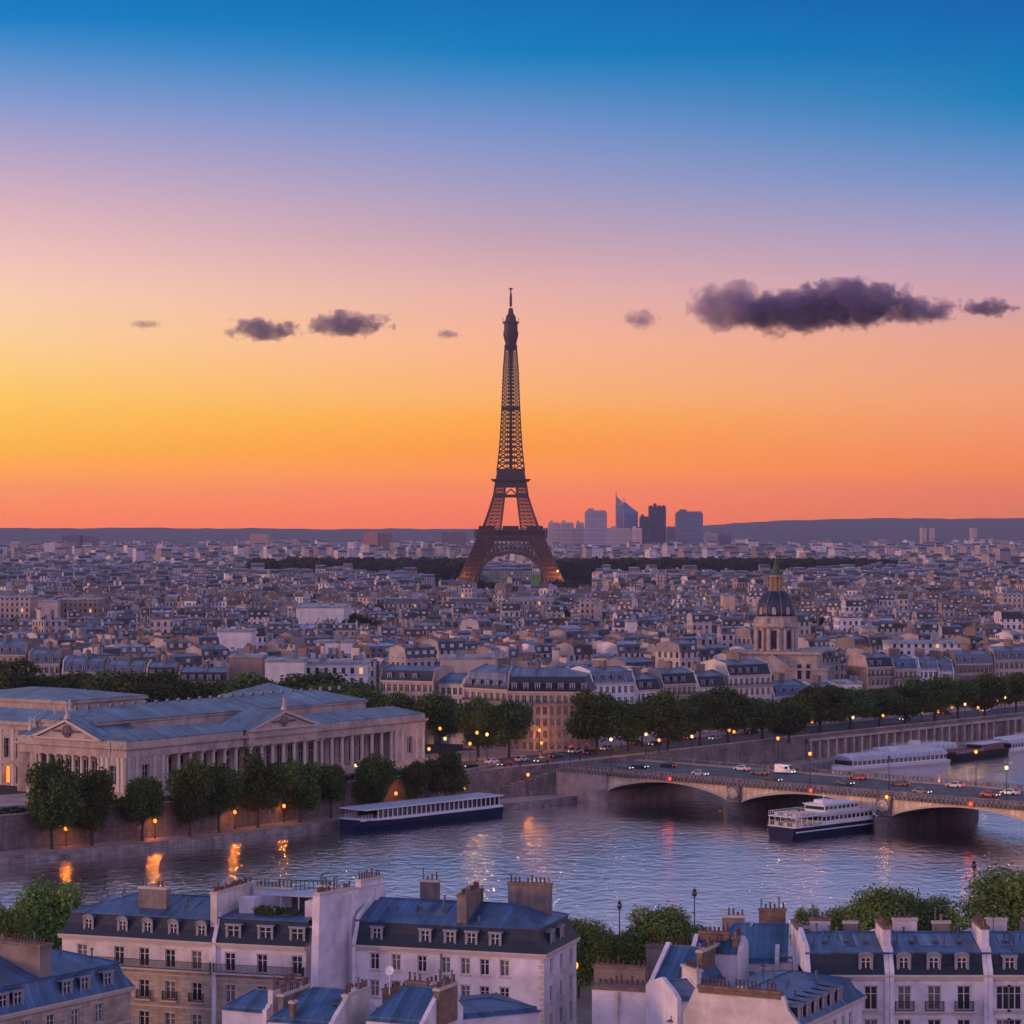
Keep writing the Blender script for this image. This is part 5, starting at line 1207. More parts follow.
FEAT = [  # label, px0, px1, pytop, D, depth, wall, windows, flat
    ('big white blank gable above the right embankment trees', 838, 862, 684, 830, 14, WHT, False, True),
    ('brown flank building between the domed church and the white gable', 820, 838, 686, 845, 20, BRN, True, True),
    ('slanted white wall building behind the palace pavilion', 265, 304, 662, 790, 16, WHT, False, True),
    ('modern white office with ribbon windows behind the palace trees', 304, 368, 664, 800, 18, WHT, True, True),
    ('beige blank block left of the slanted white wall', 229, 262, 658, 810, 16, BRN, False, True),
    ('square white cube building left of centre in the rooftops', 217, 251, 632, 985, 20, WHT, False, True),
    ('grey slab building at the left edge of the rooftops', -10, 30, 598, 1420, 24, PINK, True, True),
    ('beige wall block in the left rooftops', 38, 58, 602, 1400, 22, PINK, False, True),
    ('brown long block beside the beige wall in the left rooftops', 58, 98, 600, 1410, 26, BRN, True, True),
    ('low white hall with flat roof left of the iron tower', 296, 344, 608, 1330, 60, WHT, False, True),
    ('small white blank block in front of the white hall', 316, 352, 643, 930, 14, WHT, False, True),
    ('long curved beige wall building behind the big corner house', 440, 506, 659, 790, 16, CREAM, False, True),
    ('white tower block right of the iron tower feet', 626, 637, 622, 1130, 10, WHT, False, True),
    ('pink long flat building right of the domed church', 891, 961, 644, 980, 22, WHT, True, True),
    ('tall white narrow block behind the right rooftops', 863, 877, 628, 1120, 14, PINK, False, True),
    ('white wall with window rows behind the domed church', 845, 863, 597, 1490, 24, PINK, True, True),
    ('pink twin block in front of the right foot of the tower', 580, 594, 600, 1400, 16, PINK, True, True),
    ('small beige block beside the pink twin block', 594, 602, 606, 1390, 14, PINK, False, True),
    ('pale block among rooftops between tower and dome', 657, 666, 574, 2250, 16, PINK, True, True),
    ('orange lit block beside the yellow wall right of centre', 723, 735, 596, 1500, 18, (.6, .42, .32), False, True),
    ('dark long building with glazed front below the iron tower', 510, 554, 600, 1560, 30, GRY, True, True),
    ('classical block with slate roof left below the iron tower', 384, 420, 604, 1500, 34, CREAM, True, False),
    ('long pale barracks left of the glazed building', 449, 489, 604, 1520, 26, PINK, True, False),
    ('flat pink block far right above the white rows', 1003, 1024, 595, 1500, 20, PINK, True, True),
    ('right beige block with shutters near the river row', 700, 714, 640, 1010, 18, CREAM, True, True),
    ('tall grey apartment tower standing alone at far left', 62, 80, 535, 7800, 60, (.10, .08, .12), True, True),
    ('second grey apartment tower at far left', 83, 96, 536, 7800, 60, (.14, .11, .14), True, True),
    ('pair of pink towers on the far left plain', 250, 268, 534, 7300, 60, (.6, .36, .28), True, True),
    ('rust coloured tower cluster left of the iron tower', 363, 378, 532, 6500, 60, (.55, .26, .18), True, True),
    ('brown tower beside the rust coloured cluster', 379, 391, 533, 6500, 60, (.2, .12, .12), True, True),
    ('pink slim tower on the far left plain', 176, 181, 558, 3600, 20, (.6, .45, .4), True, True),
    ('slim twin tower on the left horizon', 291, 297, 539, 7600, 50, (.5, .36, .33), True, True),
    ('squat dark towers just left of the iron tower', 442, 466, 532, 7200, 60, (.16, .12, .15), True, True),
    ('pink slab tower on the right plain', 959, 966, 546, 4900, 30, (.7, .5, .42), True, True),
    ('orange slab block on the right plain', 974, 988, 551, 4700, 30, (.65, .45, .36), True, True),
    ('wide pink slab on the right plain', 1000, 1015, 545, 5200, 30, (.6, .45, .4), True, True),
    ('pink block at the right edge of the plain', 1010, 1020, 552, 4600, 30, (.62, .42, .36), True, True),
    ('pair of pale towers on the right horizon', 922, 927, 528, 9000, 50, (.6, .46, .44), True, True),
    ('broader pale tower beside the pair on the right horizon', 929, 935, 528, 9000, 50, (.62, .48, .44), True, True),
    ('lone pale tower near the right end of the horizon', 972, 977, 528, 9000, 50, (.6, .46, .44), True, True),
    ('wide pink block at centre right of the plain', 887, 897, 548, 5000, 30, (.6, .45, .4), True, True),
    ('white square block over the right rooftops', 927, 933, 555, 3900, 30, (.65, .5, .45), True, True),
]
boxes = []
for lb, a, b_, py, D, dp, wc, wn, fl in FEAT:
    simple(lb, a, b_, py, D, dep=dp, wall=wc, win=wn, flat=fl, roof=(.2, .22, .27), name='apartment_tower' if D > 3500 else 'city_building')
    if D < 3500: boxes.append((PD(a, D).x - 6, PD(b_, D).x + 6, D - 14 - D * .03, D + dp + 8))

# ------------------------------------------------------------------ business district
LD = 7800.
def tower(label, px0, px1, py, wall, dep=45, crown=None, D=LD, rz=0., win=True):
    if wall[0] > .2: wall = tuple(min(.8, x * 1.45) for x in wall)
    A_, B_ = PD(px0, D), PD(px1, D); W__ = (B_.x - A_.x); H_ = ZAT(py, D) - 8
    o_ = thing('office_tower', label, 'skyscraper', (A_.x, A_.y, 8), rz, 'towers of the business district')
    mb_ = MB(); c = tuple(wall) + (1.,); nb = 4
    mb_.box(0, 0, 0, W__, dep, H_, 0, c, False)
    for k in range(1, 9): mb_.box(W__ * k / 9 - .8, -.8, 0, W__ * k / 9 + .8, -.01, H_ - 2, 0, tuple(x * .8 for x in wall) + (0.,), False)
    for k in range(1, int(H_ / 14)): mb_.box(0, -.5, k * 14, W__, -.02, k * 14 + 2.2, 0, tuple(x * 1.15 for x in wall) + (0.,), True)
    mb_.build('shaft', M_FAC, o_)
    cr = MB(); k = tuple(x * .8 for x in wall) + (0.,)
    if crown == 'spike': cr.add([(0, 0, H_), (W__, 0, H_), (W__, dep, H_), (0, dep, H_), (W__ * .05, dep * .4, H_ + 26), (W__ * .4, dep * .4, H_ + 12)], [(0, 1, 5, 4), (1, 2, 5), (2, 3, 4, 5), (3, 0, 4)], 0, k); cr.beam((W__ * .04, dep * .4, H_ + 18), (W__ * .04, dep * .4, H_ + 38), 2.5, 2.5, 0, k)
    elif crown == 'slope': cr.add([(0, 0, H_), (W__, 0, H_), (W__, dep, H_), (0, dep, H_), (0, dep * .5, H_ + 34), (W__ * .35, dep * .5, H_ + 20)], [(0, 1, 5, 4), (1, 2, 5), (2, 3, 4, 5), (3, 0, 4)], 0, k); cr.beam((1, dep * .5, H_ + 28), (1, dep * .5, H_ + 44), 2.5, 2.5, 0, k)
    elif crown == 'teeth':
        cr.box(0, 0, H_ + .01, W__, dep, H_ + 4, 0, k)
        for q_ in range(4): cr.box(W__ * (.04 + q_ * .25), 4, H_ + 4.01, W__ * (.2 + q_ * .25), dep - 4, H_ + (14 if q_ == 1 else 8), 0, k)
    else: cr.box(W__ * .05, 2, H_ + .01, W__ * .95, dep - 2, H_ + 5, 0, k); cr.box(W__ * .15, 8, H_ + 5.01, W__ * .4, dep - 8, H_ + 11, 0, k)
    cr.build('crown_storey', M_FAC, o_)
BLU = (.05, .07, .12); GR = (.28, .26, .30)
for t in [('pinkish slab tower at the left end of the skyscraper group', 548, 560, 524, (.42, .34, .36), None, LD + 300), ('stepped pinkish tower beside the left-end slab', 560, 574, 524, (.38, .31, .34), None, LD + 250), ('slender pinkish tower between the slab and the tall grey block', 576, 584, 524, (.36, .3, .33), None, LD + 200),
          ('tall flat-topped grey tower second highest on the left', 585, 607, 512, (.30, .27, .34), None, LD), ('pointed tower with a spike on its left corner', 616, 625, 504, (.25, .24, .3), 'spike', LD + 200), ('blue glass tower with sloping top and mast', 624, 638, 512, (.14, .22, .42), 'slope', LD + 100),
          ('wide low pink office block before the pointed towers', 608, 631, 530, (.36, .3, .33), None, LD - 300), ('narrow bright pink office block beside the wide low one', 632, 642, 530, (.62, .40, .36), None, LD - 320), ('small dark glass block between pink block and black tower', 640, 650, 518, (.1, .11, .17), None, LD + 50), ('dark narrow flank block left of the black tower', 642, 651, 530, (.09, .09, .13), None, LD - 280),
          ('black tower with toothed roofline, the darkest of all', 649, 666, 508, (.025, .03, .06), 'teeth', LD), ('low grey block between the black tower and the blue-grey slab', 667, 676, 530, (.2, .2, .26), None, LD + 200), ('tall blue-grey slab tower with stepped roof', 676, 703, 513, (.15, .19, .30), None, LD), ('low pale tower right of the blue-grey slab', 705, 718, 535, (.34, .28, .32), None, LD - 200), ('low dark tower at the right end of the group', 718, 731, 536, (.14, .13, .18), None, LD - 100)]:
    tower(t[0], t[1], t[2], t[3], t[4], crown=t[5], D=t[6])

# ------------------------------------------------------------------ the domed church
M_DOME = mat('dome_lead', (.02, .035, .07), .42, metal=.2, var=.25, scale=.4)
DD = 900.
dc = PD(776, DD, 8); sc_ = DD / F
ch = thing('domed_church', 'golden stone church with dark ribbed dome and pointed lantern', 'church', dc, rad(-12))
zz = lambda py: ZAT(py, DD) - 8
DR = 20.5 * sc_
mb = MB(); mb.lathe([(DR * .95, zz(652)), (DR * .95, zz(627)), (DR * 1.06, zz(626)), (DR * 1.06, zz(623)), (DR * .98, zz(622.5)), (DR * .96, zz(617)), (DR, zz(616.5)), (DR * .9, zz(615.5))], n=16)
for k in range(8):
    a = k * math.pi / 4 + math.pi / 8
    for da in (-.16, .16): mb.lathe([(.75, zz(650)), (.62, zz(648)), (.6, zz(629)), (.85, zz(627.5))], (DR * 1.0 * math.cos(a + da), DR * 1.0 * math.sin(a + da), 0), 8)
    mb.box(DR * math.cos(a) - .6, DR * math.sin(a) - .6, zz(627), DR * math.cos(a) + .6, DR * math.sin(a) + .6, zz(617.5))
mb.build('drum', M_GOLD if False else M_STONE_PALE, ch)
mb = MB()
for k in range(8):
    a = k * math.pi / 4; mb.M = Matrix.Rotation(a, 4, 'Z'); mb.box(DR * .93, -1.5, zz(648), DR * .965, 1.5, zz(630))
mb.M = None; mb.build('drum_window', M_GLASS, ch)
dome = [(DR * .93, zz(616))]; n = 12
for k in range(1, n + 1):
    t = k / n; dome.append((DR * .93 * math.cos(t * math.pi / 2 * .93) ** .85, zz(616) + (zz(590) - zz(616)) * math.sin(t * math.pi / 2) ** .95))
mb = MB(); mb.lathe(dome, n=32); mb.build('dome', M_DOME, ch, True)
mb = MB()
for k in range(8):
    a = k * math.pi / 4 + math.pi / 8
    for (r0, z0), (r1, z1) in zip(dome, dome[1:]): mb.beam(((r0 + .1) * math.cos(a), (r0 + .1) * math.sin(a), z0), ((r1 + .1) * math.cos(a), (r1 + .1) * math.sin(a), z1), .35)
mb.build('dome_rib', M_STONE_DARK, ch)
for k in range(8):
    a = k * math.pi / 4; mb = MB(); mb.M = Matrix.Rotation(a, 4, 'Z'); mb.box(DR * .8, -.7, zz(614), DR * .95, .7, zz(609)); mb.lathe([(.8, 0), (.6, .6), (.1, .9)], (DR * .86, 0, zz(609)), 8); mb.build('dome_dormer', M_STONE_PALE, ch)
LR = 5.6 * sc_
mb = MB(); mb.lathe([(LR * 1.4, zz(591.5)), (LR * 1.4, zz(590)), (LR * .62, zz(589)), (LR * .62, zz(577))], n=12)
for k in range(8):
    a = k * math.pi / 4; mb.lathe([(.32, zz(589.5)), (.28, zz(577))], (LR * 1.05 * math.cos(a), LR * 1.05 * math.sin(a), 0), 6)
mb.lathe([(LR * 1.25, zz(577)), (LR * 1.25, zz(575.5)), (LR * 1.0, zz(575))], n=12); mb.build('lantern', M_GOLD, ch)
mb = MB(); mb.lathe([(LR * 1.1, zz(575)), (LR * .95, zz(573)), (LR * .5, zz(567)), (LR * .28, zz(563)), (LR * .2, zz(560)), (.05, zz(556))], n=10); mb.beam((0, 0, zz(558)), (0, 0, zz(553)), .2); mb.beam((-.6, 0, zz(555)), (.6, 0, zz(555)), .2); mb.build('spire', M_GREEN, ch)
mb = MB(); wz = zz(653)
mb.box(-15, -9, 0, 15, 12, wz); mb.box(-16, -10, wz + .003, 16, 13, wz + .8); mb.box(-9, -9, wz + .8, 9, 9, zz(650.5)); mb.box(6, -14, 0, 19, 10, zz(668)); mb.box(-24, -6, 0, -15.01, 10, zz(668)); mb.box(5.6, -14.4, zz(668) + .003, 19.4, 10.4, zz(668) + .7)
mb.add([(-6, -12, 0), (6, -12, 0), (6, -9.01, 0), (-6, -9.01, 0), (-6, -12, wz - 4), (6, -12, wz - 4), (6, -9.01, wz - 4), (-6, -9.01, wz - 4), (0, -12, wz), (0, -9.01, wz)], [(0, 1, 5, 8, 4), (1, 2, 6, 5), (5, 6, 9, 8), (4, 8, 9, 7), (0, 4, 7, 3)])
mb.build('nave', M_STONE_PALE, ch)
mb = MB()
for x in (-12, -9, 9.5, 12.5): mb.box(x - .7, -9.05 if x < 9 else -14.05, 10, x + .7, -9.0 if x < 9 else -14.0, 15)
mb.box(-1.6, -12.06, wz - 12, 1.6, -12.01, wz - 7); mb.build('nave_window', M_GLASS, ch)
boxes.append((dc.x - 28, dc.x + 26, DD - 45, DD + 22))

# ------------------------------------------------------------------ the packed city
EXC = boxes + [(TX - 80, TX + 80, 1960, 3200), (-330, -48, 2960, 3720), (45, 330, 2960, 3720), (340, 440, 3200, 3600), (-200 * 1.6, -75 * 1.6, 1480, 1700)]
def ymin(x):
    T_ = [(-400, 850), (-160, 850), (-100, 838), (-60, 825), (-30, 815), (10, 775), (40, 800), (60, 815), (90, 850), (105, 910), (190, 925), (400, 1000)]
    for (a, u), (b_, v) in zip(T_, T_[1:]):
        if a <= x <= b_: return u + (v - u) * (x - a) / (b_ - a)
    return 900
rg = random.Random(5)
lots = []
regs = [(750, 1050, .72, .66), (1050, 1400, .15, .54), (1400, 1900, -.5, .50), (1900, 2450, .35, .60), (2450, 3400, .0, .85), (3400, 4700, .6, .95), (4700, 6400, -.2, 1.25), (6400, 8300, .3, 1.6), (8300, 10100, 0, 2.1)]
for y0, y1, ang, k in regs:
    c, s_ = math.cos(ang), math.sin(ang); bw, bh = 62 * k, 44 * k; st = 10 * k
    ext = y1 * .27 + 80; cx0, cy0 = 0, (y0 + y1) / 2; rr = math.hypot(ext, (y1 - y0) / 2) + 80
    n1, n2 = int(rr / (bw + st)) + 1, int(rr / (bh + st)) + 1
    for i in range(-n1, n1 + 1):
        for j in range(-n2, n2 + 1):
            u0, v0 = i * (bw + st) + rg.uniform(-4, 4) + (j % 2) * 20, j * (bh + st)
            X = cx0 + c * u0 - s_ * v0; Y = cy0 + s_ * u0 + c * v0
            if abs(X) > Y * .205 + 60 or Y < y0 - 40 or Y > y1 + 40: continue
            if rg.random() < (.07 if y0 < 3000 else .1): lots.append(('park', X, Y, bw, bh, ang, k)); continue
            ba = ang + rg.uniform(-.12, .12); bc, bs = math.cos(ba), math.sin(ba)
            hb = rg.uniform(9.5, 14.5) if y0 > 1000 else rg.uniform(12.5, 17)
            for side in (0, 1):
                u = -bw / 2; 
                while u < bw / 2 - 6 * k:
                    wd = min(rg.uniform(10, 21) * k, bw / 2 - u); dp = (bh / 2 - 4 * k) * rg.uniform(.75, 1.0)
                    vy = -bh / 2 if side == 0 else bh / 2 - dp
                    x = X + bc * u - bs * vy; y = Y + bs * u + bc * vy
                    xc = X + bc * (u + wd / 2) - bs * (vy + dp / 2); yc = Y + bs * (u + wd / 2) + bc * (vy + dp / 2)
                    if y0 <= yc < y1 and yc > ymin(xc) + 10 and not any(a - 8 < xc < b_ + 8 and c_ - 6 < yc < d + 6 for a, b_, c_, d in EXC):
                        h = hb + rg.uniform(-2.5, 3.) + (rg.random() < .05) * rg.uniform(3, 8)
                        if y0 > 3000 and rg.random() < .03: h += rg.uniform(6, 22)
                        lots.append(('lot', x, y, wd, dp, ba, k, h, xc, yc))
                    u += wd
def city_house(mw, mr, M4, wd, dp, h, k, rg, detail):
    mw.M = M4; mr.M = M4
    t = rg.random(); v = rg.uniform(.85, 1.15)
    if t < .55: wc = (.46 * v, .40 * v, .39 * v)
    elif t < .86: wc = (.76 * v, .67 * v, .70 * v)
    elif t < .95: wc = (.26 * v, .22 * v, .22 * v)
    else: wc = (.44 * v, .31 * v, .28 * v)
    t2 = rg.random(); q = rg.uniform(.7, 1.3)
    rc = (.14 * q, .155 * q, .22 * q) if t2 < .50 else ((.32 * q, .32 * q, .40 * q) if t2 < .74 else ((.06 * q, .06 * q, .075 * q) if t2 < .88 else (.20 * q, .13 * q, .11 * q)))
    mw.box(0, 0, 0, wd, dp, h, 0, wc + (1.,), False)
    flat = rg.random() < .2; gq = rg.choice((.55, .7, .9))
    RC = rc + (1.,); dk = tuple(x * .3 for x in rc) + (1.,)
    if flat:
        mr.box(-.2, -.2, h + .01, wd + .2, dp + .2, h + .6, 0, (min(.5, rc[0] * 1.3), min(.5, rc[1] * 1.25), min(.5, rc[2] * 1.2), 1), False)
        mr.box(wd * .3, dp * .3, h + .61, wd * .3 + 2.5 * k ** .7, dp * .3 + 3 * k ** .7, h + 2.8, 0, wc + (1.,), False)
    else:
        mh = rg.uniform(2.2, 3.4); i_ = .9 * min(k, 2); z1 = h + mh
        b_ = [(0, -.2, h), (wd, -.2, h), (wd, dp + .2, h), (0, dp + .2, h)]; p_ = [(0, i_, z1), (wd, i_, z1), (wd, dp - i_, z1), (0, dp - i_, z1)]
        zr = z1 + rg.uniform(.5, 1.6) * k ** .5; r0, r1 = (0, dp / 2, zr), (wd, dp / 2, zr)
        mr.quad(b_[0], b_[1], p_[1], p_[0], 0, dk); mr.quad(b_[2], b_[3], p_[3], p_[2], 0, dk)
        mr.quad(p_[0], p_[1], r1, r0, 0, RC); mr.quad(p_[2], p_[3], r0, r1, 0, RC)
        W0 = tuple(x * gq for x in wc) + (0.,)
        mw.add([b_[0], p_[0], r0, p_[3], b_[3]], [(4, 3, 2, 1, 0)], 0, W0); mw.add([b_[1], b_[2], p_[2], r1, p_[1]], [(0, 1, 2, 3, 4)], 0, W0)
        if detail:
            for yy in ((.05,), (.05, dp - .95))[detail > 1]:
                n = max(1, int(wd / 3))
                for q_ in range(n):
                    x = (q_ + .5) * wd / n; mw.box(x - .75, yy, h + .5, x + .75, yy + .9, h + 2.1, 0, ((.6, .56, .56, 0.) if rg.random() < .7 else (.05, .05, .06, 0.)), False)
    return wc
def city_chimneys(mc, M4, wd, dp, h, k, rg, wc):
    mc.M = M4
    for x in (0.02, wd * rg.uniform(.4, .6)):
        if rg.random() < .25: continue
        y0, l_ = dp * rg.uniform(.1, .35), dp * rg.uniform(.25, .5); zt_ = h + rg.uniform(3.2, 4.8)
        mc.box(x, y0, h, x + .55, y0 + l_, zt_, 0, ((.50, .44, .42, 0.) if rg.random() < .45 else (.20, .15, .14, 0.)), False)
        if k < 1.1:
            n = int(l_ / 1.0)
            for q_ in range(n): mc.box(x + .2, y0 + q_ + .2, zt_ + .005, x + .6, y0 + q_ + .6, zt_ + .9, 0, (.20, .12, .11, 0.), False)
near = sorted([l for l in lots if l[0] == 'lot' and l[9] < 1300 and abs(l[8]) < l[9] * .2 + 4], key=lambda l: l[9])[:290]
nearset = {id(l) for l in near}
LM = [(TX, 'iron tower'), (-105, 'far left edge'), (-60, 'square white cube'), (dc.x, 'domed church'), (150, 'right edge of the roofs')]
def side_phrase(px):
    for lim, s_ in ((90, 'at the far left'), (190, 'above the left trees'), (270, 'near the white cube'), (350, 'behind the palace'), (440, 'left below the tower'), (520, 'right below the tower'), (600, 'behind the corner building'), (670, 'between tower and dome'), (745, 'left of the dome'), (820, 'beside the dome'), (900, 'right of the dome'), (960, 'behind the flat pink building')):
        if px < lim: return s_
    return 'at the far right'
used = {}
cand = []
for l in near:
    _, x, y, wd, dp, ba, k, h, xc, yc = l
    M4 = Matrix.Identity(4); mw, mr, mc = MB(), MB(), MB()
    wc = city_house(mw, mr, M4, wd, dp, h, k, rg, 2); city_chimneys(mc, M4, wd, dp, h, k, rg, wc)
    px = CX + xc / yc * F
    colr = 'white' if wc[0] > .55 else ('cream' if wc[0] > .41 else ('brown' if wc[1] < .3 and wc[0] < .42 else 'pinkish'))
    size = ('low' if h < 17 else 'tall' if h > 20.5 else 'mid-height'); wid = 'narrow' if wd < 13 else ('broad' if wd > 18 else '')
    rt = (mr.c[0] if mr.c else (.2, .2, .2)); lumr = rt[0] * (2.2 if len(mr.f) > 5 and rt[0] < .12 else 1)
    rfc = 'pale grey roof' if lumr > .24 else ('reddish roof' if rt[0] > rt[2] else ('black slate roof' if lumr < .09 else 'blue-grey roof'))
    lb = ' '.join(('%s %s %s house with %s %s' % (size, wid, colr, rfc, side_phrase(px))).split())
    cand.append((lb, yc, (x, y, ba, mw, mr, mc)))
bylb = {}
for cnd in cand: bylb.setdefault(cnd[0], []).append(cnd)
for lb, lst in bylb.items():
    lst.sort(key=lambda q_: q_[1])
    for i, (_, yc, (x, y, ba, mw, mr, mc)) in enumerate(lst):
        full = lb if len(lst) == 1 else lb + (', nearest such' if i == 0 else ', %s from river' % ORD[min(i, 25)])
        o = thing('city_house', full, 'house', (x, y, 8), ba, 'houses packed behind the river row')
        mw.M = mr.M = mc.M = None
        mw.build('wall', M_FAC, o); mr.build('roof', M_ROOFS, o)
        if mc.f: mc.build('chimney', M_FAC, o)
mass = MB(); massr = MB(); parks = []
for l in lots:
    if l[0] == 'park': parks.append(l); continue
    if id(l) in nearset: continue
    _, x, y, wd, dp, ba, k, h, xc, yc = l
    M4 = Matrix.Translation((x, y, 8)) @ Matrix.Rotation(ba, 4, 'Z')
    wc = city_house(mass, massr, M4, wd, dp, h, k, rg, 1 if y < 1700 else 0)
    if y < 2300: city_chimneys(mass, M4, wd, dp, h, k, rg, wc)
n = len(mass.v); mass.v += massr.v; mass.f += [[i + n for i in f] for f in massr.f]; mass.m += [1] * len(massr.f); mass.c += massr.c; mass.M = None
tag(mass.build('distant_city', [M_FAC, M_ROOFS]), 'mass of pale houses and blue-grey roofs filling the plain to the horizon', 'rooftops', kind='stuff')

# trees between the houses: crowns of leaf clumps, one mass
def blob_mass(name, label, items, seed, kind='stuff', cat='trees'):
    rg_ = np.random.default_rng(seed); V = []; Cc = []
    for (x, y, r, h, n, leaf) in items:
        d = rg_.normal(size=(n, 3)); d /= np.linalg.norm(d, axis=1)[:, None]; d[:, 2] = np.abs(d[:, 2]) * 1.0 - .25
        p = d * np.array([r, r, h * .5]) * rg_.uniform(.7, 1.1, (n, 1)); p += np.array([x, y, 8 + h * .5])
        nr = d + rg_.normal(size=(n, 3)) * .5; nr /= np.linalg.norm(nr, axis=1)[:, None]
        t = np.cross(nr, rg_.normal(size=(n, 3))); t /= np.linalg.norm(t, axis=1)[:, None]; b2 = np.cross(nr, t); s_ = leaf * rg_.uniform(.6, 1.3, (n, 1))
        V.append(np.stack([p - t * s_, p + b2 * s_, p + t * s_, p - b2 * s_], 1).reshape(-1, 3)); q = rg_.uniform(.6, 1.4)
        Cc.append(np.array([[.028, .042, .014]]) * q * rg_.uniform(.7, 1.3, (n, 1)))
    V = np.concatenate(V); Cc = np.concatenate(Cc); n = len(Cc)
    me = bpy.data.meshes.new(name); me.vertices.add(4 * n); me.vertices.foreach_set('co', V.astype(np.float32).ravel())
    me.loops.add(4 * n); me.loops.foreach_set('vertex_index', np.arange(4 * n, dtype=np.int32))
    me.polygons.add(n); me.polygons.foreach_set('loop_start', np.arange(0, 4 * n, 4, dtype=np.int32)); me.polygons.foreach_set('loop_total', np.full(n, 4, np.int32))
    at = me.color_attributes.new('Col', 'FLOAT_COLOR', 'CORNER'); at.data.foreach_set('color', np.repeat(np.hstack([Cc, np.ones((n, 1))]), 4, axis=0).astype(np.float32).ravel())
    me.materials.append(M_LEAF); me.update(calc_edges=True)
    return tag(link(name, me), label, cat, kind=kind)
it = []
for l in parks:
    _, X, Y, bw, bh, ang, k = l
    if Y < ymin(X) + 25 or any(a - 5 < X < b_ + 5 and c_ < Y < d for a, b_, c_, d in EXC): continue
    for q_ in range(int(10)): it.append((X + rg.uniform(-.45, .45) * bw, Y + rg.uniform(-.4, .4) * bh, rg.uniform(4, 7) * max(1, k * .7), rg.uniform(12, 19) * (1 + .1 * k), 90 if Y < 2500 else 45, .9 * max(1, k * .9)))
for (pa, pb, D0, D1, n_) in ((343, 386, 1250, 1560, 60), (486, 512, 1380, 1500, 16), (556, 566, 1380, 1500, 12), (36, 52, 1240, 1340, 10), (810, 822, 1240, 1300, 8), (975, 1016, 1000, 1060, 24)):
    for _ in range(n_):
        D = rg.uniform(D0, D1); it.append((PD(rg.uniform(pa, pb), D).x, D, rg.uniform(5, 8), rg.uniform(15, 21), 140, .9))
for (pa, pb, n_) in ((455, 500, 50), (540, 572, 40)):
    for _ in range(n_): D = rg.uniform(2560, 2780) ; it.append((PD(rg.uniform(pa, pb), D).x, D, rg.uniform(5, 8), rg.uniform(6, 9), 60, 1.4))
blob_mass('parkland', 'dark green trees crowding the squares and gardens between the houses', it, 3)
it = []
for (pa, pb, D0, D1, n_) in ((255, 470, 2990, 3650, 620), (556, 770, 2990, 3650, 620), (775, 870, 3250, 3550, 180), (870, 905, 3400, 3500, 20)):
    for _ in range(n_): D = rg.uniform(D0, D1); it.append((PD(rg.uniform(pa, pb), D).x, D, rg.uniform(9, 15), rg.uniform(20, 28), 70, 3.2))
blob_mass('wood', 'dark belt of woodland stretching across the plain on both sides of the lattice tower', it, 4)
# the lawn beneath the tower
mb = MB(); mb.quad((TX - 26, 2350, 8.03), (TX + 30, 2350, 8.03), (TX + 34, 3190, 8.03), (TX - 30, 3190, 8.03)); tag(mb.build('lawn', M_LAWN), kind='structure')
hp_ = thing('palace_wings', 'low pale palace and sloping lawn terrace seen through the tower arch', 'building', (TX + 4, 3260, 8))
mb = MB(); mb.add([(-26, -60, 0), (34, -60, 0), (34, 0, 0), (-26, 0, 0), (-16, 0, 16), (30, 0, 16)], [(0, 1, 5, 4), (1, 2, 5), (0, 4, 3), (3, 4, 5, 2)]); mb.build('terrace', M_LAWN, hp_)
mb = MB(); mb.box(-70, 1, 0, -28, 22, 18, 0, PINK + (1.,)); mb.box(36, 1, 0, 60, 22, 18, 0, PINK + (1.,)); mb.build('wing', M_FAC, hp_)

# ================================================================== BOATS
def boat_frame(A_, B_): return (A_.x, A_.y, 0), frame_of(A_, B_)
def hull(mb, L_, Wd, h, bow=.16, stern=.06, sheer=.8, m=0, ztop=None, taper=.86):
    """hull from x=0 (bow) to L; returns deck outline function"""
    st = [0, .03, .08, bow, .3, .5, .7, .9, 1.]; sec = []
    for t in st:
        hw = Wd / 2 * min(1, (math.sin(min(1, t / bow) * math.pi / 2)) ** .8 if t < bow else 1) * (1 if t < .9 else 1 - (t - .9) * 1.2)
        hw = max(hw, .05); zt_ = h + sheer * max(0, 1 - t / .25) ** 2
        sec.append([(t * L_, -hw * taper, -.4), (t * L_, -hw, h * .5), (t * L_, -hw * 1.02, zt_), (t * L_, hw * 1.02, zt_), (t * L_, hw, h * .5), (t * L_, hw * taper, -.4)])
    pts = [p for s_ in sec for p in s_]; fs = []
    for i in range(len(sec) - 1):
        for k in range(5): fs.append((i * 6 + k, i * 6 + k + 1, (i + 1) * 6 + k + 1, (i + 1) * 6 + k))
    fs.append((0, 5, 4, 3, 2, 1)); n = (len(sec) - 1) * 6; fs.append(tuple(n + k for k in range(6)))
    fs = [f[::-1] for f in fs]; mb.add(pts, fs, m)
    return sec
def rubrail(parent, sec, m):
    mb = MB()
    for s_ in (2, 3):
        for a, b_ in zip(sec, sec[1:]): mb.beam(a[s_], b_[s_], .22, .22)
    mb.build('rubbing_strake', m, parent)
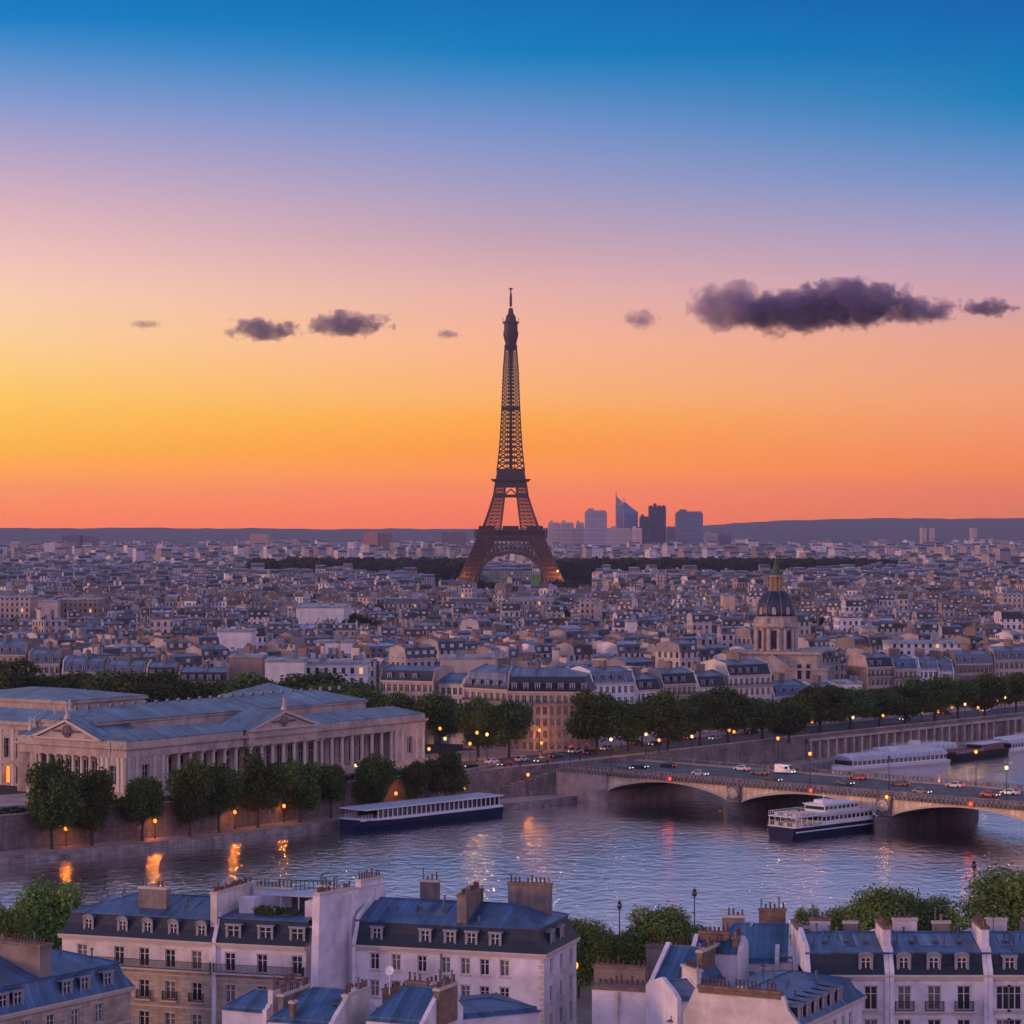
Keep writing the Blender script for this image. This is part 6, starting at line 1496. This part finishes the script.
# tour boat at the low quay
A = P(341, 832, 0); B = P(492, 814.5, 0); sh_ = Vector((.72, -.694, 0)) * 0.
A, B = A + sh_, B + sh_
(loc, (L_, rz)) = boat_frame(A, B)
b1 = thing('tour_boat', 'long navy tour boat under a flat pale canopy moored at the low quay', 'boat', loc, rz)
mb = MB(); sec = hull(mb, L_, 8.4, 2.3, bow=.12); mb.build('hull', M_NAVY, b1); rubrail(b1, sec, M_WHITE)
mb = MB(); mb.box(L_ * .06, -3.9, 2.35, L_ - .6, 3.9, 2.75); mb.build('coaming', M_WHITE, b1)
mb = MB()
x = L_ * .16
while x < L_ - 1:
    for y in (-3.75, 3.6): mb.box(x, y, 2.75, x + .28, y + .16, 4.75)
    x += 1.55
for x in (L_ * .08, L_ * .1, L_ * .12, L_ * .14):
    for y in (-2.9, 2.8): mb.box(x, y, 2.75, x + .12, y + .1, 3.7)
mb.build('pillar', M_WHITE, b1)
mb = MB(); mb.box(L_ * .17, -3.5, 2.8, L_ - 1.2, -3.45, 4.6); mb.box(L_ * .17, 3.4, 2.8, L_ - 1.2, 3.45, 4.6); mb.build('window_band', M_GLASS, b1)
mb = MB(); mb.box(L_ * .07, -4.3, 4.76, L_ - .2, 4.3, 4.98, 0); mb.box(L_ * .08, -4.1, 4.983, L_ - .4, 4.1, 5.08, 1); mb.build('canopy', [M_WHITE, M_CANVAS], b1)
# double-deck boat by the pier
A, B = Vector((59.6, 576.5, 0)), Vector((83, 599, 0)); (loc, (L_, rz)) = boat_frame(A, B)
b2 = thing('passenger_boat', 'two-deck white passenger boat with navy hull beside the bridge pier', 'boat', loc, rz)
def decklevel(par, x0, x1, w_, z0, z1, roof=True, band=(.35, .8), step=2.2, rm=None):
    mb_ = MB(); mb_.box(x0, -w_, z0, x1, w_, z0 + (z1 - z0) * band[0], 0); mb_.box(x0, -w_, z0 + (z1 - z0) * band[1], x1, w_, z1, 0)
    x_ = x0
    while x_ <= x1:
        xe = min(x1, x_ + .3); mb_.box(x_, -w_, z0 + (z1 - z0) * band[0], xe, -w_ + .15, z0 + (z1 - z0) * band[1], 0); mb_.box(x_, w_ - .15, z0 + (z1 - z0) * band[0], xe, w_, z0 + (z1 - z0) * band[1], 0); x_ += step
    o_ = mb_.build('cabin', rm or M_WHITE, par)
    mb_ = MB(); mb_.box(x0 + .1, -w_ + .1, z0 + (z1 - z0) * band[0] + .002, x1 - .1, w_ - .1, z0 + (z1 - z0) * band[1] - .002); mb_.build('window_band', M_GLASS, par)
    if roof: mb_ = MB(); mb_.box(x0 - .4, -w_ - .3, z1 + .003, x1 + .4, w_ + .3, z1 + .15); mb_.build('roof', M_WHITE, par)
    return o_
def railing(par, x0, x1, w_, z, h=1., m=None, step=1.2, solid=False):
    mb_ = MB()
    for y in (-w_, w_ - .06):
        for zz_ in (z + h * .5, z + h): mb_.box(x0, y, zz_ - .05, x1, y + .06, zz_)
        x_ = x0
        while x_ < x1: mb_.box(x_, y, z, x_ + .07, y + .06, z + h - .05); x_ += step
    mb_.box(x0, -w_ + .06, z + h - .05, x0 + .06, w_ - .06, z + h)
    return mb_.build('railing', m or M_WHITE, par)
mb = MB(); mb.M = Matrix.Translation((L_, 0, 0)) @ Matrix.Rotation(math.pi, 4, 'Z'); sec = hull(mb, L_, 8.2, 2.5, bow=.16, sheer=.5); mb.build('hull', M_NAVY, b2)
mb = MB(); mb.box(.3, -4.25, 1.5, L_ * .86, -4.12, 1.75); mb.box(.3, 4.12, 1.5, L_ * .86, 4.25, 1.75); mb.build('rubbing_strake', M_WHITE, b2)
mb = MB(); mb.box(.3, -4.1, 2.52, L_ * .88, 4.1, 2.7); mb.build('main_deck', M_WHITE, b2)
decklevel(b2, L_ * .30, L_ * .86, 3.7, 2.71, 4.75, step=1.5); railing(b2, .4, L_ * .30, 4.0, 2.7, 1.1, step=.7); railing(b2, L_ * .30, L_ * .86, 4.05, 4.92, 1.0, step=.9)
mb = MB(); mb.box(.4, -4.0, 4.72, L_ * .295, 4.0, 4.9)
for x in np.arange(.6, L_ * .29, 1.9):
    for y in (-3.9, 3.75): mb.box(x, y, 2.71, x + .14, y + .14, 4.715)
mb.build('upper_deck', M_WHITE, b2); railing(b2, .4, L_ * .30, 3.9, 4.92, 1.05, step=.7)
decklevel(b2, L_ * .36, L_ * .72, 2.9, 4.95, 6.75, step=1.5)
mb = MB(); mb.box(L_ * .4, -1.3, 6.92, L_ * .5, 1.3, 7.7); mb.beam((L_ * .46, 0, 7.7), (L_ * .46, 0, 9.2), .12); mb.beam((L_ * .46, -.6, 8.6), (L_ * .46, .6, 8.6), .08); mb.build('funnel_mast', M_WHITE, b2)
mb = MB()
for x in np.arange(1.5, L_ * .27, 1.9):
    for y in (-2.6, 0, 2.6): mb.box(x, y - .6, 2.71, x + .8, y + .6, 3.45); mb.box(x, y - .6, 4.93, x + .8, y + .6, 5.6)
mb.build('deck_tables', M_TRIM, b2)
# glass-roofed boats beyond the bridge
def glassboat(label, A_, B_, w_=4.2, hm_=M_WHITE):
    (loc_, (Lx, rz_)) = boat_frame(A_, B_); o_ = thing('glass_boat', label, 'boat', loc_, rz_)
    mb_ = MB(); s_ = hull(mb_, Lx, w_ * 2, 1.3, bow=.14, sheer=.4); mb_.build('hull', hm_, o_)
    decklevel(o_, Lx * .1, Lx - 1.5, w_ - .5, 1.35, 3.2, roof=False, band=(.2, .86), step=1.9)
    r_ = MB(); prof = [(-w_ + .3, 3.25), (-w_ + 1.2, 4.1), (0, 4.5), (w_ - 1.2, 4.1), (w_ - .3, 3.25)]
    for (a, z), (c, d) in zip(prof, prof[1:]): r_.quad((Lx * .08, a, z), (Lx - 1.2, a, z), (Lx - 1.2, c, d), (Lx * .08, c, d), 0 if abs(a + c) > w_ else 1)
    r_.poly([(Lx * .08, a, z) for a, z in prof[::-1]]); r_.poly([(Lx - 1.2, a, z) for a, z in prof]); r_.build('roof', [M_CANVAS, M_WHITE], o_)
    r_ = MB()
    for x_ in np.arange(Lx * .14, Lx - 2, 2.4): r_.box(x_, -w_ + .3, 3.27, x_ + .25, w_ - .3, 4.62)
    r_.build('roof_bow', M_WHITE, o_); railing(o_, Lx * .3, Lx * .85, 1.8, 4.5, .9)
    mb_ = MB(); mb_.box(Lx * .5, -1.2, 4.52, Lx * .57, 1.2, 5.9); mb_.build('wheelhouse', M_WHITE, o_)
    return o_
glassboat('white glass-roofed boat nearest the bridge on the far quay', P(832, 772, 0), P(941, 763, 0))
glassboat('pale glass-roofed boat cut by the right edge beyond the dark barge', P(996, 755, 0) + Vector((-1, 2, 0)), P(1082, 742, 0))
glassboat('white glass-roofed boat moored behind the nearest one', P(870, 764.5, 0), P(952, 756.5, 0), 3.6)
(loc, (L_, rz)) = boat_frame(P(942, 762, 0), P(1000, 754, 0)); b4 = thing('barge', 'low dark barge with red deck gear between the two pale boats', 'boat', loc, rz)
mb = MB(); sec = hull(mb, L_, 7, 2.0, bow=.15); mb.build('hull', M_BLACKH, b4); decklevel(b4, L_ * .55, L_ - 2, 2.6, 2.05, 4.0, rm=M_PLUM); railing(b4, L_ * .1, L_ * .55, 3.2, 2.05)
mb = MB()
for x in np.arange(L_ * .15, L_ * .5, 2.2): mb.box(x, -1.8, 2.06, x + 1.4, 1.8, 3.0)
mb.build('deck_crate', M_PLUM, b4)

# ================================================================== STREET LAMPS
def lamp_proto(h, kind):
    o_ = thing('street_lamp', 'x', 'lamp', (0, 0, -100))
    p_ = MB(); p_.lathe([(.22, 0), (.22, .3), (.13, .45), (.10, 1.2), (.07, h - .7), (.12, h - .65), (.05, h - .5)], n=8); p_.beam((-.5, 0, h - .62), (.5, 0, h - .62), .06); p_.build('pole', M_IRON, o_)
    g_ = MB()
    g_.lathe([(.10, h - .5), (.34, h - .3), (.40, h - .02), (.34, h + .26), (.1, h + .42)], n=10)
    g_.build('globe', {'warm': M_LAMP, 'pale': M_LAMPW, 'off': M_GLASS}[kind], o_)
    c_ = MB(); c_.lathe([(.3, h + .425), (.36, h + .48), (.06, h + .68), (.05, h + .85)], n=8); c_.build('cap', M_IRON, o_)
    return o_
LP = {}
def lamp(label, loc, h=7., kind='warm', watt=0., group='street lamps along the far bank'):
    key = (round(h, 1), kind)
    if key not in LP:
        LP[key] = lamp_proto(h, kind); o_ = LP[key]; o_.location = loc; o_['label'] = label; o_['group'] = group
    else: o_ = dup(LP[key], loc, 0, None, label, group)
    if watt:
        ld_ = bpy.data.lights.new('lamp_light', 'POINT'); ld_.energy = watt; ld_.color = (1, .27, .03) if kind == 'warm' else (1, .7, .4); ld_.shadow_soft_size = .42
        link('lamp_light', ld_, o_, (0, 0, h))
    return o_
def on_line(px, off):
    k = (px - CX) / F
    LL = offs(E, off)
    for a, b_ in zip(LL, LL[1:]):
        den = (b_.x - a.x) - k * (b_.y - a.y)
        t = (k * a.y - a.x) / den if abs(den) > 1e-9 else -1
        if 0 <= t <= 1: return a + (b_ - a) * t
# low-quay lamps with their pools of light on the wall
for i, (px, py) in enumerate([(66, 812), (155, 806), (235, 806), (284, 801), (396, 791), (464, 785)]):
    p = on_line(px, 6.9 + (.6 if px > 380 else 0)); h = 3.8
    lamp('lit orange lamp against the quay wall under the trees, %s from the left' % ORD[i], (p.x, p.y, 1.6), h, 'warm', 4200, 'lamps on the low quay')
p = WL[5] + (WL[6] - WL[5]) * .15 - NL * 1.3 ; p = on_line(528, 9.3)
lamp('orange lamp lighting the embankment wall left of the bridge', (p.x, p.y, 1.6), 5.5, 'warm', 4200, 'lamps on the low quay')
sl = [(356, 766, 6), (429, 750, 9), (440, 729, 40), (445, 738, 28), (470, 743, 20), (477, 733, 26), (487, 734, 24), (539.5, 731, 30), (541.5, 744, 22), (566, 730, 30), (611, 730, 20), (621, 738, 18), (646, 735, 20), (659, 741, 14), (682, 727, 24), (692, 739, 14), (729, 730, 22), (734, 738, 13), (774, 720, 30),
      (793, 722, 26), (812, 721, 20), (853, 717, 22), (922, 709, 18), (938, 712, 14), (952, 708, 16), (965, 705, 20), (998, 701, 16), (1005, 697, 26), (921.6, 733, 10), (883, 716, 15), (978, 712, 11)]
for i, (px, py, off) in enumerate(sorted(sl)):
    p = on_line(px, (WOFF[5] + off * .9) if px < 640 else (12.2 if px < 870 else 10.0)); h = ZAT(py, p.y) - 8; h = round(min(9, max(3.5, h)) * 2) / 2
    lamp('glowing street lamp on the far embankment, %s from the left' % (ORD[i] if i < 26 else ['fifth', 'fourth', 'third', 'second', 'last'][min(4, i - 26)] + (' last' if i < 30 else '')) if i < 26 else 'glowing street lamp near the right edge on the far embankment, %s from the right' % ORD[len(sl) - 1 - i],
         (p.x, p.y, 8.1), h, 'warm' if i % 3 else 'pale', 5000)
# bridge lamps
def bx_(px, y):
    k = (px - CX) / F; o0 = BP(0, y); d = bd
    t = (k * o0.y - o0.x) / (d.x - k * d.y); return BP(t, y)
for lb, px, y, kind in (('pale lit lamp on the far parapet of the bridge at its left end', 778, BW - 1.5, 'warm'), ('lit lamp on the near parapet of the bridge above the first full arch', 810, 1.5, 'warm'), ('unlit lamp on the near parapet above the crested pier', 889, 1.5, 'off'), ('lit lamp on the far parapet before the right water', 976, BW - 1.5, 'warm'), ('pale lit lamp on the near parapet close to the right edge', 1006.5, 1.5, 'pale'), ('lit lamp at the left end of the bridge parapet', 611, 1.5, 'pale')):
    p = bx_(px, y); lamp(lb, (p.x, p.y, DK + .1), 8.0, kind, 0 if kind == 'off' else 600, 'lamps along the bridge')
for i, (px, m_) in enumerate(((670, M_LAMPR), (811, M_LAMPR), (887, M_LAMP), (971, M_LAMPR))):
    p = bx_(px, -.9); o = thing('navigation_light', ('red', 'red', 'orange', 'red')[i] + ' navigation light on the bridge side ' + ('over the left arch', 'under the near lit lamp', 'above the carved crest', 'near the right edge')[i], 'signal light', (p.x, p.y, 8.0), brz, 'navigation lights on the bridge')
    mb = MB(); mb.M = Matrix.Rotation(rad(90), 4, 'X'); mb.lathe([(.35, 0), (.42, .1), (.25, .25)], n=10); mb.M = None; mb.build('lens', m_, o)
    mb = MB(); mb.box(-.6, .01, -.6, .6, .15, .6); mb.box(-.1, .15, -.1, .1, .45, .1); mb.build('backing_plate', M_PLUM if m_ is M_LAMPR else M_IRON, o)
    ld_ = bpy.data.lights.new('signal_light', 'POINT'); ld_.energy = 60; ld_.color = (1, .1, .05) if m_ is M_LAMPR else (1, .5, .1); ld_.shadow_soft_size = .35; link('signal_light', ld_, o, (0, -.8, 0))
# near-bank lamps
for lb, px, py, D, kind in (('tall unlit double lamp against the water left of centre trees', 619.5, 907, 372, 'off'), ('tall unlit floodlight pole against the water right of the trees', 694.5, 895, 374, 'off'), ('lit street lamp beside the white corner house', 575, 966, 306, 'warm'), ('slim unlit lamp rising from the large right tree', 974, 866, 378, 'off')):
    lamp(lb, PD(px, D, 8), round((ZAT(py, D) - 8) * 2) / 2, kind, 300 if kind == 'warm' else 0, 'lamps on the near bank')
# traffic signals on the plaza
for i, (px, py, D) in enumerate(((570, 748, 672), (817 - 245, 752, 690))):
    h = ZAT(py, D) - 8; o = thing('traffic_light', ('red traffic light on a post at the plaza crossing', 'further red traffic light behind the plaza crossing')[i], 'traffic light', PD(px, D, 8.05))
    mb = MB(); mb.lathe([(.12, 0), (.08, .3), (.06, max(2.4, h - .5))], n=6); mb.build('pole', M_IRON, o); mb = MB(); h2 = max(2.4, h - .5); mb.box(-.18, -.16, h2, .18, .16, h2 + 1); mb.build('housing', M_IRON, o)
    mb = MB(); mb.M = Matrix.Translation((0, -.17, h2 + .8)) @ Matrix.Rotation(rad(90), 4, 'X'); mb.lathe([(.16, 0), (.14, .06)], n=8); mb.M = None; mb.build('lens', M_LAMPR, o)

# ================================================================== CARS AND PEOPLE
def paint(name, c): return mat(name, c, .3, metal=.1, var=.04)
PAINTS = [('dark blue', paint('dark_blue_paint', (.02, .03, .07))), ('silver', paint('silver_paint', (.4, .4, .42))), ('black', paint('black_paint', (.015, .015, .018))), ('white', paint('white_car_paint', (.7, .7, .7))), ('red', paint('red_paint', (.3, .02, .02))), ('grey', paint('grey_paint', (.14, .14, .15)))]
def loft(mb, prof, w_, m=0, tw_=.82):
    """side profile (x,z) extruded across y with a pulled-in roof"""
    zs_ = [z for _, z in prof]; z0, z1 = min(zs_), max(zs_)
    def hw(z): t = (z - z0) / (z1 - z0); return w_ / 2 * (1 if t < .5 else 1 - (1 - tw_) * (t - .5) * 2)
    n = len(prof); a = [(x, -hw(z), z) for x, z in prof]; b_ = [(x, hw(z), z) for x, z in prof]
    mb.add(a + b_, [tuple(reversed(range(n)))[::-1], tuple(range(2 * n - 1, n - 1, -1))] + [(i, n + i, n + (i + 1) % n, (i + 1) % n) for i in range(n)], m)
WHEEL = MB(); WHEEL.M = Matrix.Rotation(rad(90), 4, 'X'); WHEEL.lathe([(.2, -.1), (.32, -.11), (.34, -.05), (.34, .05), (.32, .11), (.2, .1)], n=12); wheelm = WHEEL.mesh('wheel', M_TYRE)
def car_proto(pm, kind):
    o_ = thing('parked_car' if False else ('van' if kind == 'van' else 'car'), 'x', kind, (0, 0, -100))
    mb_ = MB()
    if kind == 'van': loft(mb_, [(-2.6, .35), (2.5, .35), (2.6, .9), (2.1, 1.2), (1.6, 2.2), (-2.55, 2.3)], 1.95)
    else: loft(mb_, [(-2.1, .3), (2.1, .3), (2.15, .7), (1.3, .88), (.55, 1.42), (-1.1, 1.45), (-1.8, .95), (-2.15, .9)], 1.75, tw_=.78)
    mb_.build('body', pm, o_)
    g_ = MB()
    if kind == 'van': g_.quad((2.14, -.8, 1.25), (2.14, .8, 1.25), (1.68, .75, 2.1), (1.68, -.75, 2.1)); g_.box(.6, -.985, 1.3, 1.5, -.975, 1.9); g_.box(.6, .975, 1.3, 1.5, .985, 1.9)
    else:
        g_.quad((1.27, -.72, .93), (1.27, .72, .93), (.6, .62, 1.4), (.6, -.62, 1.4)); g_.quad((-1.16, -.62, 1.42), (-1.16, .62, 1.42), (-1.76, .7, 1.0), (-1.76, -.7, 1.0))
        for s_ in (-1, 1): g_.quad((-1.3, s_ * .87, .93), (.9, s_ * .87, .93), (.45, s_ * .75, 1.36), (-1.0, s_ * .75, 1.38))
    g_.build('glass', M_GLASS, o_)
    for x_ in (-1.35, 1.35):
        for y_ in (-.8, .8): link('wheel', wheelm, o_, (x_, y_, .34))
    e = 2.6 if kind == 'van' else 2.13
    for y_ in (-.6, .6):
        q_ = MB(); q_.box(e, y_ - .16, .55, e + .04, y_ + .16, .72); q_.build('headlight', M_HEAD, o_)
        q_ = MB(); q_.box(-e - .04, y_ - .14, .6, -e, y_ + .14, .78); q_.build('tail_light', M_LAMPR, o_)
    return o_
CP = {}
def car(label, loc, rz_, ci, kind='car'):
    key = (ci, kind)
    if key not in CP: CP[key] = car_proto(PAINTS[ci][1], kind); o_ = CP[key]; o_.location = loc; o_.rotation_euler = (0, 0, rz_); o_['label'] = label; o_['group'] = 'traffic on the bridge and quay'
    else: o_ = dup(CP[key], loc, rz_, None, label, 'traffic on the bridge and quay')
    return o_
cars = [(625, 8, 0, 5), (640, 13, 0, 0), (668, 20, 1, 2), (700, 8, 0, 1), (742, 26, 1, 3), (773, 8, 0, 2), (760, 20, 1, 5), (845, 13, 0, 0), (858, 26, 1, 4), (900, 20, 1, 2), (922, 8, 0, 5), (955, 26, 1, 1), (990, 13, 0, 4), (1010, 20, 1, 3)]
NM = {0: 'blue', 1: 'silver', 2: 'black', 3: 'white', 4: 'red', 5: 'grey'}
for i, (px, y, dr, ci) in enumerate(cars):
    p = bx_(px, y); car('%s car crossing the bridge in the %s lane, %s from the left' % (NM[ci], {8: 'nearest', 13: 'second', 20: 'third', 26: 'farthest'}[y], ORD[i]), (p.x, p.y, DK + .01), brz + (math.pi if dr else 0), ci)
p = bx_(785, 27); car('white van crossing the far side of the bridge', (p.x, p.y, DK + .01), brz, 3, 'van')
for i, (px, off, ci) in enumerate([(455, 14, 0), (470, 18, 2), (492, 22, 3), (505, 15, 4), (522, 20, 1), (541, 14, 5), (556, 19, 2), (575, 24, 3), (590, 18, 0), (607, 22, 1), (636, 26, 4), (655, 20, 2), (690, 24, 5), (715, 18, 1), (752, 22, 0), (905, 16, 5), (945, 20, 2), (985, 18, 3), (395, 16, 1), (340, 14, 2), (300, 17, 5)]):
    p = on_line(px, WOFF[5] + off - 6); q = on_line(px + 6, WOFF[5] + off - 6); a = math.atan2(q.y - p.y, q.x - p.x)
    car('%s car on the quay road, %s from the left' % (NM[ci], ORD[sorted([455, 470, 492, 505, 522, 541, 556, 575, 590, 607, 636, 655, 690, 715, 752, 905, 945, 985, 395, 340, 300]).index(px)]), (p.x, p.y, 8.02), a + (math.pi if i % 2 else 0), ci)
M_CLOTH = [mat('dark_coat', (.03, .03, .04), .9), mat('red_coat', (.25, .03, .03), .9), mat('pale_coat', (.35, .33, .32), .9)]
def person(label, loc, ci, rz_=0.):
    bm_ = bpy.data.meshes.new('person'); vv = [(0, 0, .95), (0, 0, 1.2), (0, .01, 1.42), (0, .01, 1.53), (0, .0, 1.66), (.1, 0, .9), (.12, .05, .5), (.12, .02, .08), (.12, -.12, .03), (-.1, 0, .9), (-.11, -.12, .5), (-.1, .05, .08), (-.1, -.08, .03), (.2, .01, 1.4), (.25, .04, 1.1), (.24, -.06, .85), (-.2, .01, 1.4), (-.25, .02, 1.12), (-.25, -.1, .88)]
    ee = [(0, 1), (1, 2), (2, 3), (3, 4), (0, 5), (5, 6), (6, 7), (7, 8), (0, 9), (9, 10), (10, 11), (11, 12), (2, 13), (13, 14), (14, 15), (2, 16), (16, 17), (17, 18)]
    bm_.from_pydata(vv, ee, []); o_ = link('person', bm_, None, loc, rz_); tag(o_, label, 'person', 'people on the plaza')
    md = o_.modifiers.new('skin', 'SKIN'); rr_ = [.15, .16, .15, .06, .11, .1, .075, .055, .04, .1, .075, .055, .04, .07, .05, .04, .07, .05, .04]
    for i, r_ in enumerate(rr_): bm_.skin_vertices[0].data[i].radius = (r_, r_ * .85)
    bm_.skin_vertices[0].data[0].use_root = True
    o_.modifiers.new('sub', 'SUBSURF').levels = 1; bm_.materials.append(M_CLOTH[ci]); return o_
for i, (px, off, ci) in enumerate(((548, 2.2, 0), (552, 3.5, 1), (520, 3, 0), (497, 2.6, 2), (580, 3.2, 0))):
    p = on_line(px, 11.5 + off); person(('person in a dark coat standing at the plaza parapet', 'person in a red coat beside the parapet stairs', 'person in dark clothes on the pavement left of the stairs', 'person in a pale coat walking the quay pavement', 'person in dark clothes near the bridge end')[i], (p.x, p.y, 8.14), ci, i * 1.3)

# ================================================================== CLOUDS (volumes) AND HAZE
def cloud(label, px0, px1, py0, py1, D, seed, dens, lit, cov=.5, scale=3.2, color=(.46, .33, .60), parent=None):
    x0, x1 = PD(px0, D).x, PD(px1, D).x; z1, z0 = ZAT(py0, D), ZAT(py1, D)
    c_ = ((x0 + x1) / 2, D, (z0 + z1) / 2); hx_, hz_ = (x1 - x0) / 2, (z1 - z0) / 2; hy_ = hz_ * 1.6
    me_ = bpy.data.meshes.new('cloud'); mb_ = MB(); mb_.box(-1, -1, -1, 1, 1, 1); me_ = mb_.mesh('cloud', [])
    me_.materials.clear()
    m_ = bpy.data.materials.new('cloud_volume'); m_.use_nodes = True; global nt; nt = m_.node_tree; nt.nodes.clear()
    o_ = N('ShaderNodeOutputMaterial'); pv = N('ShaderNodeVolumePrincipled'); nt.links.new(pv.outputs[0], o_.inputs['Volume'])
    tc_ = N('ShaderNodeTexCoord')
    r_ = hx_ / hz_
    mpp = N('ShaderNodeMapping'); mpp.inputs['Scale'].default_value = (r_, 1.6, 1); mpp.inputs['Location'].default_value = (seed * 7.3, seed * 3.1, seed * 1.7); nt.links.new(tc_.outputs['Object'], mpp.inputs[0])
    ns_ = N('ShaderNodeTexNoise'); ns_.inputs['Scale'].default_value = scale / 2.1; ns_.inputs['Detail'].default_value = 9; ns_.inputs['Roughness'].default_value = .64; nt.links.new(mpp.outputs[0], ns_.inputs['Vector'])
    se = N('ShaderNodeSeparateXYZ'); nt.links.new(tc_.outputs['Object'], se.inputs[0])
    ln_ = N('ShaderNodeVectorMath', operation='LENGTH'); nt.links.new(tc_.outputs['Object'], ln_.inputs[0])
    # flat base, domed top: push the lower half down harder
    fall = math_('SUBTRACT', 1.0, ln_.outputs['Value'])
    base = math_('MULTIPLY', math_('LESS_THAN', se.outputs[2], 0), math_('MULTIPLY', se.outputs[2], .45))
    v_ = math_('ADD', math_('ADD', math_('MULTIPLY', fall, 1.0), math_('MULTIPLY', math_('SUBTRACT', ns_.outputs[0], .5), 2.8)), math_('SUBTRACT', base, cov))
    d_ = math_('MULTIPLY', maprange(v_, 0, .13, 0, 1, True), dens)
    m_.cycles.volume_step_rate = .12; nt.links.new(d_, pv.inputs['Density']); pv.inputs['Color'].default_value = (*color, 1); pv.inputs['Anisotropy'].default_value = .1
    me_.materials.append(m_); o2 = link('cloud', me_, None, c_); o2.scale = (hx_, hy_, hz_)
    if parent: o2.name = 'puff'; o2.parent = parent; return o2
    tag(o2, label, 'cloud', 'small evening clouds', kind='thing'); return o2
big = thing('cloud', 'largest dark violet cloud with reddish left end, right of the tower', 'cloud', (0, 0, 0), 0, 'small evening clouds')
for a_, b_, c_, d_, dn, sd_ in ((686, 778, 280, 342, .010, 3), (730, 850, 288, 346, .02, 4), (785, 915, 278, 338, .022, 5), (870, 962, 296, 330, .018, 6)): cloud('', a_, b_, c_, d_, 8000 + sd_ * 3, sd_, dn, 1, cov=.12, scale=2.8, parent=big)
cloud('flat reddish cloud left of the tower', 222, 306, 316, 348, 8000, 5, 0.022, 1, cov=.22, scale=2.4)
cloud('flat violet cloud between the reddish cloud and the tower', 296, 396, 310, 344, 8000, 9, 0.022, 1, cov=.2, scale=2.4)
cloud('small wispy cloud just right of the tower', 620, 662, 306, 336, 8000, 11, .012, 1, cov=.28, scale=3)
cloud('ragged small cloud near the right edge', 956, 1020, 296, 322, 8000, 14, .03, 1, cov=.26, scale=2.8)
cloud('faint wisp of cloud near the left edge', 124, 166, 318, 332, 8000, 17, .014, 1, cov=.26, scale=3)
cloud('tiny dark wisp close left of the tower', 434, 462, 328, 342, 8000, 21, .02, 1, cov=.24, scale=3)

m = bpy.data.materials.new('haze_air'); m.use_nodes = True; nt = m.node_tree; nt.nodes.clear()
o_ = N('ShaderNodeOutputMaterial'); pv = N('ShaderNodeVolumePrincipled'); nt.links.new(pv.outputs[0], o_.inputs['Volume'])
pv.inputs['Color'].default_value = (.62, .63, .93, 1); pv.inputs['Density'].default_value = HAZE; pv.inputs['Anisotropy'].default_value = 0.
hb = MB(); hb.box(-9400, -320, -2.2, 9400, 16600, 349); hz_ = hb.build('haze', m); tag(hz_, kind='stuff')
